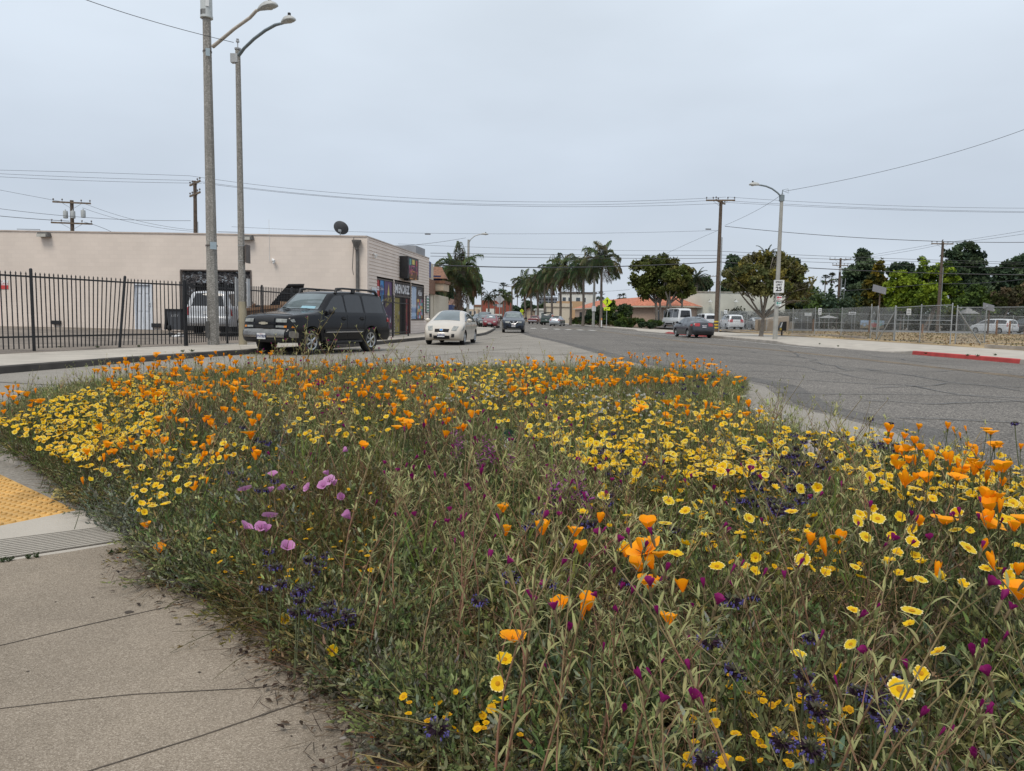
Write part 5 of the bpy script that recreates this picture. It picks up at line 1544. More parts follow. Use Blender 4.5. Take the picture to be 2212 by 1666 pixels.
WS = {'sedan': (((1.12, 1.01), (.28, 1.40)), ((-.6, 1.41), (-1.38, 1.14)), ((-.15, 1.02), (-.95, -.24), (-1.25, -1.02))),
      'suv': (((.98, 1.31), (.40, 1.76)), ((-2.33, 1.70), (-2.46, 1.27)), ((-.12, .98), (-1.05, -.2), (-2.2, -1.16))),
      'crossover': (((1.1, 1.18), (.36, 1.58)), ((-1.95, 1.5), (-2.15, 1.2)), ((-.15, 1.1), (-1.1, -.22), (-1.9, -1.18))),
      'hatch': (((1.2, 1.045), (.28, 1.44)), ((-1.0, 1.43), (-1.72, 1.24)), ((-.18, 1.12), (-.98, -.26))),
      'minivan': (((1.62, 1.13), (.65, 1.62)), ((-2.32, 1.58), (-2.47, 1.2)), ((.45, 1.5), (-.75, .35), (-2.2, -.85))),
      'van': (((2.3, 1.36), (1.7, 2.2)), ((-2.95, 2.25), (-2.97, 1.35)), ((1.1, 2.2), (-.9, .9), (-2.8, -1.0))),
      'smallvan': (((1.6, 1.17), (.85, 1.73)), ((-2.24, 1.65), (-2.28, 1.2)), ((.2, 1.45), (-.95, .1), (-2.1, -1.05))),
      'pickup': (((1.22, 1.1), (.55, 1.5)), ((-.5, 1.48), (-.6, 1.12)), ((.1, 1.15), (-.42, .04)))}
DK = paint('dark_grey_paint', (0.03, 0.032, 0.036))
c = far_car('dark_sedan', 'dark sedan with tan roof parked behind the maroon car', 'sedan', (-3.3, 92, 0), R(267), paint('green_black_paint', (0.02, 0.026, 0.024)), *WS['sedan'])
for s in (1, -1): c.span('headlight', (2.24, .5), (2.15, .72), .5 * s, .95 * s, M_hlamp, off=.012)
c.span('roof_panel', (.1, 1.44), (-.5, 1.43), -.85, .85, mat('tan_roof', (0.33, 0.27, 0.17), rough=.5), off=.01)
c = far_car('dark_suv', 'tall dark SUV parked furthest back on the left behind the sedan', 'suv', (-4.0, 104, 0), R(267), DK, *WS['suv'])
for s in (1, -1): c.span('headlight', (2.41, .80), (2.38, 1.0), .6 * s, .95 * s, M_hlamp, off=.02)
far_car('grey_car', 'grey car just showing at the left end of the far parked row', 'crossover', (-5.4, 118, 0), R(265), paint('slate_paint', (0.10, 0.11, 0.13)), *WS['crossover'])
# ---- right hand kerb, heading away
c = far_car('silver_hatchback', 'silver hatchback seen from behind parked on the right before the palm row', 'hatch', (6.75, 113, 0), R(75), paint('silver_paint', (0.42, 0.45, 0.48), metal=.5, rough=.3), *WS['hatch'])
for s in (1, -1): c.span('tail_light', (-2.05, 1.08), (-2.17, .78), .8 * s, .98 * s, M_tail, off=.012); c.side('tail_light', [(-2.0, .78), (-2.14, .78), (-2.02, 1.1), (-1.9, 1.08)], M_tail, off=.01, sides=(s,))
c.plate('4RTX118', .80, front=False)
c = far_car('green_suv', 'dark green SUV with a loaded roof rack parked ahead of the silver hatchback', 'suv', (6.0, 126, 0), R(79), paint('dark_green_paint', (0.012, 0.03, 0.02)), *WS['suv'])
for s in (1, -1): c.side('tail_light', [(-2.32, .95), (-2.47, .95), (-2.46, 1.3), (-2.38, 1.3)], M_tail, off=.01, sides=(s,))
c.plate('3SAM771', .85, front=False)
b = MB()
for y in (-.6, .6): b.tube([(.2, y, 2.0), (-1.9, y, 2.0)], .03, 5)
for x in (.2, -.4, -1.1, -1.9): b.tube([(x, -.6, 1.9), (x, -.6, 2.05), (x, .6, 2.05), (x, .6, 1.9)], .03, 5)
b.box((-1.1, 0, 2.12), (1.2, .9, .14)); b.build('roof_rack', M_trim, c.t, local=True)
c = far_car('red_pickup', 'dark red pickup truck parked furthest along the right kerb', 'pickup', (4.2, 141, 0), R(77), paint('red_truck_paint', (0.13, 0.012, 0.012)), *WS['pickup'])
c.span('bumper', (-2.58, .66), (-2.6, .48), -.98, .98, M_chrome, off=.03)
for s in (1, -1): c.side('tail_light', [(-2.48, .75), (-2.56, .75), (-2.55, 1.0), (-2.48, 1.0)], M_tail, off=.01, sides=(s,))
c = Car('grey_sedan', 'charcoal grey sedan seen from behind parked at the red kerb on the right', 'car', (12.95, 53.4, 0), R(95.5), SPEC['sedan'], dict(body=paint('charcoal_paint', (0.045, 0.048, 0.056), metal=.4, rough=.3)))
generic(c, ((1.12, 1.01), (.28, 1.40)), ((-.6, 1.41), (-1.38, 1.14)), ((-.15, 1.02), (-.95, -.24), (-1.25, -1.02)), M_cglass, handles=((.0, .86), (-.9, .88)), mir=(.75, 1.0))
for s in (1, -1):
 c.span('tail_light', (-2.17, .98), (-2.22, .78), .45 * s, .985 * s, M_tail, off=.012)
 c.side('tail_light', [(-1.82, .86), (-2.16, .80), (-2.13, .98), (-1.95, .95)], M_tail, off=.012, sides=(s,))
c.plate('8XYB452', .80, front=False); c.span('rear_valance', (-2.26, .44), (-2.2, .27), -.85, .85, M_trim, off=.012)
b = MB(); b.tube([(-.5, 0, 1.44), (-.62, 0, 1.62)], .012, 4); b.build('aerial', M_trim, c.t, local=True)
c.seams([[(1.05, .98), (1.0, .3)], [(-.2, 1.4), (-.2, .3)], [(-1.0, 1.25), (-1.12, .9), (-.98, .7)]])
# ---- lots
WP = paint('white_car_paint', (0.62, 0.64, 0.66), rough=.3)
def lotpos(px, Y, z=.19):
 q = AY(px, 700, Y); return Vector((q.x, Y, z))
c = far_car('white_passenger_van', 'tall white passenger van with black windows parked behind the twin trunk tree', 'van', lotpos(1461, 98), R(99), WP, *WS['van'], glass=M_tint)
c.side('lower_cladding', [(-1.25, .4), (1.3, .4), (1.3, .62), (-1.25, .62)], M_trim, off=.012)
c = far_car('white_cargo_van', 'white cargo van seen from behind next to the tall passenger van', 'smallvan', lotpos(1522, 94), R(95), WP, *WS['smallvan'], glass=M_tint)
c.span('tailgate_trim', (-2.3, .8), (-2.3, .5), -.95, .95, M_trim, off=.012)
for s in (1, -1): c.side('tail_light', [(-2.18, .95), (-2.27, .95), (-2.25, 1.35), (-2.18, 1.35)], M_tail, off=.012, sides=(s,))
c = far_car('white_minivan', 'white minivan with red tail lamps parked behind the chain link by the warehouse', 'minivan', lotpos(1579, 90.5), R(88), WP, *WS['minivan'], glass=M_cglass)
for s in (1, -1): c.span('tail_light', (-2.48, 1.15), (-2.54, .9), .55 * s, .99 * s, M_tail, off=.014); c.side('tail_light', [(-2.28, .9), (-2.5, .9), (-2.45, 1.15), (-2.3, 1.15)], M_tail, off=.012, sides=(s,))
c = far_car('white_sedan', 'white sedan with thin red tail lamps parked right of the white minivan', 'sedan', lotpos(1633, 90), R(88), WP, *WS['sedan'])
for s in (1, -1): c.span('tail_light', (-2.16, 1.0), (-2.2, .9), .3 * s, .985 * s, M_tail, off=.014)
far_car('dark_lot_suv', 'black SUV parked in the far lot behind the chain link fence', 'crossover', lotpos(1791, 138), R(97), paint('lot_black_paint', (0.02, 0.021, 0.028)), *WS['crossover'])
far_car('dark_lot_car', 'dark grey car in the far lot left of the painted mural board', 'hatch', lotpos(1843, 140), R(96), paint('lot_grey_paint', (0.028, 0.03, 0.036)), *WS['hatch'])
c = far_car('white_lot_minivan', 'white minivan parked side on behind the fence at the right edge', 'minivan', lotpos(2147, 91), R(110), WP, *WS['minivan'], glass=M_tint)
for s in (1, -1): c.side('tail_light', [(-2.32, .85), (-2.52, .85), (-2.45, 1.25), (-2.33, 1.25)], M_tail, off=.012, sides=(s,)); c.span('tail_light', (-2.46, 1.2), (-2.54, .85), .84 * s, .985 * s, M_tail, off=.012)
c.plate('6HGD310', .9, front=False)
far_car('dark_edge_suv', 'dark SUV cut by the right edge beside the white minivan', 'suv', lotpos(2216, 94), R(106), DK, *WS['suv'])
c = Car('white_suv', 'white SUV with dark glass backed towards the fence at the garage opening', 'suv', (-12.95, 33.9, .29), R(91), SPEC['suv'], dict(body=paint('white_suv_paint', (0.52, 0.54, 0.57), rough=.3)))
generic(c, WS['suv'][0], ((-2.31, 1.76), (-2.46, 1.22)), WS['suv'][2], M_tint, mir=(.72, 1.2, M_trim))
for s in (1, -1):
 c.span('tail_light', (-2.48, 1.2), (-2.52, .82), .9 * s, .99 * s, M_tail, off=.014); c.side('tail_light', [(-2.36, .82), (-2.50, .82), (-2.46, 1.2), (-2.38, 1.2)], M_tail, off=.012, sides=(s,))
c.span('rear_bumper', (-2.6, .72), (-2.6, .48), -.99, .99, mat('bumper_grey', (0.40, 0.41, 0.43), rough=.5), off=.02)
c.span('plate_recess', (-2.52, 1.0), (-2.52, .85), -.2, .2, M_plate, off=.015)
# ================================================================== STREET FURNITURE
M_pole = speck('pole_aggregate', [(0.0, (0.19, 0.18, 0.165)), (0.55, (0.27, 0.257, 0.235)), (0.85, (0.34, 0.325, 0.30)), (1.0, (0.46, 0.44, 0.41))], 45.0, big=(0.8, 1.15), mixscale=1.0)
M_polel = mat('pole_concrete', (0.33, 0.325, 0.30), rough=0.85, var=0.14, scale=2.0)
M_polep = mat('pole_painted', (0.34, 0.30, 0.215), rough=0.85, var=0.12, scale=2.0)
M_arm = mat('arm_paint', (0.46, 0.42, 0.37), rough=0.6, var=0.08)
M_galv = mat('arm_steel', (0.20, 0.24, 0.26), rough=0.5, metal=.4, var=0.12)
M_wood = mat('pole_wood', (0.105, 0.078, 0.06), rough=0.95, var=0.3, scale=6.0)
M_woodl = mat('arm_wood', (0.16, 0.12, 0.085), rough=0.95, var=0.3, scale=4.0)
M_wire = mat('wire_black', (0.05, 0.052, 0.06), rough=0.7)
M_insul = mat('insulator', (0.12, 0.12, 0.13), rough=0.3)
M_trans = mat('transformer_grey', (0.35, 0.37, 0.37), rough=0.5, var=0.08)
M_yband = mat('yellow_band', (0.65, 0.45, 0.05), rough=0.5)
M_bluetag = mat('blue_tag', (0.34, 0.42, 0.47), rough=0.5)
M_fy = mat('fluorescent_yellow', (0.62, 0.78, 0.02), rough=0.45, var=0.04)
M_sblack = mat('sign_black', (0.012, 0.012, 0.012), rough=0.5)
M_alu = mat('sign_back', (0.42, 0.43, 0.44), rough=0.45, metal=.3, var=0.1)
M_signred = mat('sign_crimson', (0.50, 0.04, 0.06), rough=0.5)
M_signgrn = mat('sign_teal', (0.02, 0.24, 0.19), rough=0.5)
def lum(b, p, d, L, w, mi=0, mj=1):
 """cobra head street lamp, body along d"""
 d = Vector(d).normalized(); s_ = d.cross(Vector((0, 0, 1))).normalized(); u = s_.cross(d)
 prof = [(0.0, .28, .35, .3), (.15, .5, .8, .35), (.45, .95, 1.0, .5), (.75, 1.0, .85, .5), (.95, .75, .4, .45), (1.0, .4, .1, .25)]
 vs = []; n = 10
 for (f, a, h, l) in prof:
  for k in range(n):
   an = 2 * math.pi * k / n
   y = math.sin(an); hh = (h if y > 0 else l * .6) * w * .55
   vs.append(p + d * L * f + s_ * math.cos(an) * a * w / 2 + u * y * hh)
 fs = []
 for i in range(len(prof) - 1):
  for k in range(n): fs.append((i * n + k, (i + 1) * n + k, (i + 1) * n + (k + 1) % n, i * n + (k + 1) % n))
 fs += [tuple(range(n)), tuple(reversed(range((len(prof) - 1) * n, len(prof) * n)))]
 b.add(vs, fs, mi)
def street_lamp(name, label, base, h, r0, r1, mpole, armpts, marm, headL, headw, seg=8, cell=True, collar=True):
 base = Vector(base)
 t = thing(name, label, 'street light', base)
 b = MB(); n = 10
 b.tube([base + Vector((0, 0, h * k / n)) for k in range(n + 1)], [r0 + (r1 - r0) * k / n for k in range(n + 1)], seg)
 b.build('pole', mpole, t, smooth=30)
 b = MB(); b.tube(armpts, [.06] + [.05] * (len(armpts) - 2) + [.04], 8); b.build('arm', marm, t, smooth=60)
 d = Vector(armpts[-1]) - Vector(armpts[-2])
 b = MB(); lum(b, Vector(armpts[-1]) - d.normalized() * .1, Vector((d.x, d.y, d.z * .3)), headL, headw)
 o = b.build('lamp_head', M_lampg, t, smooth=50)
 dd = Vector((d.x, d.y, 0)).normalized()
 pc = Vector(armpts[-1]) + dd * headL * .5
 b = MB(); b.ball(pc - Vector((0, 0, headw * .13)), (headw * .34, headw * .34, headw * .14), 10, 6); b.build('lens', M_lens, o, smooth=60)
 if cell:
  b = MB(); b.lathe([(.05, 0), (.05, .09), (.03, .1)], 8, pc + Vector((0, 0, headw * .42))); b.build('photocell', M_sblack, o)
 return t
def wire_px(pts, r=.016, n=24, m=None):
 """curve through three measured points (px, py, Y)"""
 P = [AY(*p) for p in pts]
 t1 = (pts[1][0] - pts[0][0]) / (pts[2][0] - pts[0][0]) if len(pts) == 3 else .5
 out = []
 for k in range(n + 1):
  t = k / n
  if len(P) == 2: out.append(P[0].lerp(P[1], t)); continue
  a = (t - t1) * (t - 1) / (t1 * 1.0); c_ = t * (t - 1) / (t1 * (t1 - 1)); e_ = t * (t - t1) / (1 - t1)
  a = (t - t1) * (t - 1) / ((0 - t1) * (0 - 1))
  out.append(P[0] * a + P[1] * c_ + P[2] * e_)
 return out
# tall concrete pole with antenna shroud
base = G(461.5, 745, .155)
Yp = base.y
tp = AY(436, -60, Yp)
hh = 12.2
a0 = AY(452, 101, Yp); a1 = AY(563, 22, Yp - 1.2)
t = street_lamp('street_lamp', 'thick tall aggregate concrete pole with cellular shroud on top and beige lamp arm', base, AY(446, 42, Yp).z - base.z, .205, .135, M_pole,
    [a0 + Vector((.12, 0, 0)), a0.lerp(a1, .5), a0.lerp(a1, .8), a0.lerp(a1, .92) + Vector((0, 0, .07)), a1 + Vector((0, 0, .03))], M_arm, .78, .34, seg=8)
q = AY(444, 40, Yp)
qx = base.x
b = MB(); b.lathe([(.135, -.02), (.20, 0), (.20, .06), (.185, .07), (.185, 1.6), (.17, 1.7)], 24, (qx, Yp, q.z)); o = b.build('antenna_shroud', mat('shroud_grey', (0.50, 0.53, 0.53), rough=0.5, var=0.05), t, smooth=40)
b = MB()
for zz in (q.z + .16, q.z + .72):
 for k in range(10):
  an = R(-75 + k * 7.5); b.box((qx + .187 * math.sin(an + .3), Yp - .187 * math.cos(an + .3), zz), (.012, .006, .16), rot=Matrix.Rotation(an + .3, 3, 'Z'))
b.build('vent_slots', M_pipe, o)
b = MB(); b.box((qx + .1, Yp - .175, q.z + .42), (.11, .012, .2), rot=Matrix.Rotation(.45, 3, 'Z')); b.build('shroud_label', M_whitep, o)
b = MB(); p1 = AY(452, 117, Yp); b.box((p1.x + .03, Yp - .19, p1.z), (.13, .015, .24), rot=Matrix.Rotation(.3, 3, 'Z')); b.build('notice_plate', M_bluetag, t)
b = MB(); p2 = AY(466, 532, Yp); b.box((p2.x, Yp - .2, p2.z), (.2, .015, .24), rot=Matrix.Rotation(.5, 3, 'Z')); b.build('notice_plate', M_bluetag, t)
b = MB()
for py in (112, 531, 40):
 pz = AY(450, py, Yp).z; rr = .205 + (.135 - .205) * (pz - base.z) / 9.5; b.lathe([(rr + .01, -.025), (rr + .012, 0), (rr + .01, .025)], 16, (base.x, Yp, pz))
b.build('strap', M_frame, t)
b = MB(); p2 = AY(455, 712, Yp); b.box((p2.x - .03, Yp - .2, p2.z), (.12, .03, .55)); b.build('hand_hole_cover', M_pipe, t)
# second, thinner pole
base = G(525, 744.5, .155); Yp = base.y
top = AY(507, 108, Yp)
a0 = AY(513, 122, Yp); pts = [AY(x, y, Yp - .3 * k) for k, (x, y) in enumerate(((514, 122), (528, 104), (549, 84), (573, 66), (595, 54), (612, 50)))]
t = street_lamp('street_lamp', 'slimmer concrete lamp pole with curved grey arm and painted base beside the black SUV', base, top.z - base.z, .135, .085, M_pole, pts, M_galv, .68, .30)
b = MB(); zpt = AY(520, 652, Yp).z; b.lathe([(.137, 0), (.138, .02), (.131, zpt - base.z)], 12, base + Vector((0, 0, .003))); b.build('painted_base', M_polep, t, smooth=30)
b = MB(); b.box(top + Vector((0, 0, -.28)), (.24, .2, .28)); b.lathe([(.1, 0), (.11, .05), (.09, .06)], 12, (base.x, Yp, top.z)); b.tube([(base.x, Yp, top.z), (base.x, Yp, top.z + .28)], .02, 6); b.lathe([(.06, 0), (.06, .05), (.03, .06), (.05, .1)], 8, (base.x, Yp, top.z + .25)); b.build('pole_cap', M_alu, t)
b = MB(); p2 = AY(532, 549, Yp); b.box((p2.x + .02, Yp + .02, p2.z), (.05, .3, .58)); b.box((p2.x + .05, Yp + .02, p2.z), (.02, .42, .62)); b.build('sign_panel', M_frame, t)
b = MB()
for dx in (-.2, .2):
 p2 = AY(527, 632, Yp); b.box((base.x + dx, Yp + .05, p2.z), (.05, .22, .95))
b.build('sign_edge', M_alu, t)
for k, y in enumerate((531, 564, 639, 664, 675)):
 pz = AY(520, y, Yp).z
b = MB()
for y in (531, 564): pz = AY(520, y, Yp).z; b.lathe([(.122, -.01), (.124, 0), (.122, .01)], 12, (base.x, Yp, pz))
b.build('strap', M_alu, t)
# speed limit pole on the right
base = G(1674, 733, .16); Yp = base.y
top = AY(1692, 421, Yp)
pts = [AY(x, y, Yp) for x, y in ((1690, 428), (1680, 417), (1668, 408), (1655, 402.5), (1645, 400.5), (1637, 399.5))]
t = street_lamp('street_lamp', 'pale concrete lamp pole carrying the speed limit sign on the right pavement', base, top.z - base.z, .15, .10, M_polel, pts, M_galv, .62, .30)
b = MB(); b.box(Vector((base.x, Yp, top.z - .2)), (.24, .24, .36)); b.tube([(base.x, Yp, top.z), (base.x + .05, Yp, top.z + .3)], .03, 6)
b.tube([(base.x, Yp, top.z + .25), (base.x + .4, Yp, top.z + .1), (base.x + .35, Yp, top.z + .35), (base.x + .1, Yp, top.z + .3)], .012, 4); b.build('pole_cap', M_galv, t)
sc_ = AY(1682.5, 619, Yp - .25)
def face_dir(p):
 d = Vector((-p.x, -p.y, 0)).normalized(); return d, Vector((-d.y, d.x, 0))
d_, r_ = face_dir(sc_); r_ = r_ if r_.x > 0 else -r_
d_ = Vector((-.12, -1, 0)).normalized(); r_ = Vector((-d_.y, d_.x, 0)); r_ = r_ if r_.x > 0 else -r_
def signplate(b, c, w, h, mi, off=0.0, rad=.04):
 """flat sheet with rounded corners facing d_"""
 pts = []
 for (sx, sy, a0) in ((1, 1, 0), (-1, 1, 90), (-1, -1, 180), (1, -1, 270)):
  for k in range(4):
   a = R(a0 + 30 * k); pts.append(c + r_ * (sx * (w / 2 - rad) + rad * math.cos(a)) + Vector((0, 0, 1)) * (sy * (h / 2 - rad) + rad * math.sin(a)) + d_ * off)
 n = len(pts); back = [p - d_ * .008 for p in pts]
 b.add(pts + back, [tuple(range(n)), tuple(reversed(range(n, 2 * n)))] + [(i, n + i, n + (i + 1) % n, (i + 1) % n) for i in range(n)], mi)
b = MB(); W_, H_ = .62, .78
signplate(b, sc_, W_, H_, 0); signplate(b, sc_, W_ * .97, H_ * .975, 1, .004); signplate(b, sc_, W_ * .93, H_ * .945, 0, .008)
for (txt, sz, zz, bo) in (('SPEED', .155, .25, .004), ('LIMIT', .155, .09, .004), ('25', .36, -.16, .014)):
 put_text(b, txt, sz, sc_ + Vector((0, 0, zz)) + d_ * .01, r_, (0, 0, 1), 1, off=.003, bold=bo)
b.build('speed_sign', [M_whitep, M_sblack], t)
s2 = AY(1683.5, 644.5, Yp - .22); b = MB(); signplate(b, s2, .32, .26, 0, rad=.02)
b.box(s2 + d_ * .006 - r_ * .08 + Vector((0, 0, .05)), (.11, .006, .11), 1); b.box(s2 + d_ * .006 + r_ * .06 + Vector((0, 0, .05)), (.15, .006, .06), 1); b.box(s2 + d_ * .006 + Vector((0, 0, -.06)), (.26, .006, .025), 1); b.build('parking_sign', [M_whitep, M_signred], t)
s3 = AY(1682, 657, Yp - .22); b = MB(); signplate(b, s3, .32, .26, 0, rad=.02)
b.box(s3 + d_ * .006 - r_ * .08 + Vector((0, 0, .06)), (.1, .006, .11), 1); b.box(s3 + d_ * .006 + r_ * .06 + Vector((0, 0, .05)), (.16, .006, .05), 1); put_text(b, '2 HOUR', .06, s3 + d_ * .008 + r_ * .05 + Vector((0, 0, .09)), r_, (0, 0, 1), 1); b.box(s3 + d_ * .006 + Vector((0, 0, -.06)), (.27, .006, .03), 1); b.build('parking_sign', [M_whitep, M_signgrn], t)
# lamp on the left far side, lamp by the palms
base = Vector((AY(1010.5, 690, 75).x, 75, .15)); pts = [AY(x, y, 75) for x, y in ((1012, 525), (1017, 517), (1025, 510), (1034, 507), (1041, 506.5))]
t = street_lamp('street_lamp', 'concrete street lamp with grey curved arm left of the road by the shaggy palm', base, AY(1010, 518, 75).z - .15, .16, .11, M_polel, pts, M_alu, .75, .3)
b = MB(); q = AY(1011, 649, 74.8); b.box((base.x, 74.75, q.z), (.5, .12, .75)); b.build('sign_panel', M_alu, t)
base = Vector((AY(1281.6, 700, 101).x, 101, .15)); pts = [AY(x, y, 101) for x, y in ((1283, 575), (1278, 566), (1268, 560), (1258, 558))]
t = street_lamp('street_lamp', 'grey lamp pole with small pale sign standing among the palm trunks on the right', base, AY(1285, 571, 101).z - .15, .2, .13, M_polel, pts, M_alu, .7, .3)
b = MB(); q = AY(1281.5, 667, 100.7); b.box((base.x, 100.72, q.z), (.55, .04, .7)); b.build('sign_panel', M_whitep, t)
# crossing signs, bollard, sign backs
def crossing(px, ptop, pbot, half, ybase, Y, label):
 c_ = AY(px, (ptop + pbot) / 2, Y); h_ = half * Y / 1598
 t = thing('crossing_sign', label, 'road sign', (c_.x, Y + .06, .15), 0, 'pedestrian crossing signs')
 b = MB(); b.tube([(c_.x, Y + .06, .15), (c_.x, Y + .06, c_.z)], .035, 6); b.build('post', M_alu, t)
 def dia(k, y, mi): b.add([(c_.x, y, c_.z - k), (c_.x + k, y, c_.z), (c_.x, y, c_.z + k), (c_.x - k, y, c_.z)], [(0, 1, 2, 3)], mi)
 b = MB();
 k = h_; vs = [(c_.x, Y, c_.z - k), (c_.x + k, Y, c_.z), (c_.x, Y, c_.z + k), (c_.x - k, Y, c_.z)]
 b.add(vs + [(v[0], v[1] + .015, v[2]) for v in vs], [(0, 1, 2, 3), (7, 6, 5, 4), (0, 4, 5, 1), (1, 5, 6, 2), (2, 6, 7, 3), (3, 7, 4, 0)], 0)
 dia(h_ * .95, Y - .004, 1); dia(h_ * .91, Y - .008, 0)
 u = h_ / 1.0
 X = lambda x: c_.x + x * u; Z = lambda z: c_.z + z * u
 b.ball((X(-.03), Y - .012, Z(.50)), (.085 * u, .004, .09 * u), 10, 6, 1)
 def limb(p, w):
  ribbon(b, [Vector((X(x), Y - .014, Z(z))) for x, z in p], [w_ * u for w_ in w], mi=1, up=(0, -1, 0))
 limb([(0, .40), (.03, .1), (.02, -.05)], [.2, .24, .18]); limb([(.03, -.02), (.12, -.3), (.22, -.58), (.30, -.58)], [.13, .1, .08, .05]); limb([(.0, -.02), (-.06, -.3), (-.17, -.56), (-.1, -.60)], [.13, .1, .08, .05])
 limb([(-.02, .36), (-.2, .2), (-.32, .14)], [.09, .07, .05]); limb([(.05, .36), (.2, .22), (.22, .02)], [.09, .07, .05])
 b.build('diamond_plate', [M_fy, M_sblack], t)
 q = c_.z - h_ - .36 * u
 b = MB(); b.box((c_.x, Y, q), (1.24 * u, .015, .62 * u), 0)
 b.add([(X(-.42), Y - .012, q - .22 * u), (X(-.1), Y - .012, q - .22 * u), (X(-.2), Y - .012, q - .1 * u), (X(.3), Y - .012, q + .22 * u), (X(.38), Y - .012, q + .1 * u), (X(-.12), Y - .012, q - .16 * u + .02), (X(-.38), Y - .012, q + .08 * u)], [(0, 1, 2, 6), (2, 5, 4, 3)], 1)
 b.build('arrow_plate', [M_fy, M_sblack], t)
crossing(1311.5, 641.5, 663, 10.9, 710, 84, 'nearer fluorescent yellow pedestrian crossing sign before the red tile roof')
crossing(1127.3, 663, 681, 4.7, 692, 182, 'farther small yellow pedestrian crossing sign between the palm trunks')
p = AY(1299, 709, 86); b = MB(); b.tube([(p.x, 86, .14), (p.x, 86, 1.05)], .06, 8, 0); b.tube([(p.x, 86, 1.05), (p.x, 86, 1.3)], .075, 8, 1); b.lathe([(.2, 0), (.2, .06), (.08, .1)], 10, (p.x, 86, .14), mi=2)
b.build('bollard', [M_whitep, PC[8], M_sblack], label='white bollard with orange cap beside the nearer crossing sign', cat='bollard')
q = AY(1079.6, 647, 86)
t = thing('warning_sign', 'diamond road sign seen from its grey back with a small plate below', 'road sign', (q.x, 86, .1))
b = MB(); b.tube([(q.x, 85.95, .1), (q.x, 85.95, q.z + .5)], .035, 6); b.build('post', M_alu, t)
b = MB(); k = .54; vs = [(q.x, 86.02, q.z - k), (q.x + k, 86.02, q.z), (q.x, 86.02, q.z + k), (q.x - k, 86.02, q.z)]; b.add(vs + [(v[0], 86.035, v[2]) for v in vs], [(0, 1, 2, 3), (7, 6, 5, 4), (0, 4, 5, 1), (1, 5, 6, 2), (2, 6, 7, 3), (3, 7, 4, 0)]); b.build('diamond_plate', M_alu, t)
b = MB(); b.box((q.x, 86.03, q.z - .74), (.62, .012, .32)); b.build('small_plate', M_alu, t)
# ---- utility poles
def upole(name, label, px, ybase, ytop, Y, arms, m=M_wood, r=.16, lean=0, zb=None, bands=False, trans=(), conduit=False):
 base = AY(px, ybase, Y); top = AY(px + lean, ytop, Y)
 if zb is not None: base.z = zb
 t = thing(name, label, 'utility pole', base, 0)
 b = MB(); b.tube([base.lerp(top, k / 6) for k in range(7)], [r * (1 - .045 * k) for k in range(7)], 9); b.build('pole', m, t, smooth=50)
 for (py, L, yaw) in arms:
  q = AY(px + lean * .9, py, Y - .15); dx = Vector((math.cos(yaw), math.sin(yaw), 0))
  b = MB(); bar(b, q - dx * L / 2, q + dx * L / 2, .11, .13)
  o = b.build('crossarm', M_woodl, t)
  b = MB()
  for f in (-.48, -.25, .25, .48): b.lathe([(.02, 0), (.02, .1), (.06, .12), (.07, .2), (.03, .26)], 7, q + dx * L * f + Vector((0, 0, .06)))
  b.build('insulators', M_insul, o)
  b = MB(); b.tube([q - dx * L * .28, Vector((q.x, q.y + .05, q.z - .55)), q + dx * L * .28], .015, 4); b.build('brace', M_steel, t)
 for (dx, py) in trans:
  q = AY(px, py, Y - .3); b = MB(); b.lathe([(.16, 0), (.19, .03), (.19, .6), (.16, .64), (.05, .66), (.04, .76)], 12, (q.x + dx, q.y, q.z - .4)); b.build('transformer', M_trans, t, smooth=40)
 if bands:
  b = MB()
  for py in bands: q = AY(px, py, Y); b.lathe([(r + .012, -.06), (r + .014, 0), (r + .012, .06)], 10, (base.x + (top.x - base.x) * (q.z - base.z) / (top.z - base.z), Y, q.z))
  b.build('band', M_yband, t)
 if conduit:
  b = MB(); b.tube([base + Vector((r + .05, -.05, 0)), base.lerp(top, .72) + Vector((r + .02, -.05, 0))], .045, 6); b.build('conduit', M_steel, t)
 return t
upole('utility_pole', 'dark wooden pole with three transformers behind the left end of the store roof', 155, 560, 433, 66, [(438, 3.0, .25), (482.5, 3.3, .2)], r=.2, zb=.2, trans=((-.55, 462), (.1, 462), (1.0, 460)))
b = MB()
upole('utility_pole', 'brown wooden pole with two angled crossarms rising behind the store by the lamp poles', 421, 560, 391, 62, [(396, 2.9, -.9), (420, 2.9, -.9)], r=.19, zb=.2, conduit=True)
upole('utility_pole', 'tall wooden pole with yellow bands and crooked crossarm right of the grey sedan', 1546.5, 713, 432, 69, [(436.5, 2.7, 1.0), (433, 2.6, -.1)], r=.2, lean=11, zb=.16, bands=(695, 702, 708), conduit=True)
upole('utility_pole', 'wooden pole with transformer and pale riser pipe left of the dark conifer', 1808, 700, 558, 118, [(561, 3.4, 0), (573.5, 2.6, .1)], r=.22, lean=8, zb=.2, trans=((.5, 583),), conduit=True)
upole('utility_pole', 'wooden pole with single wide crossarm and pale pipe before the bright green trees', 2024, 715, 523, 96, [(527, 2.8, 0), (524, 1.6, 1.1)], r=.2, lean=13, zb=.2, conduit=True)
upole('utility_pole', 'thin far dark pole standing at the end of the street by the brick building', 1106, 688, 618, 230, [(619, 4.0, 0)], r=.28, zb=.1)
upole('utility_pole', 'small distant pole with crossarm behind the warehouse roof', 1534, 660, 594, 190, [(597, 3.0, 0)], r=.2, zb=.2)
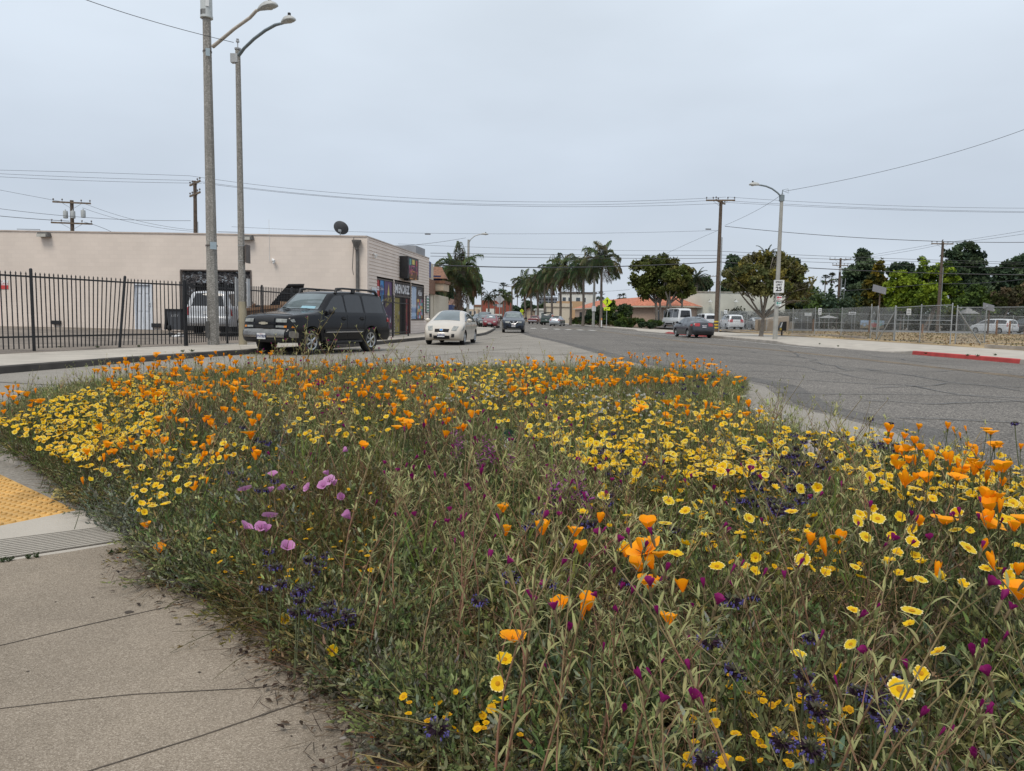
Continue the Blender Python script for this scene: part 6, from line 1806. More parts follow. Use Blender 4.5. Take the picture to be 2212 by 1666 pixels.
# painted riser on the transformer pole is lighter: ladder like stand-off
q = AY(1817, 640, 117); b = MB()
for dx in (0, .55): b.tube([(q.x + dx - .4, 117, .2), (q.x + dx, 117, AY(1819, 602, 117).z)], .05, 5)
for k in range(16): b.box((q.x + .1 - .4 * (1 - k / 16), 117, .8 + k * .42), (.5, .03, .04))
b.build('pole_riser', M_steel, label='pale ladder like riser standing against the transformer pole', cat='riser')
# ---- overhead wires
WIRES = [
 ('topmost thin wire from the left edge to the brown pole by the lamps', [(-30, 367, 60), (200, 373, 61), (410, 380, 62)], .012),
 ('second thin wire below the topmost one on the left', [(-30, 374, 60), (200, 384, 61), (412, 390, 62)], .012),
 ('third thin wire below the topmost one on the left', [(-30, 380.5, 60), (200, 391, 61), (436, 396, 61)], .012),
 ('topmost wire sagging over the street from the left pole to the banded pole', [(410, 380, 62), (1000, 433, 64), (1568, 426, 69)], .012),
 ('second wire sagging over the street from the left pole to the banded pole', [(414, 390, 62), (1000, 440, 64), (1540, 433, 69)], .012),
 ('third wire sagging over the street from the left pole to the banded pole', [(438, 396, 61), (1000, 442.5, 64), (1552, 440, 69)], .012),
 ('upper wire running right from the banded pole crossarm', [(1572, 425.8, 69), (1897, 443.5, 70), (2260, 450, 70)], .012),
 ('middle wire running right from the banded pole crossarm', [(1572, 434, 69), (1897, 450, 70), (2260, 458, 70)], .012),
 ('lower wire running right from the banded pole crossarm', [(1560, 437, 69), (1897, 452.5, 70), (2260, 460, 70)], .012),
 ('wavy thick cable from the banded pole to the right edge', [(1566, 489, 69), (1897, 516, 62), (2260, 523, 60)], .022),
 ('thin wire from the lamp pole cap up to the right edge', [(1697, 413, 42.5), (1950, 360, 38), (2260, 262, 32)], .010),
 ('drop wire from the lamp pole cap down to the banded pole', [(1566, 487, 69), (1650, 446, 52), (1692, 418, 42.5)], .012),
 ('guy wire falling left from the banded pole over the pine', [(1360, 585, 85), (1445, 545, 78), (1551, 498, 69)], .012),
 ('faint high cable with splice from the store roof to the banded pole', [(500, 490, 60), (1000, 505, 64), (1551, 498, 69)], .010),
 ('faint wire crossing above the left palm', [(860, 527, 60), (1200, 539, 65), (1549, 542, 69)], .010),
 ('upper power line crossing in front of the palm crowns', [(930, 547, 60), (1240, 550.5, 65), (1548, 552, 69)], .018),
 ('lower power line crossing in front of the palm crowns', [(930, 553.5, 60), (1240, 557.5, 65), (1548, 558.8, 69)], .018),
 ('thick black cable crossing the street in front of the palms', [(930, 572, 58), (1200, 578, 64), (1550, 566, 69)], .040),
 ('upper line running right of the banded pole before the trees', [(1556, 543, 69), (1890, 557.5, 70), (2260, 568, 70)], .016),
 ('second line running right of the banded pole before the trees', [(1556, 551, 69), (1890, 563, 70), (2260, 572, 70)], .016),
 ('third line running right of the banded pole before the trees', [(1556, 558, 69), (1890, 571, 70), (2260, 580, 70)], .016),
 ('thick black cable running right of the banded pole before the trees', [(1553, 566, 69), (1890, 586, 69), (2260, 594, 68)], .034),
 ('upper line from the transformer pole to the right pole', [(1822, 561, 118), (1930, 543, 105), (2020, 527, 96)], .016),
 ('lower line from the transformer pole to the right pole', [(1822, 563, 118), (1930, 548, 105), (2040, 527, 96)], .016),
 ('upper line from the right pole up to the right edge', [(2040, 525, 96), (2130, 512, 90), (2260, 490, 84)], .016),
 ('lower line from the right pole up to the right edge', [(2045, 527, 96), (2130, 517, 90), (2260, 498, 84)], .016),
 ('dark service cable from the transformer pole to the right pole', [(1680, 636, 125), (1900, 623, 105), (2024, 612, 96)], .03),
 ('dark service cable from the right pole to the right edge', [(2026, 613, 96), (2130, 611, 92), (2260, 596, 86)], .03),
 ('line from the left edge to the three transformer pole', [(-30, 405, 62), (70, 424, 64), (140, 437, 66)], .012),
 ('upper telephone line from the left edge past the transformer pole', [(-30, 447, 62), (200, 471, 64), (412, 477, 62)], .016),
 ('lower telephone bundle from the left edge to the transformer pole', [(-30, 464, 62), (60, 472, 64), (150, 478, 66)], .022),
 ('slack line falling right from the transformer pole behind the roof', [(175, 437, 66), (290, 475, 66), (420, 497, 66)], .012),
 ('second slack line falling right from the transformer pole', [(178, 449, 66), (290, 482, 66), (420, 500, 66)], .012),
 ('bundle dropping steeply behind the roof from the transformer pole', [(182, 480, 66), (215, 490, 66), (245, 503, 66)], .016),
 ('wire from the slim lamp pole cap up to the top left edge', [(170, -6, 19), (350, 52, 22.5), (505, 92, 25)], .009),
 ('wire from the far left lamp down to the store roof', [(862, 531, 62), (935, 525, 68), (1006, 514, 75)], .014),
 ('slack line from the left palm toward the far palms', [(1015, 601, 80), (1060, 609, 100), (1115, 617, 130)], .022),
 ('faint line high behind the far palms', [(1030, 638, 200), (1100, 637.5, 200), (1360, 626, 180)], .03),
]
for lab, pts, r in WIRES:
 b = MB(); b.tube(wire_px(pts), r, 4, cap=False); b.build('overhead_wire', M_wire, label=lab, cat='wire', group='overhead wires')
b = MB(); q = AY(479 + 445, 505, 66)
for px, py, Y in ((924, 506, 66), (1530, 495.3, 69)): b.box(AY(px, py, Y), (.5, .1, .1))
b.build('wire_splice', M_insul, label='small splice boxes hung on the faint high cable', cat='splice box')
# ---- iron picket fence
def picket(b, p, z0, h, lean=Vector((0, 0, 0)), w=.022, d=Vector((1, 0, 0))):
 n = Vector((-d.y, d.x, 0))
 a = Vector((p.x, p.y, z0)); e_ = a + Vector((0, 0, h - .07)) + lean; tip = e_ + Vector((0, 0, .07))
 vs = [a - d * w / 2 - n * w / 2, a + d * w / 2 - n * w / 2, a + d * w / 2 + n * w / 2, a - d * w / 2 + n * w / 2]
 es = [q + (e_ - a) for q in vs]; k = [e_ + (q - e_) * 1.35 for q in es]; k = [q + Vector((0, 0, .012)) for q in k]
 b.add(vs + es + k + [tip], [(0, 1, 5, 4), (1, 2, 6, 5), (2, 3, 7, 6), (3, 0, 4, 7), (4, 5, 9, 8), (5, 6, 10, 9), (6, 7, 11, 10), (7, 4, 8, 11), (8, 9, 12), (9, 10, 12), (10, 11, 12), (11, 8, 12)])
def iron_fence(label, pts, zs, hs, leans, pitch=.128, rails=(.22, 1.78), postw=.08):
 t = thing('iron_fence', label, 'fence', (pts[0].x, pts[0].y, zs[0]))
 for i, p in enumerate(pts):
  d = (pts[min(i + 1, len(pts) - 1)] - pts[max(i - 1, 0)]).normalized()
  b = MB(); l = leans[i]; b.tube([(p.x, p.y, zs[i] - .05), (p.x + l.x, p.y + l.y, zs[i] + hs[i])], postw * .5, 8); b.ball((p.x + l.x, p.y + l.y, zs[i] + hs[i]), postw * .52, 8, 5); b.build('post', M_black, t, smooth=40)
 for i in range(len(pts) - 1):
  a, c_ = pts[i], pts[i + 1]; L = (c_ - a).length; d = (c_ - a) / L
  b = MB(); n = int(L / pitch)
  for k in range(1, n):
   f = k / n; z = zs[i] + (zs[i + 1] - zs[i]) * f
   wgt = (f ** 3) * leans[i + 1].length if leans[i + 1].length else ((1 - f) ** 3) * leans[i].length
   dirl = (leans[i + 1] if leans[i + 1].length else leans[i]); dirl = dirl.normalized() if dirl.length else Vector((0, 0, 0))
   picket(b, a.lerp(c_, f), z + .07, 2.0, dirl * wgt, d=d)
  b.build('picket_panel', M_black, t)
  for k, rz in enumerate(rails):
   b = MB(); la, lc = leans[i] * (rz / 2.1), leans[i + 1] * (rz / 2.1)
   bar(b, a + Vector((0, 0, zs[i] + rz)) + la, c_ + Vector((0, 0, zs[i + 1] + rz)) + lc, .035, .045); b.build('rail', M_black, t)
 return t
f1, f2, f3 = G(74, 759, .16), G(258, 751, .16), G(400, 747.5, .16)
dF = (f3 - f1).normalized()
Z3 = Vector((0, 0, 0))
pts = [f1 - dF * 5.4, f1 - dF * 2.7, f1, f2, f3]
iron_fence('black iron picket fence with leaning post along the left pavement', pts, [.16] * 5, [2.08, 2.08, 2.12, 2.1, 2.08], [Z3, Z3, Z3, dF * .26, Z3])
f6 = Vector((-8.35, 35.8, 0))
pts = [f3.lerp(f6, k / 5) for k in range(6)]; pts[0] = pts[0] + (f6 - f3).normalized() * .1
iron_fence('black iron picket fence running back from the corner post past the dumpster to the store', pts, [.17 + .02 * k for k in range(6)], [2.08] * 6, [Z3] * 6)
gy0, gy1, gy2 = [(INV @ onplane(px, 700, C0 + UX * 1.25, UX)).y for px in (821, 848.5, 882)]
WMs = WM[shop.name]
pts = [WMs @ Vector((1.25, y, 0)) for y in (gy0, gy1, gy2)]
iron_fence('short black iron gate standing open in front of the lettered shop door', pts, [.16] * 3, [1.95, 2.1, 1.95], [Z3] * 3, pitch=.17, rails=(.22, 1.7))
# ---- things in the dirt lot
def gl(px, Y, z): q = AY(px, 700, Y); return Vector((q.x, Y, z))
M_dump = mat('dumpster_tan', (0.27, 0.155, 0.085), rough=0.8, var=0.22, scale=1.5)
M_dumpl = mat('dumpster_face', (0.38, 0.25, 0.155), rough=0.8, var=0.15, scale=2)
q0 = gl(533, 33.4, .30);
t = thing('dumpster', 'tan metal dumpster with raised black lid behind the iron fence', 'dumpster', q0)
Ld, Wd, Hd = 2.35, 1.3, 1.32
X0, Y0, Z0 = q0.x, 33.4, .30
b = MB(); b.add([(X0, Y0, Z0 + .12), (X0 + Ld, Y0 - .2, Z0 + .12), (X0 + Ld, Y0 + Wd, Z0 + .12), (X0, Y0 + Wd, Z0 + .12), (X0 - .04, Y0 - .04, Z0 + 1.05), (X0 + Ld, Y0 - .3, Z0 + 1.3), (X0 + Ld, Y0 + Wd, Z0 + 1.4), (X0 - .04, Y0 + Wd, Z0 + 1.3)], [(0, 1, 5, 4), (1, 2, 6, 5), (2, 3, 7, 6), (3, 0, 4, 7), (3, 2, 1, 0)]); b.build('bin_body', M_dumpl, t)
b = MB(); bar(b, (X0 - .1, Y0 - .1, Z0 + 1.08), (X0 + Ld + .05, Y0 - .34, Z0 + 1.34), .12, .13); bar(b, (X0 - .08, Y0 - .1, Z0 + 1.07), (X0 - .08, Y0 + Wd, Z0 + 1.33), .12, .13); bar(b, (X0 + Ld, Y0 - .3, Z0 + 1.34), (X0 + Ld, Y0 + Wd, Z0 + 1.42), .12, .13); b.build('rim', M_dump, t)
b = MB()
for k in range(5): x = X0 + .3 + .45 * k; bar(b, (x, Y0 - .05 - .035 * k, Z0 + .15), (x, Y0 - .11 - .035 * k, Z0 + 1.0 + .04 * k), .1, .08, up=(0, 1, 0))
bar(b, (X0 + .1, Y0 - .13, Z0 + .62), (X0 + Ld, Y0 - .33, Z0 + .66), .08, .16); b.build('rib', M_dump, t)
b = MB(); b.box((X0 - .08, Y0 + .3, Z0 + .9), (.12, .12, .45)); b.box((X0 + .35, Y0 - .17, Z0 + .62), (.25, .01, .2)); b.build('bracket', M_black, t)
b = MB(); lc = (X0 + 1.0, X0 + 2.35); y0_ = Y0 + Wd
vs = []
for (x, z, dy) in ((X0 + .75, Z0 + 1.25, 0), (X0 + 1.75, Z0 + 2.25, .25)):
 for xx, yy in ((0, -.9), (.62, -.9), (.95, .25), (0.0, .25)): vs.append((x + xx, y0_ + yy + dy, z))
A1, A2, A3, A4 = Vector((X0 + .75, Y0 + .9, Z0 + 1.3)), Vector((X0 + 2.2, Y0 + .9, Z0 + 1.42)), Vector((X0 + 2.45, Y0 + .5, Z0 + 2.28)), Vector((X0 + 1.75, Y0 + .4, Z0 + 2.26))
th_ = Vector((0, .09, .03))
b.add([A1, A2, A3, A4, A1 + th_, A2 + th_, A3 + th_, A4 + th_], [(0, 1, 2, 3), (7, 6, 5, 4), (0, 4, 5, 1), (1, 5, 6, 2), (2, 6, 7, 3), (3, 7, 4, 0)])
for k in range(8):
 f = (k + .5) / 8; bar(b, A1.lerp(A4, f) - Vector((0, .03, 0)), A2.lerp(A3, f) - Vector((0, .03, 0)), .05, .03)
b.build('lid', M_black, t)
b = MB(); b.ball((X0 + .4, Y0 + .25, Z0 + 1.08), (.2, .18, .14), 9, 6); b.build('trash_bag', PC[9], label='blue plastic bag on top of the tan dumpster', cat='bag')
b = MB(); b.box((X0 + 1.9, Y0 + .3, Z0 + 1.35), (.8, .5, .2), rot=Matrix.Rotation(.1, 3, 'Y')); b.build('cardboard_box', M_dumpl, label='flattened brown cardboard box sticking out of the dumpster', cat='box')
q = gl(383, 36.2, .33)
t = thing('wheelie_bin', 'dark grey wheeled bin against the store wall left of the garage', 'bin', q)
b = MB(); b.box(q + Vector((0, 0, .52)), (.58, .6, .95), taper=1.16); b.build('bin_body', mat('bin_grey', (0.06, 0.065, 0.075), rough=0.6, var=.1), t)
b = MB(); b.box(q + Vector((0, 0, 1.02)), (.78, .8, .07)); b.box(q + Vector((-.42, 0, .55)), (.1, .6, 1.0), rot=Matrix.Rotation(.1, 3, 'Y')); b.build('lid', M_black, t)
b = MB(); b.tube([q + Vector((-.3, -.3, .14)), q + Vector((-.18, -.3, .14))], .14, 14); b.build('wheel', M_tyre, t)
b = MB(); put_text(b, 'CITY', .16, q + Vector((.05, -.36, .72)), (1, 0, 0), (0, .05, 1)); b.build('lettering', M_alu, t)
q = G(382, 729, .22); b = MB(); b.ball(q + Vector((0, 0, .06)), (.32, .25, .1), 11, 7, 0); b.ball(q + Vector((-.1, -.1, .1)), (.16, .15, .09), 9, 6, 1)
for i, v in enumerate(b.v): b.v[i] = tuple(Vector(v) + mnoise.noise_vector(Vector(v) * 5) * .09)
b.build('litter_bag', [M_whitep, M_sblack], label='white and black torn rubbish bag on the dirt behind the fence', cat='rubbish bag')
q = G(440 + 360, 1, .2) if False else G(360, 745, .2)
# ---- chain link fences
M_link = mat('chain_link', (0.30, 0.32, 0.33), rough=0.5, metal=.5, var=.1)
def chain(label, pts, hs, pitch=.11, wr=.0035, toprail=True, midrail=None, braces=(), name='chain_link_fence'):
 t = thing(name, label, 'fence', pts[0])
 for i, p in enumerate(pts):
  b = MB(); b.tube([p - Vector((0, 0, .05)), p + Vector((0, 0, hs[i] + .06))], .032, 7); b.ball(p + Vector((0, 0, hs[i] + .07)), .036, 7, 4); b.build('post', M_steel, t, smooth=50)
 for i in range(len(pts) - 1):
  a, c_ = pts[i], pts[i + 1]; L = (c_ - a).length; d = (c_ - a) / L
  H0, H1 = hs[i], hs[i + 1]; Hm = (H0 + H1) / 2
  cl = Cloud(); segs = []
  n = int((L + Hm) / pitch)
  for k in range(n):
   s0 = k * pitch - Hm
   for sg in (1, -1):
    # strand rises Hm over a run of Hm
    x0, x1 = (s0, s0 + Hm) if sg > 0 else (s0 + Hm, s0)
    z0, z1 = 0.03, Hm
    pts_ = []
    def at(x): return z0 + (z1 - z0) * (x - x0) / (x1 - x0)
    lo, hi = min(x0, x1), max(x0, x1)
    lo2, hi2 = max(lo, 0), min(hi, L)
    if hi2 - lo2 < .03: continue
    segs.append((lo2, at(lo2), hi2, at(hi2)))
  if segs:
   S_ = np.array(segs); nn = np.array((-d.y, d.x, 0.0)); dd = np.array(d); a_ = np.array(a)
   slope = (c_.z - a.z) / L
   p0 = a_ + S_[:, :1] * dd + np.array((0, 0, 1.0)) * S_[:, 1:2]; p1 = a_ + S_[:, 2:3] * dd + np.array((0, 0, 1.0)) * S_[:, 3:4]
   V = []
   up = np.array((0, 0, 1.0))
   o = [nn * wr * 1.2, (up * .7 + dd * .7) * wr - nn * wr * .6, -(up * .7 + dd * .7) * wr - nn * wr * .6]
   V = np.stack([p0 + o[0], p0 + o[1], p0 + o[2], p1 + o[0], p1 + o[1], p1 + o[2]], 1).reshape(-1, 3)
   K = len(S_); base_ = (np.arange(K) * 6)[:, None]
   F = np.concatenate([base_ + np.array([[0, 1, 4, 3]]), base_ + np.array([[1, 2, 5, 4]]), base_ + np.array([[2, 0, 3, 5]])])
   cl.raw(V, (1, 1, 1), F); cl.build('mesh_panel', M_link, t)
  b = MB()
  if toprail: bar(b, a + Vector((0, 0, H0)), c_ + Vector((0, 0, H1)), .04, .04)
  if midrail: bar(b, a + Vector((0, 0, midrail)), c_ + Vector((0, 0, midrail)), .05, .05)
  bar(b, a + Vector((0, 0, .05)), c_ + Vector((0, 0, .05)), .012, .012)
  b.build('rail', M_steel, t)
 for (a, c_) in braces:
  b = MB(); b.tube([a, c_], .032, 6); b.build('brace', M_steel, t)
 return t
def gp(px, py): return G(px, py, .18)
A_ = [gp(2350, 756), gp(2235, 747.5), gp(2126, 741.5), gp(2063, 743.5)]
chain('nearer chain link fence with diagonal brace at the right edge of the dry verge', A_, [2.02, 2.02, 2.05, 1.95], braces=[(A_[3] + Vector((0, 0, 1.85)), gp(2118, 744) )])
g0, g1 = gp(2052, 744), gp(1932, 737)
chain('pipe framed chain link gate hanging slightly askew across the driveway', [g0, g0.lerp(g1, .52), g1], [2.06, 2.04, 1.98], name='chain_link_gate', midrail=1.25)
B2_ = [gp(1930, 737), gp(1893, 733.5), gp(1879, 732), gp(1816, 726.5), gp(1759, 723.5), gp(1711, 719.5), gp(1655, 715.5), gp(1597, 711.5), gp(1556, 709)]
chain('chain link fence along the pavement from the gate back to the banded pole', B2_, [2.0, 2.05, 2.2, 2.1, 2.15, 2.2, 2.2, 2.25, 2.3], pitch=.13, wr=.0045, toprail=False, braces=[(gp(1931, 737) + Vector((0, 0, 1.85)), gp(1897, 735.5))])
C_ = [Vector((x, 85.2 + .5 * math.sin(x * .3), .18)) for x in np.linspace(24, 66, 15)]
chain('longer back chain link fence between the dry verge and the parking lot', C_, [2.05] * 15, pitch=.16, wr=.006, midrail=1.0)
# ---- small street things on the right
q = G(1688.5, 725.5, .16)
t = thing('newspaper_box', 'black box on a post with slanted white panel and yellow sticker beside the lamp pole', 'newspaper box', q)
b = MB(); b.tube([q, q + Vector((0, 0, .42))], .06, 8); b.build('post', M_sblack, t)
b = MB(); b.add([q + Vector(v) for v in ((-.26, -.2, .38), (.26, -.2, .38), (.26, .2, .38), (-.26, .2, .38), (-.1, -.2, 1.02), (.26, -.2, 1.08), (.26, .2, 1.08), (-.1, .2, 1.02), (-.26, -.2, .6), (-.26, .2, .6))], [(0, 1, 5, 4, 8), (2, 3, 9, 7, 6), (1, 2, 6, 5), (3, 0, 8, 9), (8, 4, 7, 9), (4, 5, 6, 7), (3, 2, 1, 0)]); b.build('cabinet', M_sblack, t)
b = MB(); b.add([q + Vector(v) for v in ((-.25, -.205, .62), (-.12, -.205, .62), (-.03, -.205, 1.0), (-.1, -.205, 1.0))], [(0, 1, 2, 3)], 0); b.box(q + Vector((-.17, -.206, .5)), (.15, .006, .16), 1); b.build('sticker', [M_whitep, M_yband], t)
M_tanw = mat('block_enclosure', (0.36, 0.29, 0.22), rough=0.9, var=.1)
a_, c_ = gl(1654, 80, .18), gl(1704, 80, .18)
b = MB(); z0, z1 = AY(1654, 691, 80).z, AY(1690, 683, 80).z
b.prism([(a_.x, 80), (c_.x, 80), (c_.x, 83.5), (a_.x, 83.5)], .15, [z0, z1, z1, z0]); b.build('trash_enclosure', M_tanw, label='tan block enclosure behind the black newspaper box', cat='enclosure')
a_ = gl(1733, 99, .19)
t = thing('lot_dumpster', 'long black dumpster standing in the far lot behind the back fence', 'dumpster', a_)
b = MB(); b.box(a_ + Vector((0, 0, .68)), (2.45, 1.5, 1.2), taper=1.05); b.build('bin_body', M_black, t)
b = MB(); b.box(a_ + Vector((0, 0, 1.33)), (2.6, 1.6, .07)); b.build('lid', M_trim, t)
b = MB(); b.box(a_ + Vector((-1.35, .2, .55)), (.35, .9, 1.0), taper=.8); b.build('hopper', M_tanw, t)
# mural board
a_, c_ = AY(1859, 692, 112), AY(1909, 712, 112)
t = thing('mural_board', 'painted mural board with blue sky and red shape behind the fences', 'mural', ((a_.x + c_.x) / 2, 112, .2))
b = MB(); b.box(((a_.x + c_.x) / 2, 112, (a_.z + .4) / 2), (c_.x - a_.x, .06, a_.z - .4), 0)
cx, cz, ww, hh = (a_.x + c_.x) / 2, (a_.z + .4) / 2, (c_.x - a_.x), a_.z - .4
def blob(x, z, rx, rz, mi, y): b.add([(cx + ww * (x + rx * math.cos(a) * (1 + .15 * math.sin(3 * a))), 111.96 - y, cz + hh * (z + rz * math.sin(a))) for a in np.linspace(0, 6.28, 17)[:-1]], [tuple(range(16))], mi)
b.box((cx, 111.965, cz - hh * .28), (ww, .004, hh * .44), 1); blob(-.33, -.06, .1, .24, 2, .004); blob(-.33, -.08, .06, .15, 3, .006); blob(.08, -.05, .13, .3, 4, .006); blob(.3, .0, .12, .2, 5, .004)
for k in range(7): blob(-.05 + .07 * k, .36, .03, .1, 5, .008)
b.build('board', [PC[6], mat('mural_sand', (0.30, 0.24, 0.15)), mat('mural_stone', (0.34, 0.33, 0.31)), PC[6], PC[0], PC[7]], t)
b = MB()
for s in (-.45, .45): b.box((cx + ww * s, 112.05, .3), (.1, .1, .5))
b.build('leg', M_wood, t)
# boards and signs in the lot
for px0, px1, y0, y1, Y, lab, mi in ((1738.5, 1753, 675.5, 682.7, 88, 'blue and white notice board on the back fence above the black dumpster', 1), (1768, 1774.5, 666, 680, 90, 'narrow white parking sign on a tall post in the lot', 0), (1833.5, 1849, 674, 680, 95, 'white banner above the hedge beyond the lot', 0), (1959, 1967.5, 667, 681, 88, 'pair of stacked white signs behind the gate', 0), (1524 + 40, 1571, 670, 678, 90, 'pale blue parking sign by the white minivan', 1)):
 a_, c_ = AY(px0, y0, Y), AY(px1, y1, Y); t = thing('lot_sign', lab, 'sign', ((a_.x + c_.x) / 2, Y, .18))
 b = MB(); b.tube([((a_.x + c_.x) / 2, Y + .04, .18), ((a_.x + c_.x) / 2, Y + .04, a_.z)], .035, 6); b.build('post', M_steel, t)
 b = MB(); b.box(((a_.x + c_.x) / 2, Y, (a_.z + c_.z) / 2), (c_.x - a_.x, .02, a_.z - c_.z), 0)
 for k in range(3): b.box(((a_.x + c_.x) / 2, Y - .014, a_.z - (a_.z - c_.z) * (.25 + .25 * k)), ((c_.x - a_.x) * .7, .006, (a_.z - c_.z) * .1), 1)
 b.build('panel', [M_whitep, M_bluetag if mi else M_sblack], t)
for k, (px, py0, py1, Y) in enumerate(((1756, 690, 717, 84), (1877, 692, 719.5, 80), (1992, 700, 719, 84), (2152, 692, 721, 79), (2180, 694, 722, 79), (2213, 697, 722, 79))):
 q0, q1 = AY(px, py1, Y), AY(px, py0, Y); b = MB(); b.tube([(q0.x, Y, .15), (q0.x, Y, q1.z)], .09, 8); b.build('wooden_post', mat('post_wood', (0.22, 0.12, 0.07), rough=.9, var=.25) if k == 0 else bpy.data.materials['post_wood'], label='short brown wooden post along the lot edge behind the fence', cat='post', group='wooden posts along the lot')
# solar panels on posts
for px, pt, pb, Y, w_, h_, lab in ((1900, 618, 718, 86, 1.5, .9, 'tilted solar panel on a brown post before the yellowing tree'), (2136, 657, 722, 78, 1.1, .75, 'small tilted solar panel on a post left of the white minivan')):
 q = AY(px, pt, Y); t = thing('solar_lamp', lab, 'solar panel', (q.x, Y, .18))
 b = MB(); b.tube([(q.x + .1, Y, .15), (q.x + .1, Y, q.z - h_ * .6)], .09, 8); b.build('post', M_wood, t)
 b = MB(); b.box((q.x, Y, q.z - h_ * .45), (w_, .06, h_ * 1.2), rot=Matrix.Rotation(R(-38), 3, 'X') @ Matrix.Rotation(R(20), 3, 'Y')); b.build('panel', mat('solar_grey', (0.12, 0.12, 0.13), rough=.6), t)
 b = MB(); b.tube([(q.x + .1, Y, q.z - h_ * .9), (q.x + .5, Y - .3, q.z - h_ * .85)], .05, 6); b.build('arm', M_alu, t)
# ================================================================== TREES, PALMS, HEDGES
M_leaf = colmat('leaf_green', rough=0.65, trans=0.2, spec=0.2)
M_bark = mat('tree_bark', (0.12, 0.095, 0.075), rough=0.95, var=0.3, scale=5.0, bump=.3, bscale=20)
M_barkg = mat('grey_bark', (0.20, 0.175, 0.15), rough=0.95, var=0.25, scale=4.0)
M_palmt = mat('palm_trunk', (0.15, 0.125, 0.105), rough=0.95, var=0.25, scale=7.0)
M_palmb = mat('palm_boots', (0.17, 0.115, 0.085), rough=0.95, var=0.4, scale=5.0)
def leaf_proto(w=1.0, l=1.0):
 p = Proto(); p.add([(0, 0, 0), (w * .5, l * .45, .08), (0, l, 0), (-w * .5, l * .45, .08)], (1, 1, 1), quads=[(0, 1, 2, 3)]); return p.done()
LEAFP = leaf_proto(.8, 1.0)
def rand_rot(K):
 q = rng.normal(size=(K, 4)); q /= np.linalg.norm(q, axis=1)[:, None]
 w, x, y, z = q.T
 return np.stack([np.stack([1 - 2 * (y * y + z * z), 2 * (x * y - w * z), 2 * (x * z + w * y)], 1), np.stack([2 * (x * y + w * z), 1 - 2 * (x * x + z * z), 2 * (y * z - w * x)], 1), np.stack([2 * (x * z - w * y), 2 * (y * z + w * x), 1 - 2 * (x * x + y * y)], 1)], 1)
def crown(cl, lumps, n, size, cols, sub=14, subr=.34, up=0.0):
 """leaf clumps spread over the shells of lumps (x, y, z, rx, ry, rz); cols: list of base colours"""
 lumps = np.array(lumps, float)
 vol = (lumps[:, 3] * lumps[:, 5]) ; vol /= vol.sum(); n = int(n * 1.5); subr *= 1.18
 nc = max(6, int(sub * len(lumps)))
 which = rng.choice(len(lumps), nc, p=vol)
 dirs = rng.normal(size=(nc, 3)); dirs /= np.linalg.norm(dirs, axis=1)[:, None]
 rad = rng.uniform(.45, 1.0, nc) ** .6
 cc = lumps[which, :3] + dirs * lumps[which, 3:6] * rad[:, None]
 cr = lumps[which, 3:6].mean(1) * subr * rng.uniform(.6, 1.3, nc)
 ccol = np.array(cols)[rng.integers(0, len(cols), nc)] * rng.uniform(.72, 1.3, (nc, 1))
 k = rng.choice(nc, n, p=cr ** 2 / (cr ** 2).sum())
 d2 = rng.normal(size=(n, 3)); d2 /= np.linalg.norm(d2, axis=1)[:, None]
 pos = cc[k] + d2 * (cr[k] * rng.uniform(.25, 1.0, n) ** .5)[:, None] * np.array((1, 1, .75))
 M = rand_rot(n) * (size * rng.uniform(.6, 1.4, n))[:, None, None]
 cl.inst(LEAFP, M, pos, ccol[k] * rng.uniform(.8, 1.2, (n, 1)))
def limb_pts(a, c_, bend=.15, n=6):
 a, c_ = Vector(a), Vector(c_); L = (c_ - a).length
 o = Vector((random.uniform(-1, 1), random.uniform(-1, 1), 0)) * bend * L
 return [a.lerp(c_, k / n) + o * math.sin(math.pi * k / n) * .6 for k in range(n + 1)]
def tree(name, label, base, lumps_px, Y, n, size, cols, trunks=(), bark=None, group=None, depth=.8, sub=14, subr=.34, cat='tree', limbs=True):
 """lumps_px: (px, py, half width px, half height px[, dY]) measured in the photo, at distance Y"""
 t = thing(name, label, cat, base, 0, group)
 lumps = []
 for L in lumps_px:
  q = AY(L[0], L[1], Y + (L[4] if len(L) > 4 else 0)); s_ = Y / 1598
  lumps.append((q.x, q.y, q.z, L[2] * s_, L[2] * s_ * depth, L[3] * s_))
 b = MB(); base = Vector(base)
 tr = trunks or [((base.x, base.y, base.z), None, None)]
 for (a, top, r) in tr:
  a = Vector(a)
  if top is None:
   L = max(lumps, key=lambda q: q[3]); top = Vector((L[0], L[1], L[2] - L[5] * .3)); r = max(.12, (top.z - a.z) * .035)
  pts = limb_pts(a, top, .06); b.tube(pts, [r * (1 - .09 * k) for k in range(len(pts))], 8)
  if limbs:
   for L in lumps:
    e_ = Vector(L[:3])
    p0 = Vector(pts[-3]); q = limb_pts(p0, e_, .12, 5); b.tube(q, [r * .5 * (1 - .15 * k) for k in range(len(q))], 6)
 b.build('trunk', bark or M_bark, t, smooth=60)
 cl = Cloud(); crown(cl, lumps, n, size, cols, sub, subr); cl.build('crown', M_leaf, t)
 return t
OL = [(0.088, 0.11, 0.025), (0.12, 0.138, 0.035), (0.064, 0.084, 0.022)]
OLY = [(0.112, 0.122, 0.036), (0.13, 0.125, 0.042), (0.085, 0.10, 0.034), (0.17, 0.145, 0.03), (0.105, 0.10, 0.052)]
DKG = [(0.058, 0.094, 0.051), (0.083, 0.119, 0.06), (0.042, 0.07, 0.042)]
BRG = [(0.160, 0.225, 0.019), (0.217, 0.290, 0.023), (0.109, 0.167, 0.020)]
MIG = [(0.077, 0.125, 0.029), (0.104, 0.160, 0.032), (0.053, 0.088, 0.026)]
BRN = [(0.136, 0.104, 0.061), (0.176, 0.136, 0.072), (0.096, 0.088, 0.048)]
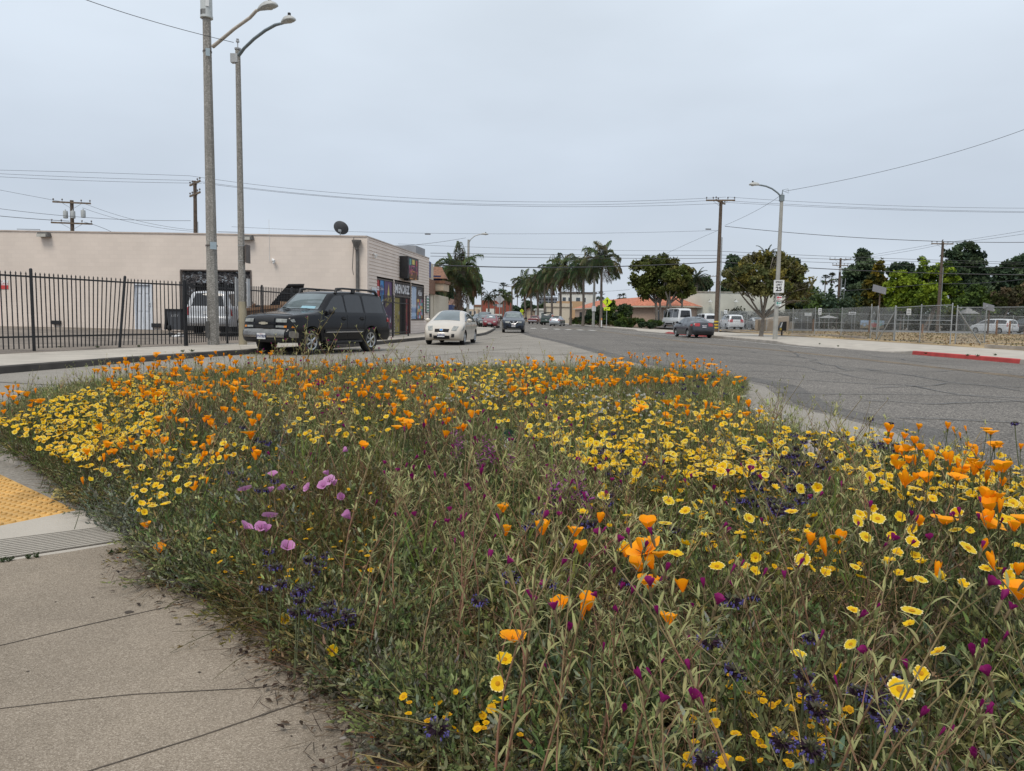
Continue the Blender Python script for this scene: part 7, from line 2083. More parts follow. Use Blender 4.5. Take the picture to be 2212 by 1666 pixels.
# street tree by the speed limit pole
base = G(1643.5, 727, .16); Yt = base.y
st = [(1600, 600, 36, 26, 0), (1640, 578, 42, 30, 1), (1690, 580, 44, 30, .5), (1727, 608, 30, 30, 0), (1655, 612, 45, 24, -1), (1705, 628, 40, 20, .5), (1585, 612, 22, 18, -.5), (1670, 556, 22, 14, 0), (1622, 590, 30, 22, -1), (1735, 640, 20, 16, 1)]
fork = AY(1649, 668, Yt)
t = tree('street_tree', 'olive and yellow leaved street tree with bare grey twigs behind the speed limit pole', base, st, Yt, 9000, .20, OLY, trunks=[((base.x, base.y, .15), fork, .17)], bark=M_barkg, sub=26, subr=.26)
b = MB()
for k in range(60):
 L = st[k % len(st)]; a = fork.lerp(AY(L[0], L[1], Yt), random.uniform(.3, .8)); e_ = AY(L[0] + random.uniform(-1, 1) * L[2], L[1] + random.uniform(-1, 1) * L[3], Yt + random.uniform(-1.5, 1.5)); b.tube(limb_pts(a, e_, .15, 4), [.03, .026, .02, .014, .008], 4, cap=False)
b.build('twigs', M_barkg, t)
# twin olive-dark pines
base = G(1418, 706.5, .16); Yt = 108
tr = [(AY(1418, 706, Yt), AY(1412, 630, Yt), .28), (AY(1428, 706, Yt), AY(1425, 630, Yt), .22), (AY(1436, 706, Yt), AY(1444, 620, Yt), .22)]
tree('pine_tree', 'broad dark pine with three grey trunks before the red tile roof', base, [(1400, 590, 34, 32), (1422, 575, 34, 22, 2), (1385, 612, 22, 20, 1), (1440, 585, 26, 24, -1), (1412, 625, 30, 18, 0), (1392, 632, 18, 14, -1), (1436, 610, 24, 22, 1.5)], Yt, 9000, .36, OL + [(0.085, 0.085, 0.02)], trunks=[(tuple(a), c_, r) for a, c_, r in tr], bark=M_barkg, sub=20)
base = AY(1458, 706, 101); tree('pine_tree', 'leaning lighter pine right of the three trunked one beside the passenger van', base, [(1468, 596, 26, 20), (1486, 612, 16, 18, 1), (1452, 605, 22, 20, -1), (1478, 628, 20, 14), (1446, 630, 20, 14, 1)], 101, 6500, .33, OL + [(0.09, 0.09, 0.022), (0.105, 0.10, 0.025)], trunks=[((base.x, 101, .16), AY(1438, 630, 101), .24), ((base.x + .6, 101, .16), AY(1474, 630, 101), .2)], bark=M_barkg, sub=18)
# skyline, left to right
def far_tree(label, lumps, Y, n, size, cols, name='tree', px=None, **k):
 px = px if px is not None else lumps[0][0]
 q = AY(px, 700, Y); q.z = .15
 return tree(name, label, q, lumps, Y, n, size, cols, **k)
far_tree('tall dark conifer rising behind the street tree left of the lamp pole', [(1585, 590, 16, 40), (1582, 562, 10, 14), (1572, 620, 15, 35), (1598, 630, 15, 32), (1562, 650, 10, 20)], 150, 5500, .55, DKG, name='conifer')
far_tree('dark conifer crown showing right of the lamp pole above the street tree', [(1708, 575, 15, 26), (1695, 600, 18, 22), (1722, 600, 14, 22)], 150, 3500, .55, DKG, name='conifer')
far_tree('low dark trees behind the warehouse left of the banded pole', [(1512, 618, 14, 14), (1525, 612, 12, 14), (1498, 616, 9, 12), (1534, 618, 8, 14)], 170, 2600, .6, DKG)
far_tree('dark spreading tree behind the street tree and chain link fence', [(1715, 655, 22, 26), (1738, 650, 26, 28), (1765, 662, 22, 18), (1788, 668, 14, 12), (1700, 668, 16, 18), (1748, 668, 30, 18)], 120, 7000, .45, MIG + OL)
far_tree('tall dark peaked conifer right of the transformer pole', [(1866, 575, 24, 26), (1866, 550, 15, 14), (1880, 590, 18, 26), (1845, 605, 22, 30), (1862, 620, 26, 32), (1832, 632, 14, 26), (1890, 612, 14, 24), (1835, 585, 10, 14)], 130, 9000, .5, DKG, name='conifer')
far_tree('dark olive tree with spreading limbs under the peaked conifer', [(1832, 650, 20, 18), (1862, 640, 26, 24), (1850, 660, 30, 14), (1885, 655, 20, 16)], 118, 5000, .42, OL + DKG)
far_tree('yellow flowering tree between the peaked conifer and the bright green trees', [(1898, 590, 12, 22), (1890, 615, 20, 24), (1908, 625, 15, 26), (1884, 640, 18, 20), (1902, 652, 18, 16), (1902, 566, 7, 10)], 114, 6000, .40, [(0.22, 0.165, 0.018), (0.14, 0.12, 0.018), (0.055, 0.065, 0.018), (0.075, 0.07, 0.016)], subr=.24, sub=22)
far_tree('dark tree tops showing just over the bright green trees', [(1945, 582, 18, 16), (1962, 590, 12, 16), (1928, 586, 12, 12)], 140, 2600, .55, DKG)
far_tree('bright green leafy tree left of the right hand utility pole', [(1945, 605, 26, 22), (1932, 632, 22, 28), (1965, 625, 26, 30), (1950, 650, 30, 18), (1978, 645, 20, 22), (1922, 655, 12, 14)], 108, 9000, .38, BRG, sub=20, subr=.3)
far_tree('tall feathery bright green tree behind the right hand utility pole', [(1995, 572, 12, 20), (2002, 600, 22, 26), (2035, 600, 24, 26), (2045, 580, 10, 18), (2055, 618, 22, 24), (2065, 640, 14, 20), (2015, 635, 24, 24)], 112, 8000, .38, BRG + MIG, sub=24, subr=.26)
far_tree('small vivid green tree in front at the foot of the right hand pole', [(2003, 640, 20, 22), (2025, 648, 22, 18), (1998, 625, 10, 12), (2018, 628, 14, 14)], 104, 5000, .34, BRG)
far_tree('huge dark conifer behind the right hand utility pole', [(2085, 545, 22, 20), (2062, 562, 22, 26), (2105, 570, 22, 30), (2085, 590, 34, 34), (2112, 605, 20, 28), (2060, 600, 22, 26), (2090, 630, 34, 30), (2118, 640, 14, 24)], 128, 12000, .5, DKG, name='conifer', sub=18)
far_tree('mid green conifer like tree low before the huge dark one', [(2108, 628, 14, 18), (2098, 648, 20, 16), (2125, 652, 22, 15), (2140, 648, 12, 16), (2085, 655, 16, 12)], 106, 5500, .36, MIG)
far_tree('small rounded dark tree between the huge conifer and the right edge', [(2144, 600, 14, 20), (2150, 620, 16, 20), (2136, 625, 10, 18)], 132, 3200, .5, DKG)
far_tree('big dark tree cut by the right edge of the view', [(2185, 585, 20, 26), (2215, 570, 24, 26), (2200, 612, 26, 26), (2172, 605, 14, 22), (2235, 605, 26, 34), (2190, 630, 22, 16)], 130, 9000, .5, DKG)
far_tree('brownish bare looking shrub tree low at the right edge', [(2160, 640, 16, 18), (2190, 640, 22, 22), (2215, 635, 22, 26), (2175, 655, 22, 12)], 104, 6000, .30, BRN + [(0.06, 0.07, 0.02)], sub=22, subr=.25)
far_tree('layered dark araucaria tree near the thin twin palms', [(1795, 628, 4, 5), (1794, 640, 8, 5), (1796, 652, 11, 5), (1794, 664, 13, 6), (1797, 616, 2, 5)], 190, 2200, .5, DKG, name='conifer')
far_tree('dark tree clump behind the tile cottage far away', [(1120, 668, 14, 12), (1140, 666, 16, 13), (1152, 672, 12, 10)], 260, 2600, .8, DKG)
far_tree('dark shrubby tree behind the white low shop between the palm trunks', [(1178, 664, 9, 8), (1196, 666, 10, 8), (1168, 668, 8, 7)], 240, 1500, .7, DKG + OL)
far_tree('dark dense tree behind the shaggy palm on the left', [(958, 628, 16, 18), (972, 648, 14, 20), (950, 645, 12, 22)], 92, 4000, .4, DKG)
far_tree('rounded green tree low behind the shaggy palm trunk', [(976, 672, 9, 10), (968, 668, 8, 10), (985, 678, 10, 7)], 120, 1500, .45, MIG)
far_tree('row end green trees far down the left of the street', [(1004, 684, 8, 6), (1020, 686, 8, 5), (1000, 676, 3, 8), (1008, 675, 3, 8)], 300, 1500, .8, DKG)
cl = Cloud(); L3 = []
for k in range(44):
 q = AY(1690 + 13.5 * k, 672, 122 + 6 * math.sin(k * 1.9)); L3.append((q.x, q.y, 2.6 + 1.0 * math.sin(k * 2.3), 1.9, 1.6, 2.3))
crown(cl, L3, 20000, .42, DKG + DKG + MIG + OL, 7, .5); cl.build('understory', M_leaf, label='dark tangle of bushes filling the space under the far trees', cat='bushes', kind='stuff')
# hedges and shrubs
def shrub(name, label, lumps, Y, n, size, cols, cat='shrub', group=None, sub=12, subr=.4):
 q = AY(lumps[0][0], 700, Y); q.z = .15
 L3 = []
 for L in lumps:
  p = AY(L[0], L[1], Y + (L[4] if len(L) > 4 else 0)); s_ = Y / 1598; L3.append((p.x, p.y, p.z, L[2] * s_, L[2] * s_ * .8, L[3] * s_))
 cl = Cloud(); crown(cl, L3, n, size, cols, sub, subr)
 o = cl.build(name, M_leaf, label=label, cat=cat, group=group); return o
cl = Cloud(); L3 = []
for k in range(30):
 f = k / 29; q = AY(1238, 698, 128).lerp(AY(1362, 699, 112), f); L3.append((q.x, q.y, .75, .55, .5, .5))
crown(cl, L3, 7000, .16, MIG + [(0.05, 0.05, 0.02)], 6, .5); cl.build('hedge', M_leaf, label='clipped low green hedge along the pavement under the palms', cat='hedge')
shrub('shrub', 'tall conical green shrub by the tile roofed building', [(1321, 672, 9, 18), (1318, 686, 12, 10), (1323, 658, 5, 9)], 110, 3000, .26, MIG)
shrub('shrub', 'rounded dark green shrub right of the conical one', [(1348, 672, 14, 17), (1340, 684, 14, 10), (1356, 684, 12, 12)], 109, 4000, .26, DKG + MIG)
shrub('shrub', 'dark tangled bushes under the arcade between palm trunks', [(1295, 680, 12, 14), (1278, 684, 10, 12), (1262, 688, 10, 8), (1305, 690, 10, 8)], 118, 4000, .28, DKG)
shrub('juniper_bed', 'spreading yellow green junipers along the pavement before the conical shrubs', [(1335, 698, 14, 6), (1355, 695, 18, 8), (1378, 697, 16, 6), (1350, 702, 16, 5)], 100, 4500, .22, MIG + [(0.08, 0.10, 0.02)], cat='junipers')
shrub('juniper_bed', 'low juniper clump at the foot of the three trunked pine', [(1395, 700, 14, 5), (1413, 699, 14, 5), (1405, 704, 12, 4)], 99, 3000, .22, MIG + DKG, cat='junipers')
cl = Cloud(); L3 = []
for k in range(60):
 x = 34 + k * .95; L3.append((x, 116 + .8 * math.sin(k), 1.3 + .3 * math.sin(k * 1.7), 1.3, 1.0, 1.5))
crown(cl, L3, 14000, .30, [(0.05, 0.055, 0.035), (0.04, 0.048, 0.026), (0.06, 0.06, 0.045)], 6, .5); cl.build('hedge', M_leaf, label='long dull green hedge closing the back of the parking lot', cat='hedge')
# ---- palms
def queen_frond(p, L, el, az, col, droop=1.0, nleaf=36, ll=.95, lw=.03):
 pts = []; d = Vector((math.cos(az) * math.cos(el), math.sin(az) * math.cos(el), math.sin(el))); q = Vector((0, 0, 0)); n = 10
 for k in range(n + 1):
  pts.append(q.copy()); q = q + d * (L / n); d = (d + Vector((0, 0, -.22 * droop))).normalized()
 p.stem(pts, [.03 * (1 - .8 * k / n) + .004 for k in range(n + 1)], tuple(c * .9 for c in col))
 for k in range(nleaf):
  f = .12 + .88 * k / nleaf; i = min(n - 1, int(f * n)); ff = f * n - i; a = pts[i].lerp(pts[i + 1], ff); t = (pts[i + 1] - pts[i]).normalized()
  side = t.cross(Vector((0, 0, 1)))
  if side.length < .1: side = Vector((1, 0, 0))
  side.normalize(); l = ll * (math.sin(math.pi * min(1, f * .85 + .12)) ** .6) * random.uniform(.85, 1.15)
  for s_ in (1, -1):
   u = (side * s_ * .8 + t * .5 + Vector((0, 0, random.uniform(-.25, .4)))).normalized()
   m = a + u * l * .5; e_ = m + (u * .35 + Vector((0, 0, -.9))).normalized() * l * .6
   c_ = tuple(x * random.uniform(.75, 1.3) for x in col)
   p.strip([a, m, e_], [lw * .7, lw, lw * .2], c_, up=t)
def queen_proto(seed, L=2.6, n=26, col=(0.115, 0.14, 0.07), dead=2, lw=.045):
 random.seed(seed); p = Proto()
 for k in range(n):
  f = k / n; el = R(82 - 105 * f + random.uniform(-8, 8)); az = k * 2.399 + random.uniform(-.3, .3)
  c_ = (col[0] * random.uniform(.8, 1.25), col[1] * random.uniform(.8, 1.2), col[2])
  if k >= n - dead: c_ = (0.16, 0.11, 0.06)
  queen_frond(p, L * random.uniform(.85, 1.1), el, az, c_, random.uniform(.8, 1.25), lw=lw)
 return p.done()
QP = [queen_proto(11), queen_proto(23, col=(0.10, 0.13, 0.062)), queen_proto(37, n=22)]
QM = []
for k, p in enumerate(QP):
 c_ = Cloud(); c_.inst(p, np.eye(3)[None], [(0, 0, 0)]); QM.append(c_.mesh('palm_crown', M_leaf))
random.seed(5)
def palm(label, px, ybase, pcx, pcy, Y, scale, r, which, trunkm=None, group='palms along the right pavement', boots=0.0, zb=.15, name='palm_tree'):
 base = AY(px, ybase, Y); base.z = zb; c_ = AY(pcx, pcy, Y)
 t = thing(name, label, 'palm tree', base, 0, group)
 b = MB(); n = 9; pts = [base.lerp(c_, k / n) + Vector((math.sin(k * .7) * .04, 0, 0)) for k in range(n + 1)]
 b.tube(pts, [r * (1.25 if k == 0 else 1 - .03 * k) for k in range(n + 1)], 10); b.build('trunk', trunkm or M_palmt, t, smooth=60)
 b = MB(); a = pts[-1]; b.tube([a - Vector((0, 0, .9)), a - Vector((0, 0, .4)), a + Vector((0, 0, .25))], [r * .8, r * 1.5, r * .5], 9)
 for k in range(10):
  an = k * 2.4; b.tube([a + Vector((math.cos(an) * r, math.sin(an) * r, -.7)), a + Vector((math.cos(an) * r * 2.2, math.sin(an) * r * 2.2, .0))], [.05, .02], 4)
 b.build('boots', M_palmb, t, smooth=60)
 o = bpy.data.objects.new('crown', QM[which]); link(o, t); o.location = c_ - base; o.rotation_euler = (0, 0, random.uniform(0, 6.28)); o.scale = (scale,) * 3
 return t
palm('nearest and tallest queen palm left of the pine with drooping crown', 1297, 706, 1301, 566, 98, 1.28, .19, 0)
palm('queen palm second from the right in the row with forward leaning crown', 1259, 703.5, 1262, 580, 106, 1.22, .2, 1)
palm('shaggy queen palm third from the right with hanging dead fronds on its trunk', 1232, 701, 1234, 597, 114, 1.30, .19, 2)
palm('queen palm fourth from the right in the row behind the silver hatchback', 1210, 697, 1212, 586, 124, 1.45, .22, 0)
palm('queen palm fifth from the right with high left hanging frond', 1192, 694, 1192, 594, 134, 1.42, .22, 1)
palm('queen palm sixth from the right in the thick of the row', 1176, 693, 1177, 607, 148, 1.35, .24, 2)
palm('queen palm seventh from the right in the row', 1162, 693, 1161, 612, 160, 1.40, .24, 0)
palm('queen palm eighth from the right before the far crossing sign', 1148, 693, 1147, 625, 176, 1.35, .25, 1)
palm('leftmost queen palm of the row next to the red pickup', 1136.5, 693, 1131, 614, 188, 1.55, .25, 2)
random.seed(99)
base = AY(992, 700, 64); base.z = .15
tl = palm('shaggy thick trunked palm behind the cream hatchback on the left', 991, 700, 993, 588, 64, 1.02, .30, 1, trunkm=mat('shaggy_trunk', (0.15, 0.115, 0.095), rough=1, var=.5, scale=6, bump=.6, bscale=10), group=None)
o = bpy.data.objects.new('crown', QM[2]); link(o, tl); o.location = AY(985, 604, 64) - base; o.scale = (1.0, 1.0, .95); o.rotation_euler = (0, 0, 1.0)
b = MB()
for k in range(90):
 z = random.uniform(.8, 4.8); an = random.uniform(0, 6.28); r0 = .30 + .012 * z * z * .4
 p = Vector((AY(991, 700, 64).x + math.cos(an) * r0, 64 + math.sin(an) * r0, z)); bar(b, p, p + Vector((math.cos(an) * .12, math.sin(an) * .12, .38)), .1, .05)
b.build('trunk_stubs', M_palmb, tl)
# fan palms and date palms
def fan_proto(seed, n=34, L=1.0):
 random.seed(seed); p = Proto()
 for k in range(n):
  el = R(random.uniform(-65, 85)); az = k * 2.399; d = Vector((math.cos(az) * math.cos(el), math.sin(az) * math.cos(el), math.sin(el)))
  c_ = tuple(x * random.uniform(.7, 1.3) for x in ((0.06, 0.075, 0.045) if el > -.4 else (0.09, 0.075, 0.05)))
  h = d * L * .55; s_ = d.cross(Vector((0, 0, 1))).normalized()
  p.strip([(0, 0, 0), h], .02, c_)
  for j in range(-3, 4):
   e_ = h + (d * math.cos(j * .33) + s_ * math.sin(j * .33)).normalized() * L * .55 + Vector((0, 0, -.12 * L)); p.strip([h, h.lerp(e_, .6), e_], [.03, .07, .01], c_)
 return p.done()
def date_proto(seed, n=46, L=3.6):
 random.seed(seed); p = Proto()
 for k in range(n):
  f = k / n; queen_frond(p, L * random.uniform(.85, 1.05), R(80 - 115 * f), k * 2.399, (0.055 * random.uniform(.8, 1.3), 0.068, 0.036), .95, nleaf=22, ll=.4, lw=.07)
 return p.done()
c_ = Cloud(); c_.inst(fan_proto(3), np.eye(3)[None], [(0, 0, 0)]); FANM = c_.mesh('fan_crown', M_leaf)
c_ = Cloud(); c_.inst(date_proto(4), np.eye(3)[None], [(0, 0, 0)]); DATEM = c_.mesh('date_crown', M_leaf)
random.seed(17)
def fpalm(label, px, py, Y, s_, mesh, ybase=690, r=.22, group=None, name='fan_palm'):
 c_ = AY(px, py, Y); base = Vector((c_.x + random.uniform(-.3, .3), Y, .1))
 t = thing(name, label, 'palm tree', base, 0, group)
 b = MB(); b.tube([base.lerp(c_, k / 5) for k in range(6)], [r * (1 - .06 * k) for k in range(6)], 7); b.build('trunk', M_palmt, t, smooth=60)
 o = bpy.data.objects.new('crown', mesh); link(o, t); o.location = c_ - base; o.scale = (s_,) * 3; o.rotation_euler = (0, 0, random.uniform(0, 6))
fpalm('tall thin fan palm leftmost at the far street end', 1024.5, 629, 300, 1.7, FANM)
fpalm('tall thin fan palm second from the left at the far street end', 1040.5, 628, 300, 1.9, FANM)
fpalm('dark date palm standing before the red brick building', 1055.5, 644, 270, 1.05, DATEM, r=.45, name='date_palm')
fpalm('thin fan palm just right of the dark date palm', 1068.5, 634, 280, 1.8, FANM)
fpalm('tallest far fan palm above the grey diamond sign', 1087, 622, 270, 2.2, FANM, r=.28)
fpalm('small fan palm behind the top of the grey diamond sign', 1079, 634, 310, 1.7, FANM)
fpalm('shaggy queen palm behind the grey diamond sign', 1091, 643, 210, 1.05, QM[0], r=.3, name='palm_tree')
fpalm('fan palm left of the far dark utility pole', 1101, 640, 300, 2.2, FANM)
fpalm('thin fan palm right of the far dark utility pole', 1118, 635, 300, 1.6, FANM)
fpalm('distant fan palm behind the crossing sign tops', 1130, 652, 340, 1.4, FANM)
fpalm('small distant fan palm over the tile roof, left one of a pair', 1288, 650, 260, 1.5, FANM)
fpalm('small distant fan palm over the tile roof, taller neighbour', 1298, 639, 250, 1.7, FANM)
fpalm('tiny palm over the tile roof right of the crossing sign', 1339, 642, 280, 1.4, FANM)
fpalm('tiny palm over the tile roof next to the pine crown', 1347, 641, 280, 1.5, FANM)
fpalm('left one of the thin twin palms before the transformer pole', 1783, 604, 230, 1.7, FANM)
fpalm('right one of the thin twin palms before the transformer pole', 1797, 600, 230, 1.8, FANM)
fpalm('palm crown half hidden by the transformer pole', 1813, 612, 200, 1.5, FANM)
fpalm('date palm crown rising behind the street tree', 1656, 560, 120, .85, DATEM, r=.35, name='date_palm')
fpalm('date palm crown showing between pine and banded pole', 1505, 604, 150, .95, DATEM, r=.35, name='date_palm')
# ================================================================== THE FLOWER BED
M_pl = colmat('plant_green', rough=0.6, trans=0.3, spec=0.25)
M_pe = colmat('petal', rough=0.55, trans=0.30, spec=0.2)
random.seed(41); rng = np.random.default_rng(41)
def jit(c, a=.2):
 k = random.uniform(1 - a, 1 + a); return tuple(x * k * random.uniform(.93, 1.07) for x in c)
def arc(az, el, L, n=4, droop=.25, o=(0, 0, 0)):
 d = Vector((math.cos(az) * math.cos(el), math.sin(az) * math.cos(el), math.sin(el))); q = Vector(o); out = [q.copy()]
 for k in range(n):
  q = q + d * (L / n); d = (d + Vector((0, 0, -droop / n * 2))).normalized(); out.append(q.copy())
 return out
def fern(seed, col, n=9, H=.26, lw=.0042):
 random.seed(seed); p = Proto()
 for k in range(n):
  c_ = jit(col); pts = arc(k * 2.4 + random.random(), R(random.uniform(38, 82)), H * random.uniform(.7, 1.15), 5, .35, (random.uniform(-.03, .03), random.uniform(-.03, .03), 0))
  p.stem(pts, [.0017, .0016, .0014, .0012, .001, .0006], jit((0.085, 0.095, 0.05)))
  for i in range(1, 6):
   for s_ in range(3):
    a = pts[i - 1].lerp(pts[i], random.random()); d = (pts[i] - pts[i - 1]).normalized(); side = d.cross(Vector((random.uniform(-1, 1), random.uniform(-1, 1), 1))).normalized() * random.choice((-1, 1))
    L = random.uniform(.022, .05) * (1.1 - .1 * i); m = a + (side * .7 + d * .6) * L * .5; e_ = m + (side * .35 + d * .7 + Vector((0, 0, .15))) * L * .6
    p.strip([a, m, e_], [lw * .5, lw, lw * .3], jit(c_, .25), up=d)
    f_ = m + (side * .9 + d * .1) * L * .4; p.strip([m, f_], [lw * .7, lw * .2], jit(c_, .25), up=d)
 return p.done()
LANC = (0.33, 0.325, 0.145)
def lance(seed, H=.55, n=16, buds=0, leafL=.065, red=(0.30, 0.14, 0.105), lean=.12, r0=.0026):
 random.seed(seed); p = Proto(); az = random.uniform(0, 6.28); L = []
 for k in range(9):
  f = k / 8; L.append(Vector((math.cos(az) * lean * f * f * H * 2 + .012 * math.sin(f * 7 + seed), math.sin(az) * lean * f * f * H * 2 + .012 * math.cos(f * 6), f * H)))
 p.stem(L, [r0 * (1 - .08 * k) for k in range(9)], red, col2=(LANC[0] * .95, LANC[1] * .8, LANC[2] * .9), n=4)
 tips = [L[-1]]
 def leaf(a, az_, el, l):
  pts = arc(az_, el, l, 3, .5, a); c_ = jit(LANC, .25); w = l * random.uniform(.055, .085)
  p.strip(pts, [w * .35, w, w * .8, w * .08], c_, jit((LANC[0] * 1.05, LANC[1] * 1.05, LANC[2]), .1))
 for k in range(n):
  f = .12 + .86 * k / n; i = min(7, int(f * 8)); a = L[i].lerp(L[i + 1], f * 8 - i)
  leaf(a, k * 2.4 + random.uniform(-.4, .4), R(random.uniform(30, 68)), leafL * random.uniform(.65, 1.25) * (1.15 - .5 * f))
 for k in range(random.choice((2, 3, 3))):
  f = random.uniform(.45, .85); i = int(f * 8); a = L[i]; az_ = random.uniform(0, 6.28); br = arc(az_, R(random.uniform(48, 70)), H * (1.05 - f) * random.uniform(.6, 1), 4, -.2, a)
  p.stem(br, [.0017, .0015, .0013, .0011, .001], red, col2=LANC); tips.append(br[-1])
  for j in range(1, 5):
   for q in range(2): leaf(br[j], random.uniform(0, 6.28), R(random.uniform(30, 70)), leafL * random.uniform(.4, .8))
 for t_ in tips:
  for q in range(4): leaf(t_, q * 1.6 + random.random(), R(random.uniform(45, 80)), leafL * random.uniform(.3, .6))
 return p.done(), tips
def grass(seed, col, n=14, H=.3, w=.003):
 random.seed(seed); p = Proto()
 for k in range(n):
  pts = arc(random.uniform(0, 6.28), R(random.uniform(50, 86)), H * random.uniform(.5, 1.15), 4, .5, (random.uniform(-.03, .03), random.uniform(-.03, .03), 0))
  p.strip(pts, [w, w, w * .9, w * .6, w * .1], jit(col, .25))
 return p.done()
def twigs(seed, col, n=16, H=.24):
 random.seed(seed); p = Proto()
 for k in range(n):
  pts = arc(random.uniform(0, 6.28), R(random.uniform(5, 75)), H * random.uniform(.4, 1.2), 3, random.uniform(-.2, .5), (random.uniform(-.06, .06), random.uniform(-.06, .06), random.uniform(0, .05)))
  p.stem(pts, [.0014, .0012, .001, .0006], jit(col, .4))
  if random.random() < .5:
   e_ = pts[2]; p.strip([e_, e_ + Vector((random.uniform(-.02, .02), random.uniform(-.02, .02), random.uniform(-.01, .015)))], [.004, .001], jit(col, .4))
 return p.done()
FERN = [fern(1, (0.22, 0.255, 0.105)), fern(2, (0.165, 0.21, 0.075)), fern(3, (0.29, 0.295, 0.145), lw=.0038), fern(4, (0.30, 0.265, 0.105), n=11, H=.22)]
SILV = [fern(5, (0.24, 0.245, 0.18), n=10, H=.24), fern(6, (0.20, 0.21, 0.15), n=10, H=.2)]
LAN = [lance(10 + k, H=.42 + .05 * (k % 3), n=15)[0] for k in range(5)]
LAN2 = [lance(90 + k, H=.55, n=8, leafL=.05, lean=.2, red=(0.40, 0.17, 0.13))[0] for k in range(4)]
GRS = [grass(30, (0.18, 0.235, 0.05)), grass(31, (0.24, 0.25, 0.085), w=.0022)]
DRY = [twigs(40, (0.26, 0.165, 0.09)), twigs(41, (0.17, 0.115, 0.075)), twigs(42, (0.40, 0.30, 0.17))]
EXP = [(1212, 1320, .40), (1272, 1322, .40), (1258, 1342, .38), (1107, 1390, .36), (1406, 1280, .44), (1475, 1283, .44), (1382, 1195, .47), (1255, 1200, .46), (1350, 1207, .46), (1425, 1207, .46), (1382, 1238, .45), (1445, 1352, .42), (1750, 1180, .50), (1812, 1178, .50), (1785, 1205, .49), (2020, 1252, .55), (2115, 1200, .56), (2150, 1238, .56), (2190, 1150, .57), (2198, 1245, .56), (2200, 1300, .54), (2130, 1045, .6), (2165, 1052, .6), (2128, 1088, .6), (2150, 1088, .6), (785, 972, .56), (962, 948, .56), (1440, 920, .52), (180, 1048, .30), (316, 1143, .22), (345, 1195, .18), (418, 1058, .38), (445, 1047, .40), (420, 1062, .38), (1295, 1132, .5), (1092, 1160, .46), (1985, 1138, .54), (2040, 1135, .54), (2140, 940, .62), (2075, 948, .62)]
EXT = [(1843, 1318, .5), (1838, 1392, .48), (1990, 1455, .5), (2027, 1408, .52), (1945, 1490, .5), (1075, 1477, .32), (1970, 1320, .54), (1965, 1348, .53), (718, 1405, .22), (640, 1258, .28), (613, 1338, .2), (1742, 1150, .5), (1655, 1135, .5), (1812, 1450, .47), (1725, 1412, .46), (584, 832, .5), (325, 1080, .33), (267, 1088, .25), (2200, 1180, .56), (2150, 1130, .57), (2165, 1120, .57), (1090, 1425, .36), (1082, 1515, .3)]
EXS = [(1036, 1297, .47), (1102, 1247, .48), (1186, 1262, .46), (945, 1572, .3), (1738, 1460, .46), (1748, 1496, .45), (1850, 1492, .47), (1525, 1640, .45), (1690, 1600, .44), (1930, 1560, .5), (575, 1440 - 170, .3), (710, 1305, .3), (668, 1208, .34), (752, 1326, .3), (715, 1345, .26), (2192, 915, .66), (1925, 915, .6), (1880, 905, .6)]
EXC = [(740, 977, .5), (530, 1060, .36), (584, 1064, .36), (612, 1058, .37), (667, 1056, .4), (710, 1028, .42), (700, 1052, .42), (722, 1050, .42), (712, 1040, .41), (740, 1080, .38), (582, 1118, .33), (528, 1143, .3), (565, 1143, .3), (574, 1150, .3), (620, 1186, .28), (757, 1122, .36), (590, 1030, .38)]
KEY = {k: [G(x, y, z + a) for x, y, z in L] for k, L, a in (('p', EXP, .07), ('t', EXT, .05), ('s', EXS, .07), ('c', EXC, .09))}
KP = np.array([tuple(q) for L in KEY.values() for q in L])
def clear(pts, w=.13, back=.95):
 ok = np.ones(len(pts), bool); d = np.linalg.norm(pts, axis=1)
 for q in KP:
  D = math.hypot(q[0], q[1])
  if D > 5: continue
  u = q[:2] / D; al = pts @ u; ac = np.abs(pts[:, 0] * u[1] - pts[:, 1] * u[0]); ok &= ~((al > D - back) & (al < D + .02) & (ac < w))
 return pts[ok]
# ---- undergrowth, as masses nobody could count
def field(n, near_bias=1.0, margin=.02):
 pts = np.zeros((0, 2))
 while len(pts) < n:
  p = sample(bedp, n); d = np.linalg.norm(p, axis=1)
  k = (d > .85) & (rng.random(len(p)) < np.clip((4.0 / d) ** near_bias, .0, 1.0))
  pts = np.concatenate([pts, p[k]])
 return pts[:n]
def scatter(name, label, protos, pts, smin, smax, zoff=0.0, tilt=.25, amt=.18, colmul=None):
 cl = Cloud(); w = rng.integers(0, len(protos), len(pts)); z = bedz(pts[:, 0], pts[:, 1]) + zoff
 ed = polydist(pts, bedp)
 for i, p in enumerate(protos):
  k = w == i; K = k.sum()
  if not K: continue
  s_ = rng.uniform(smin, smax, K) * np.clip(.82 + ed[k] * .4, .82, 1.0) * np.clip(1.12 - .028 * pts[k][:, 1], .74, 1.0)
  cm = cvar(K, amt, .06)
  if colmul is not None: cm = cm * colmul(pts[k])
  cl.inst(p, rotz_mats(rng.uniform(0, 6.28, K), s_, np.abs(rng.normal(0, tilt, K))), np.stack([pts[k, 0], pts[k, 1], z[k]], 1), cm)
 return cl.build(name, M_pl, label=label, cat='undergrowth', kind='stuff')
def zonecol(p):
 v = np.array([mnoise.noise(Vector((x * .9, y * .9, 3.1))) for x, y in p]); out = np.ones((len(p), 3))
 out *= (1 + .35 * v)[:, None]; return np.clip(out, .55, 1.6)
fp = np.concatenate([field(7200, .75), clear(field(900, 2.0))])
scatter('feathery_foliage', 'dense feathery blue green foliage filling the flower bed', FERN, fp, .75, 1.35, tilt=.3, colmul=zonecol)
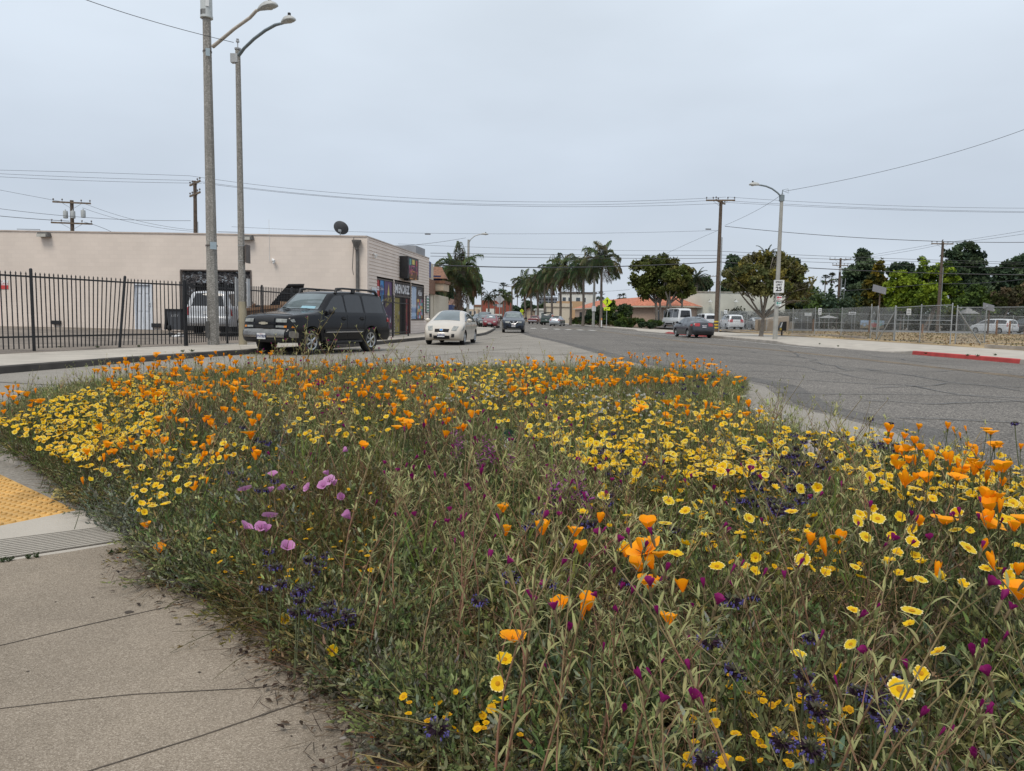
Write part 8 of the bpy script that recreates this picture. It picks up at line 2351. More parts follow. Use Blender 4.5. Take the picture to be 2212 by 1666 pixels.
sp = [AY(0, 0, 1)] and [G(x, y, .4) for x, y in ((360, 880), (620, 870), (700, 1000), (640, 1120), (420, 1130), (250, 1060), (200, 960))]
pts = np.concatenate([sample([(p.x, p.y) for p in sp], 420), field(700, .7)])
scatter('silver_foliage', 'grey silvery foliage among the green at the left of the bed', SILV, pts, .8, 1.4, colmul=zonecol)
lp = clear(field(3000, 1.15)); pn = np.array([mnoise.noise(Vector((x * 1.3, y * 1.3, 9.0))) for x, y in lp]); lp = lp[pn > -.06]
scatter('lance_leaf_stems', 'upright stems with narrow grey green leaves all through the bed', LAN + LAN2, lp, .58, 1.18, tilt=.3, colmul=zonecol)
scatter('grass', 'green grass blades between the flowers', GRS, clear(field(1900, 1.1)), .7, 1.5, tilt=.3)
scatter('dry_stems', 'dry brown twigs and dead stems low in the bed', DRY, field(3400, 1.3), .7, 1.6, zoff=.02, tilt=.4)
bp_ = [G(x, y, .35) for x, y in ((560, 1060), (820, 1050), (830, 1230), (700, 1290), (520, 1220))]
pts = sample([(p.x, p.y) for p in bp_], 260)
scatter('dry_goldfields', 'brownish olive wiry stems gone to seed at left centre', [twigs(44, (0.21, 0.16, 0.055), n=26, H=.3), fern(8, (0.17, 0.15, 0.05), H=.25, lw=.003)], pts, .8, 1.25, tilt=.3)
# ---- flowers
def petal_cup(p, n, Rr, Hh, openv, c0, c1, span, az0=0, seg=4, rows=4, scal=.14, wob=.06):
 for k in range(n):
  az = az0 + 2 * math.pi * k / n; rs = 1.0 + (.06 if k % 2 else -.03); vs, cs = [], []; tw = random.uniform(-wob, wob); lift = random.uniform(-.08, .08)
  for i in range(rows + 1):
   v = i / rows
   for j in range(seg + 1):
    u = -1 + 2 * j / seg; vv = v * (1 - scal * u * u); r = Rr * rs * (.12 + (1 - .12) * (vv ** .8)) * (openv * (.55 + .45 * vv) + (1 - openv) * .6 * math.sin(.4 + vv * 1.9)); z = Hh * vv * (1 - openv * .45 * vv + lift)
    a = az + u * span * (.55 + .45 * min(1, v * 1.6)) + tw * v; r *= 1 + .05 * math.sin(u * 5 + k) * v
    vs.append((r * math.cos(a), r * math.sin(a), z)); cs.append(tuple(c0[q] * (1 - v) + c1[q] * v for q in range(3)))
  m = seg + 1; p.add(vs, cs, quads=[(i * m + j, i * m + j + 1, (i + 1) * m + j + 1, (i + 1) * m + j) for i in range(rows) for j in range(seg)])
OR0, OR1 = (0.95, 0.25, 0.002), (1.0, 0.42, 0.008)
def poppy(seed, Rr, Hh, op):
 random.seed(seed); p = Proto(); petal_cup(p, 4, Rr, Hh, op, OR0, OR1, .82, random.random()); p.stem([(0, 0, -.012), (0, 0, .004)], [.0022, .005], (0.16, 0.17, 0.06), n=5)
 if op > .5:
  for k in range(8): a = k * .785; p.stem([(0, 0, .004), (math.cos(a) * .004, math.sin(a) * .004, .013)], .0011, (0.75, 0.35, 0.01))
 return p.done()
POP = [poppy(1, .020, .034, .15), poppy(2, .026, .034, .5), poppy(3, .033, .030, .8), poppy(4, .025, .038, .35), poppy(5, .012, .036, .0), poppy(6, .036, .026, .95)]
def daisy(seed, Rr, n, cin, ctip, cdisc, w, cup=.25, disc=.3):
 random.seed(seed); p = Proto()
 for k in range(n):
  a = 2 * math.pi * k / n + random.uniform(-.07, .07); d = Vector((math.cos(a), math.sin(a), 0)); l = Rr * random.uniform(.9, 1.06); c_ = random.uniform(.5, 1.5) * cup
  pts = [d * Rr * .18, d * l * .62 + Vector((0, 0, l * c_ * .35)), d * l * .82 + Vector((0, 0, l * c_ * .55)), d * l + Vector((0, 0, l * c_ * .6))]
  side = Vector((-d.y, d.x, 0)); vs, cs = [], []
  for q, ww, cc in zip(pts, (w * .5, w, w * 1.0, w * .5), (cin, cin, cin, ctip)): vs += [q - side * ww, q + side * ww]; cs += [cc, cc]
  p.add(vs, cs, quads=[(2 * i, 2 * i + 1, 2 * i + 3, 2 * i + 2) for i in range(3)])
 m = 8; rr = Rr * disc; vs = [(rr * math.cos(6.283 * k / m), rr * math.sin(6.283 * k / m), .0015) for k in range(m)] + [(rr * .6 * math.cos(6.283 * k / m), rr * .6 * math.sin(6.283 * k / m), rr * .45) for k in range(m)] + [(0, 0, rr * .55)]
 p.add(vs, cdisc, quads=[(k, (k + 1) % m, m + (k + 1) % m, m + k) for k in range(m)], tris=[(m + k, m + (k + 1) % m, 2 * m) for k in range(m)])
 p.stem([(0, 0, -.012), (0, 0, -.003), (0, 0, .0005)], [.0015, rr * .9, rr], (0.10, 0.12, 0.05), n=6)
 return p.done()
YI, YT, YD = (0.84, 0.54, 0.008), (0.92, 0.88, 0.55), (0.58, 0.27, 0.006)
TID = [daisy(1, .0205, 13, YI, YT, YD, .0047), daisy(2, .0185, 12, YI, (0.84, 0.70, 0.12), YD, .0046, cup=.45), daisy(3, .021, 14, (0.78, 0.55, 0.02), YT, YD, .0046, cup=.1), daisy(4, .017, 11, YI, YT, YD, .0047, cup=.8)]
GOLD = [daisy(7, .0105, 8, (0.78, 0.44, 0.004), (0.78, 0.48, 0.006), (0.60, 0.30, 0.005), .0034, disc=.42), daisy(8, .008, 6, (0.70, 0.36, 0.004), (0.72, 0.40, 0.006), (0.5, 0.24, 0.005), .003, disc=.5)]
def sage(seed, r=.019):
 random.seed(seed); p = Proto()
 for k in range(60):
  z = 1 - 2 * (k + .5) / 60; a = k * 2.4; q = math.sqrt(1 - z * z); d = Vector((q * math.cos(a), q * math.sin(a), z * .72)); c_ = jit((0.05, 0.028, 0.046) if z < .55 else (0.13, 0.13, 0.085), .4)
  p.strip([d * r * .45, d * r * random.uniform(.95, 1.2)], [.0034, .0005], c_, up=(math.sin(k), math.cos(k), .3))
 for k in range(26):
  a = random.uniform(0, 6.28); z = random.uniform(-.55, .25); q = math.sqrt(1 - z * z); d = Vector((q * math.cos(a), q * math.sin(a), z * .8)); c_ = jit((0.14, 0.12, 0.38), .35); b0 = d * r * 1.0; e_ = d * r * random.uniform(1.1, 1.25)
  p.strip([b0, e_], [.0009, .0016], c_, up=(0, 0, 1)); p.strip([e_ - Vector((0, 0, .003)), e_ + Vector((0, 0, .0025))], [.0016, .0011], c_, up=d)
 return p.done()
SAG = [sage(1), sage(2, .016), sage(3, .021)]
B0, B1 = (0.12, 0.006, 0.055), (0.27, 0.013, 0.14)
def cup(seed, Rr, Hh, op, c0=B0, c1=B1):
 random.seed(seed); p = Proto(); petal_cup(p, 4, Rr, Hh, op, c0, c1, .8, random.random(), 3, 3); p.stem([(0, 0, -.022), (0, 0, -.012), (0, 0, .002)], [.0014, .0032, .0028], (0.20, 0.15, 0.085), n=5); return p.done()
CUP = [cup(1, .009, .021, .1), cup(2, .013, .019, .45), cup(3, .0055, .024, .0)]
PINK = [cup(4, .024, .023, .7, (0.42, 0.12, 0.34), (0.60, 0.28, 0.52)), cup(5, .019, .028, .4, (0.40, 0.12, 0.32), (0.58, 0.26, 0.50)), cup(6, .027, .017, .95, (0.45, 0.14, 0.36), (0.62, 0.32, 0.55))]
def penst(seed):
 random.seed(seed); p = Proto()
 for k in range(12):
  f = k / 12; a = k * 2.4; o = Vector((0, 0, -.1 + f * .11)); d = Vector((math.cos(a), math.sin(a), .45)).normalized(); c_ = jit((0.30, 0.085, 0.25), .3)
  p.stem([o, o + d * .008, o + d * .02, o + d * .025], [.001, .003, .0048, .0052], c_, n=5)
 p.stem([(0, 0, -.2), (0, 0, .02)], .0016, (0.13, 0.15, 0.07)); return p.done()
PEN = [penst(1), penst(2)]
def white(seed):
 random.seed(seed); p = Proto()
 for k in range(26):
  z = random.uniform(-.2, 1); a = random.uniform(0, 6.28); q = math.sqrt(1 - z * z); d = Vector((q * math.cos(a), q * math.sin(a), z)) * .011; p.strip([d * .8 - Vector((.003, 0, 0)), d + Vector((.003, 0, 0))], [.003, .002], jit((0.66, 0.65, 0.62), .15), up=d)
 return p.done()
WHT = [white(1), white(2)]
def stem_proto(seed, col, r=.0016, L=.32, b=.05, leaves=0):
 random.seed(seed); p = Proto(); az = random.uniform(0, 6.28)
 p.stem([(math.cos(az) * b * (k / 5) ** 1.6, math.sin(az) * b * (k / 5) ** 1.6, -.008 - L * k / 5) for k in range(6)], [r * (.85 + .06 * k) for k in range(6)], col, n=4)
 return p.done()
ST_P = stem_proto(1, (0.115, 0.14, 0.062)); ST_T = stem_proto(2, (0.10, 0.105, 0.045), .0012); ST_S = stem_proto(3, (0.15, 0.17, 0.09), .0025, .36, .02); ST_R = stem_proto(4, (0.21, 0.11, 0.08), .0016, .34, .07)
def mesh_of(name, protos, m):
 c_ = Cloud()
 for p in protos: c_.inst(p, np.eye(3)[None], [(0, 0, 0)])
 return c_.mesh(name, m)
def plant_pts(zones, hmin, hmax):
 """(poly in photo grid, count) -> bloom points standing hmin..hmax above the soil"""
 P = []
 for poly, n in zones:
  for (px, py) in sample(poly, n):
   h = rng.uniform(hmin, hmax); z = .2 + h
   for _ in range(3):
    q = G(px, py, z); gz_ = float(bedz(q.x, q.y)[0]); ed = float(polydist([(q.x, q.y)], bedp)[0]); ins = bool(inpoly([(q.x, q.y)], bedp)[0])
    hh = h * (np.clip(.72 + ed * .5, .72, 1.0) if ins else .72); z = gz_ + hh
   if ins or ed < .10: P.append((*G(px, py, z),))
 return np.array(P)
def flowers(kind, cat, group, labels, P, protos, stem, smin, smax, nparts=80, nind=300, tilt=.5, face=0.0, wts=None, exact=()):
 P = np.concatenate([np.array(exact).reshape(-1, 3), P]) if len(exact) else P
 d = np.linalg.norm(P - np.array((0, 0, CAMZ)), axis=1); o = np.argsort(d); P, d = P[o], d[o]
 w = rng.choice(len(protos), len(P), p=wts); K = len(P)
 s_ = rng.uniform(smin, smax, K) * (1 + .22 * (d < 3.3)) * (1 + .28 * np.clip((d - 3.5) / 6, 0, 1)); ti = np.abs(rng.normal(0, tilt * .6, K)) ; td = np.where(rng.random(K) < face, -math.pi / 2 + rng.normal(0, .6, K), rng.uniform(0, 6.28, K)); ti = np.where(rng.random(K) < face, ti + .5, ti)
 M = rotz_mats(rng.uniform(0, 6.28, K), s_, ti, td); cv_ = cvar(K, .07, .03); kz = np.clip((P[:, 2] - bedz(P[:, 0], P[:, 1]) - .01) / .33, .15, 1.0)
 BM = [mesh_of('bloom', [p], M_pe) for p in protos]; SM = mesh_of('stem', [stem], M_pl); CM = [mesh_of(kind, [p, stem], M_pe) for p in protos]
 for i in range(min(nind, K)):
  m4 = Matrix([[*M[i][0], P[i][0]], [*M[i][1], P[i][1]], [*M[i][2], P[i][2]], [0, 0, 0, 1]])
  lab = labels(P[i]);
  if i < nparts or kz[i] < .7:
   t = bpy.data.objects.new(kind, None); t.empty_display_size = .02; t.location = P[i]; COL.objects.link(t); tag(t, lab, cat, group)
   b_ = bpy.data.objects.new('bloom', BM[w[i]]); b_.parent = t; COL.objects.link(b_); b_.matrix_local = Matrix([[*M[i][0], 0], [*M[i][1], 0], [*M[i][2], 0], [0, 0, 0, 1]])
   q = bpy.data.objects.new('stem', SM); q.parent = t; COL.objects.link(q); q.rotation_euler = (0, 0, i * 2.4); q.scale = (1, 1, kz[i])
  else:
   t = bpy.data.objects.new(kind, CM[w[i]]); COL.objects.link(t); t.matrix_world = m4; tag(t, lab, cat, group)
 if K > nind:
  cl = Cloud()
  for j, p in enumerate(protos):
   k = np.where((w == j) & (np.arange(K) >= nind))[0]
   cl.inst(p, M[k], P[k], cv_[k]); cl.inst(stem, rotz_mats(rng.uniform(0, 6.28, len(k))) * np.stack([np.ones(len(k)), np.ones(len(k)), kz[k]], 1)[:, :, None], P[k], cvar(len(k), .15))
  cl.build(kind + '_drift', M_pe, label='farther ' + group + ' merging into a drift of colour', cat=cat, kind='stuff')
# poppies
PZ = [([(200, 800), (330, 766), (620, 762), (640, 830), (450, 870), (250, 860)], 230), ([(620, 778), (1000, 772), (1000, 870), (640, 870)], 130), ([(1085, 785), (1190, 768), (1420, 766), (1560, 780), (1640, 830), (1560, 840), (1400, 830), (1100, 860)], 260), ([(0, 840), (70, 832), (100, 870), (0, 905)], 20),
      ([(250, 860), (560, 850), (560, 1000), (160, 1000)], 75), ([(850, 870), (1050, 880), (1000, 960), (840, 930)], 26), ([(1300, 860), (1650, 870), (1650, 915), (1350, 910)], 26), ([(1900, 925), (2160, 918), (2220, 960), (2220, 1015), (1950, 1060), (1900, 960)], 62), ([(1020, 1090), (1450, 1150), (1450, 1240), (1200, 1220)], 7), ([(1900, 1120), (2212, 1100), (2212, 1160)], 5)]
def lab3(name, near, mid, far):
 def f(p):
  d = math.hypot(p[0], p[1])
  if d < 3.2: return name + (' at the front of the bed, right half' if p[0] > .9 else ' at the front of the bed, middle' if p[0] > -.6 else ' at the front of the bed, by the pavement')
  if d < 7.5: return name + (' halfway back in the bed, right side' if p[0] > 1.2 else ' halfway back in the bed, centre' if p[0] > -1.6 else ' halfway back in the bed, left lobe')
  return name + (' along the back of the bed, toward the road' if p[0] > 1.0 else ' along the back of the bed, before the cars' if p[0] > -2.2 else ' along the back of the bed, left end')
 return f
flowers('poppy', 'poppy', 'orange poppies', lab3('orange cup shaped poppy', 0, 0, 0), plant_pts(PZ, .36, .50), POP, ST_P, .85, 1.4, wts=[.22, .26, .11, .24, .14, .03], exact=KEY['p'], tilt=.35)
# tidy tips
TZ = [([(0, 905), (150, 850), (330, 800), (430, 840), (330, 930), (150, 1000), (0, 960)], 900), ([(130, 1000), (400, 900), (560, 950), (330, 1110), (160, 1080)], 190), ([(1000, 870), (1250, 850), (1650, 870), (1740, 950), (1650, 1030), (1300, 1020), (1150, 950)], 880), ([(1700, 920), (2000, 930), (2220, 1000), (2220, 1100), (1950, 1080), (1750, 990)], 330), ([(1200, 1020), (2212, 1030), (2212, 1300), (1300, 1200)], 95), ([(560, 820), (900, 800), (1000, 900), (700, 970), (560, 900)], 200), ([(880, 792), (1100, 775), (1300, 830), (1000, 870)], 320)]
flowers('tidy_tips', 'daisy', 'yellow daisies with pale tips', lab3('yellow daisy with pale petal tips', 0, 0, 0), plant_pts(TZ, .27, .40), TID, ST_T, .60, 1.0, exact=KEY['t'], tilt=.5, face=.6)
# small goldfields
GZ = [([(430, 1060), (800, 1010), (820, 1250), (450, 1250)], 150), ([(840, 1500), (1000, 1470), (1200, 1600), (900, 1570)], 24), ([(560, 785), (900, 785), (900, 900), (560, 880)], 480), ([(1380, 940), (1760, 1000), (1700, 1080), (1380, 1060)], 420), ([(1500, 1440), (1850, 1500), (1780, 1660), (1480, 1660)], 60), ([(1200, 1030), (1700, 1060), (1900, 1250), (1350, 1200)], 160), ([(250, 960), (560, 900), (640, 1010), (300, 1100)], 120)]
flowers('goldfield', 'flower', 'small golden flowers', lab3('small all gold daisy like flower', 0, 0, 0), plant_pts(GZ, .17, .30), GOLD, ST_T, .65, 1.0, nparts=0, face=.3)
SZ = [([(1640, 930), (1760, 940), (1800, 1010), (1700, 1130), (1600, 1080)], 58), ([(1400, 800), (1640, 820), (1560, 860), (1400, 850)], 30), ([(560, 1180), (800, 1150), (760, 1350), (640, 1340)], 15), ([(1780, 890), (1960, 900), (1950, 980), (1780, 1000)], 20), ([(480, 900), (600, 900), (640, 1080), (500, 1080)], 14), ([(1250, 940), (1340, 930), (1360, 1100), (1250, 1100)], 14), ([(1100, 1100), (1500, 1100), (1800, 1400), (1400, 1400)], 12), ([(1450, 1430), (1950, 1430), (1950, 1660), (1450, 1660)], 7)]
flowers('sage', 'sage', 'purple blue sage heads', lab3('round purple sage head with blue florets', 0, 0, 0), plant_pts(SZ, .26, .38), SAG, ST_S, .8, 1.15, exact=KEY['s'], tilt=.25, nparts=70)
flowers('pink_clarkia', 'clarkia', 'pink clarkia blooms', lambda p: 'mauve pink four petalled bloom left of centre over brownish stems', np.zeros((0, 3)), PINK, ST_R, 1.05, 1.35, exact=KEY['c'], tilt=.6, face=.5)
flowers('penstemon', 'penstemon', 'magenta flower spikes', lab3('loose spike of magenta pink tubular flowers', 0, 0, 0), plant_pts([([(975, 930), (1060, 940), (1065, 1010), (990, 1000)], 8), ([(1190, 1010), (1265, 990), (1275, 1085), (1195, 1080)], 16), ([(1040, 930), (1150, 930), (1150, 980), (1040, 990)], 4)], .28, .40), PEN, ST_S, .65, .95, tilt=.4)
flowers('white_gilia', 'flower', 'small white flower heads', lab3('tiny white rounded flower head', 0, 0, 0), plant_pts([([(1180, 830), (1440, 840), (1440, 905), (1250, 890)], 120), ([(1600, 850), (1720, 895), (1700, 920), (1600, 880)], 60), ([(930, 830), (1100, 820), (1100, 860), (940, 870)], 60)], .28, .38), WHT, ST_T, .7, 1.1, nparts=0)
# ---- tall clarkia: leaning reddish stems, lance leaves, wine coloured cups
CLK = [lance(60 + k, H=1.0, n=22, leafL=.075, lean=.12 + .06 * (k % 3), red=(0.44, 0.19, 0.15), r0=.0048) for k in range(6)]
CMESH = [mesh_of('leafy_stem', [p], M_pl) for p, _ in CLK]
BMC = [mesh_of('bloom', [p], M_pe) for p in CUP]
random.seed(77)
CZ = [([(620, 770), (900, 770), (1300, 880), (1300, 1100), (700, 1000)], 46, .45, .72), ([(560, 1000), (1300, 950), (1400, 1300), (900, 1350), (760, 1150)], 60, .42, .68), ([(1000, 1250), (2212, 1150), (2212, 1640), (1400, 1640), (1050, 1450)], 66, .38, .66), ([(1300, 950), (2212, 1100), (2212, 1200), (1400, 1150)], 26, .42, .62)]
tall = [(1883, 822, .92, 4.2), (722, 668, 1.08, 5.4), (738, 700, 1.0, 5.6), (770, 705, 1.0, 6.2), (820, 725, .95, 6.4), (665, 720, .95, 5.6), (640, 705, .98, 6.0), (872, 728, .95, 6.6), (1440, 868, .8, 4.6), (1010, 900, .72, 3.2), (690, 760, .9, 5.2), (560, 735, .95, 6.2), (595, 722, .98, 6.4), (620, 745, .9, 6.0), (650, 742, .9, 5.4), (705, 730, .95, 6.6), (755, 740, .92, 5.8), (795, 745, .92, 6.4), (845, 750, .9, 6.8), (905, 745, .9, 7.0), (600, 765, .9, 5.2), (780, 775, .85, 5.4), (1065, 735, .95, 7.4), (1165, 740, .95, 7.8)]
spots = []
for poly, n, h0, h1 in CZ:
 for px, py in sample(poly, int(n * 1.35)):
  q = G(px, py, .25 + random.uniform(h0, h1)); spots.append((q, None))
for k in range(46):
 q = G(random.uniform(560, 1000), random.uniform(725, 830), random.uniform(.78, .98))
 if 4.2 < q.y < 9.5: spots.append((q, 1))
for px, py, z, Y in tall:
 q = AY(px, py, Y); spots.append((q, 1))
ncl = 0
def wine_label(p): return lab3('tall red stemmed clarkia with wine cups', 0, 0, 0)(p)
for q, fl in spots:
 if not len(clear(np.array([[q.x, q.y]]), .045, .35)): continue
 if math.hypot(q.x, q.y) < 1.15 or (not inpoly([(q.x, q.y)], bedp)[0]): continue
 v = ncl % 6; ncl += 1; g0_ = float(bedz(q.x, q.y)[0]); h = q.z - g0_; rz = random.uniform(0, 6.28)
 tip = Vector(CLK[v][1][0]); off = Matrix.Rotation(rz, 3, 'Z') @ Vector((tip.x * h, tip.y * h, 0))
 if not inpoly([(q.x - off.x, q.y - off.y)], bedp)[0]: continue
 t = bpy.data.objects.new('tall_clarkia', None); t.empty_display_size = .05; t.location = (q.x - off.x, q.y - off.y, g0_ - .01); COL.objects.link(t); tag(t, wine_label(q), 'clarkia', 'wine coloured clarkia plants')
 o = bpy.data.objects.new('leafy_stem', CMESH[v]); o.parent = t; COL.objects.link(o); xs_ = .5 + .5 * h; o.scale = (h, h, h); o.rotation_euler = (0, 0, rz)
 for j, tp in enumerate(CLK[v][1]):
  if fl and j == 0: continue
  if random.random() < .25: continue
  o2 = bpy.data.objects.new('bloom', BMC[random.choice((0, 0, 1, 2, 2))]); o2.parent = t; COL.objects.link(o2)
  o2.location = Matrix.Rotation(rz, 3, 'Z') @ (Vector(tp) * h) + Vector((0, 0, .012)); o2.rotation_euler = (random.uniform(-.6, .6), random.uniform(-.6, .6), random.uniform(0, 6)); sc2 = random.uniform(.8, 1.15); o2.scale = (sc2,) * 3
# ---- thin dry grass stalks rising out of the bed
cl = Cloud(); p = Proto(); random.seed(88)
for k in range(70):
 px, py = random.choice(((random.uniform(960, 1360), random.uniform(790, 870)), (random.uniform(900, 1250), random.uniform(780, 850)), (random.uniform(1500, 2212), random.uniform(1150, 1500))))
 a = G(px, py, .4); h = random.uniform(.25, .55) * (.8 if py < 900 else .5); az = random.uniform(0, 6.28); pts = [Vector((a.x, a.y, .3)) + Vector((math.cos(az) * .28 * h * f * f, math.sin(az) * .28 * h * f * f, (h + .1) * f)) for f in (0, .25, .5, .75, 1)]
 c_ = jit((0.24, 0.17, 0.10), .25); p.stem(pts, [.0018, .0016, .0013, .001, .0006], c_)
 for j in range(7):
  f = .62 + .055 * j; q = pts[0].lerp(pts[-1], f); q = Vector((pts[0].x + (pts[-1].x - pts[0].x) * f * f, pts[0].y + (pts[-1].y - pts[0].y) * f * f, pts[0].z + (pts[-1].z - pts[0].z) * f)); p.strip([q, q + Vector((random.uniform(-.014, .014), random.uniform(-.014, .014), .014))], [.0022, .0006], jit(c_, .3))
cl.inst(p.done(), np.eye(3)[None], [(0, 0, 0)]); cl.build('dry_stalks', M_pl, label='thin straw coloured grass stalks rising above the flowers', cat='dry grass', kind='stuff')
# ---- litter along the pavement edge
p = Proto(); random.seed(55); ed_ = edge[:-1]
for k in range(3600):
 i = random.randrange(len(ed_) - 1); a = ed_[i].lerp(ed_[i + 1], random.random()); t_ = (ed_[i + 1] - ed_[i]).normalized(); n_ = Vector((-t_.y, t_.x, 0)); n_ = n_ if n_.x < 0 else -n_
 off = random.gauss(-.03, .11) ; off = min(off, .22); q = a + n_ * off; q.z = WZ + .004 + random.random() * .02 + max(0, -off) * .1
 az = random.uniform(0, 6.28); u = Vector((math.cos(az), math.sin(az), random.uniform(-.1, .15))); c_ = jit(random.choice(((0.10, 0.065, 0.04), (0.055, 0.035, 0.025), (0.17, 0.12, 0.075), (0.035, 0.025, 0.02))), .3)
 if random.random() < .62: p.strip([q - u * random.uniform(.01, .05), q, q + u * random.uniform(.01, .05) + Vector((0, 0, random.uniform(-.004, .008)))], [.0008, .0012, .0006], c_)
 else: L = random.uniform(.005, .016); p.strip([q - u * L, q + Vector((0, 0, .003)), q + u * L], [L * .1, L * .45, L * .1], c_)
for k in range(60):
 i = random.randrange(len(ed_) - 1); a = ed_[i].lerp(ed_[i + 1], random.random()); q = a + Vector((random.gauss(0, .05), random.gauss(0, .05), .012))
 p.strip([q, q + Vector((random.uniform(-.012, .012), random.uniform(-.012, .012), .006)), q + Vector((random.uniform(-.018, .018), random.uniform(-.018, .018), .0))], [.004, .008, .003], jit((0.55, 0.10, 0.01), .3))
cl = Cloud(); cl.inst(p.done(), np.eye(3)[None], [(0, 0, 0)]); cl.build('leaf_litter', M_pl, label='brown twigs, dead leaves and fallen orange petals along the pavement edge', cat='litter', kind='stuff')
# ---- edge plants spilling over the pavement
pts = []
for k in range(700):
 i = random.randrange(len(edge) + 3); L = list(edge) + [G(250, 1118, WZ), G(165, 1080, WZ), G(115, 1030, WZ), G(0, 962, WZ)]; a = L[i].lerp(L[i + 1], random.random()) if i + 1 < len(L) else L[i]; pts.append((a.x + abs(random.gauss(0, .09)) + .02, a.y + random.gauss(.03, .06)))
pts = np.array(pts); pts = pts[np.linalg.norm(pts, axis=1) > 1.2]
scatter('edge_foliage', 'low feathery leaves spilling over the pavement edge', FERN + SILV + DRY[:2], pts, .8, 1.25, tilt=.6)
# kerb side spill at the far left and street sides
pts = []
LK2 = kb
for k in range(900):
 i = random.randrange(4, len(LK2) - 1); a = LK2[i].lerp(LK2[i + 1], random.random());
 if a.y < 3: continue
 c0_ = Vector((-.8, 8, 0)); d = (c0_ - a).normalized(); q = a + d * abs(random.gauss(.05, .18)); pts.append((q.x, q.y))
scatter('kerb_foliage', 'leaves hanging over the kerb round the street side of the bed', FERN + GRS, np.array(pts), .9, 1.4, tilt=.5)
# ---- odd things lying in and beside the bed
def crumple(c, r, seed, flat=.6, n=9, m=14, amp=.45):
 b = MB(); b.ball((0, 0, 0), r, m, n)
 vs = []
 for v in b.v:
  v = Vector(v); k = mnoise.noise_vector(v * (2.2 / r) + Vector((seed, 0, 0))) * r * amp; v = v + k; vs.append((v.x + c.x, v.y + c.y, max(.0, v.z * flat + r * flat * .7) + c.z))
 b.v = vs; return b
M_paper = mat('white_tissue', (0.60, 0.60, 0.60), rough=.8, var=.12, scale=30)
crumple(G(735, 1474, WZ + .005), .040, 3).build('crumpled_tissue', M_paper, label='crumpled white tissue lying at the pavement edge of the bed', cat='litter')
def petal_sheet(name, c, w, h, col, label, rot, cat='litter'):
 p = Proto(); vs = []
 for i in range(5):
  for j in range(4): u, v = j / 3 - .5, i / 4 - .5; vs.append(c + rot @ Vector((u * w * (1 - .5 * (v + .5)), v * h, .02 * math.sin(u * 6 + v * 5) + .25 * w * (u * u))))
 p.add(vs, col, quads=[(i * 4 + j, i * 4 + j + 1, (i + 1) * 4 + j + 1, (i + 1) * 4 + j) for i in range(4) for j in range(3)]); cl = Cloud(); cl.inst(p.done(), np.eye(3)[None], [(0, 0, 0)]); return cl.build(name, M_pe, label=label, cat=cat, smooth=True)
petal_sheet('torn_paper', G(1758, 985, .42), .13, .2, (0.55, 0.50, 0.50), 'pale folded paper caught among the purple sage on the right', Matrix.Rotation(1.2, 3, 'X') @ Matrix.Rotation(.4, 3, 'Z'))
petal_sheet('food_wrapper', G(135, 1066, .13), .15, .12, (0.62, 0.52, 0.20), 'yellow and pale wrapper half under the flowers by the yellow paving', Matrix.Rotation(.3, 3, 'X') @ Matrix.Rotation(.8, 3, 'Z'))
petal_sheet('dead_leaf', G(405, 1263, WZ + .012), .075, .1, (0.24, 0.11, 0.07), 'large reddish brown dead leaf on the pavement edge', Matrix.Rotation(1.2, 3, 'Z') @ Matrix.Rotation(.15, 3, 'X'), cat='leaf')
b = MB(); b.tube([G(852, 1582, WZ + .01), G(800, 1584, WZ + .012), G(752, 1580, WZ + .008)], [.0035, .003, .002], 5); b.build('dry_stick', mat('straw', (0.30, 0.20, 0.11), rough=.9), label='straight pale dry stick lying across the pavement edge', cat='stick')
b = MB(); b.tube([G(760, 1460, WZ + .03), G(712, 1440, WZ + .02), G(715, 1465, WZ + .012), G(735, 1487, WZ + .01), G(785, 1487, WZ + .012)], .0028, 5); b.build('bent_straw', bpy.data.materials['straw'], label='bent straw stalk looped around the crumpled tissue', cat='stalk')
q = AY(1100, 969, 4.7)
t = thing('plant_marker', 'oval white plant marker with green rim standing among the flowers', 'plant marker', (q.x, q.y, .2))
rot = Matrix.Rotation(R(38), 3, 'Z') @ Matrix.Rotation(R(84), 3, 'X')
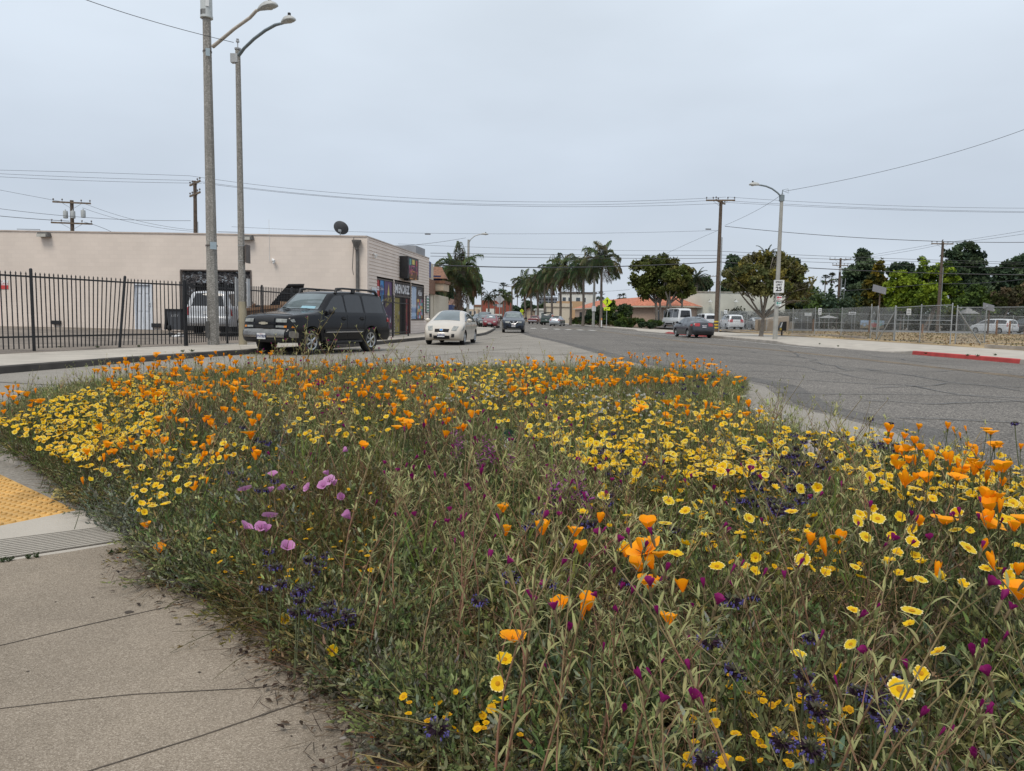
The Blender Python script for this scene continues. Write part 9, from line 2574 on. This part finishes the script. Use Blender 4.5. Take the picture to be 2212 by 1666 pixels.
b = MB(); b.lathe([(.001, -.003), (.125, -.003), (.125, .003), (.001, .003)], 26, q, rot=rot @ Matrix.Diagonal((.62, 1, 1)), mi=0)
b.lathe([(.001, .0032), (.088, .0032), (.088, .006), (.001, .006)], 22, q + Vector((0, 0, -.02)), rot=rot @ Matrix.Diagonal((.6, 1, 1)), mi=1); b.build('plate', [mat('marker_green', (0.015, 0.06, 0.04), rough=.5), M_whitep], t)
b = MB(); b.tube([(q.x, q.y + .01, .15), (q.x, q.y + .01, q.z)], .006, 5); b.build('stake', M_steel, t)
# weeds in the joints and along kerbs
pts = [G(x, y, WZ) for x, y in ((255, 1195), (240, 1197), (270, 1192), (20, 1212), (5, 1214), (60, 1207), (80, 1204))] + [G(x, y, .16) for x, y in ((395, 761), (415, 760), (130, 752), (210, 752), (300, 750))] + [G(x, y, .16) for x, y in ((2000, 765), (2090, 769), (2112, 770), (1770, 744), (1810, 749), (2150, 768))]
cl = Cloud(); wp = fern(9, (0.05, 0.085, 0.025), n=8, H=.1, lw=.006)
P_ = np.array([tuple(p) for p in pts]); s_ = np.where(np.linalg.norm(P_, axis=1) > 8, .8, .25)
cl.inst(wp, rotz_mats(rng.uniform(0, 6, len(P_)), s_), P_); cl.build('weeds', M_pl, label='small green weeds sprouting from paving joints and kerbs', cat='weeds', kind='stuff')
# dry turf of the verge behind the chain link
gp_ = grass(33, (0.30, 0.215, 0.11), n=12, H=.09, w=.012); gp2 = grass(34, (0.17, 0.15, 0.06), n=12, H=.08, w=.012)
v_ = [(22.4, 26), (60, 26), (70, 84), (22, 84)]; pts = sample(v_, 5200); cl = Cloud(); w_ = np.array([mnoise.noise(Vector((x * .15, y * .15, 0))) for x, y in pts])
for k, p in ((w_ > -.05, gp_), (w_ <= -.05, gp2)): cl.inst(p, rotz_mats(rng.uniform(0, 6, k.sum()), rng.uniform(.5, 1.3, k.sum())), np.c_[pts[k], np.full(k.sum(), .18)], cvar(k.sum(), .25))
cl.build('dry_grass', M_pl, label='dry straw and brown grass of the verge behind the chain link', cat='grass', kind='stuff')
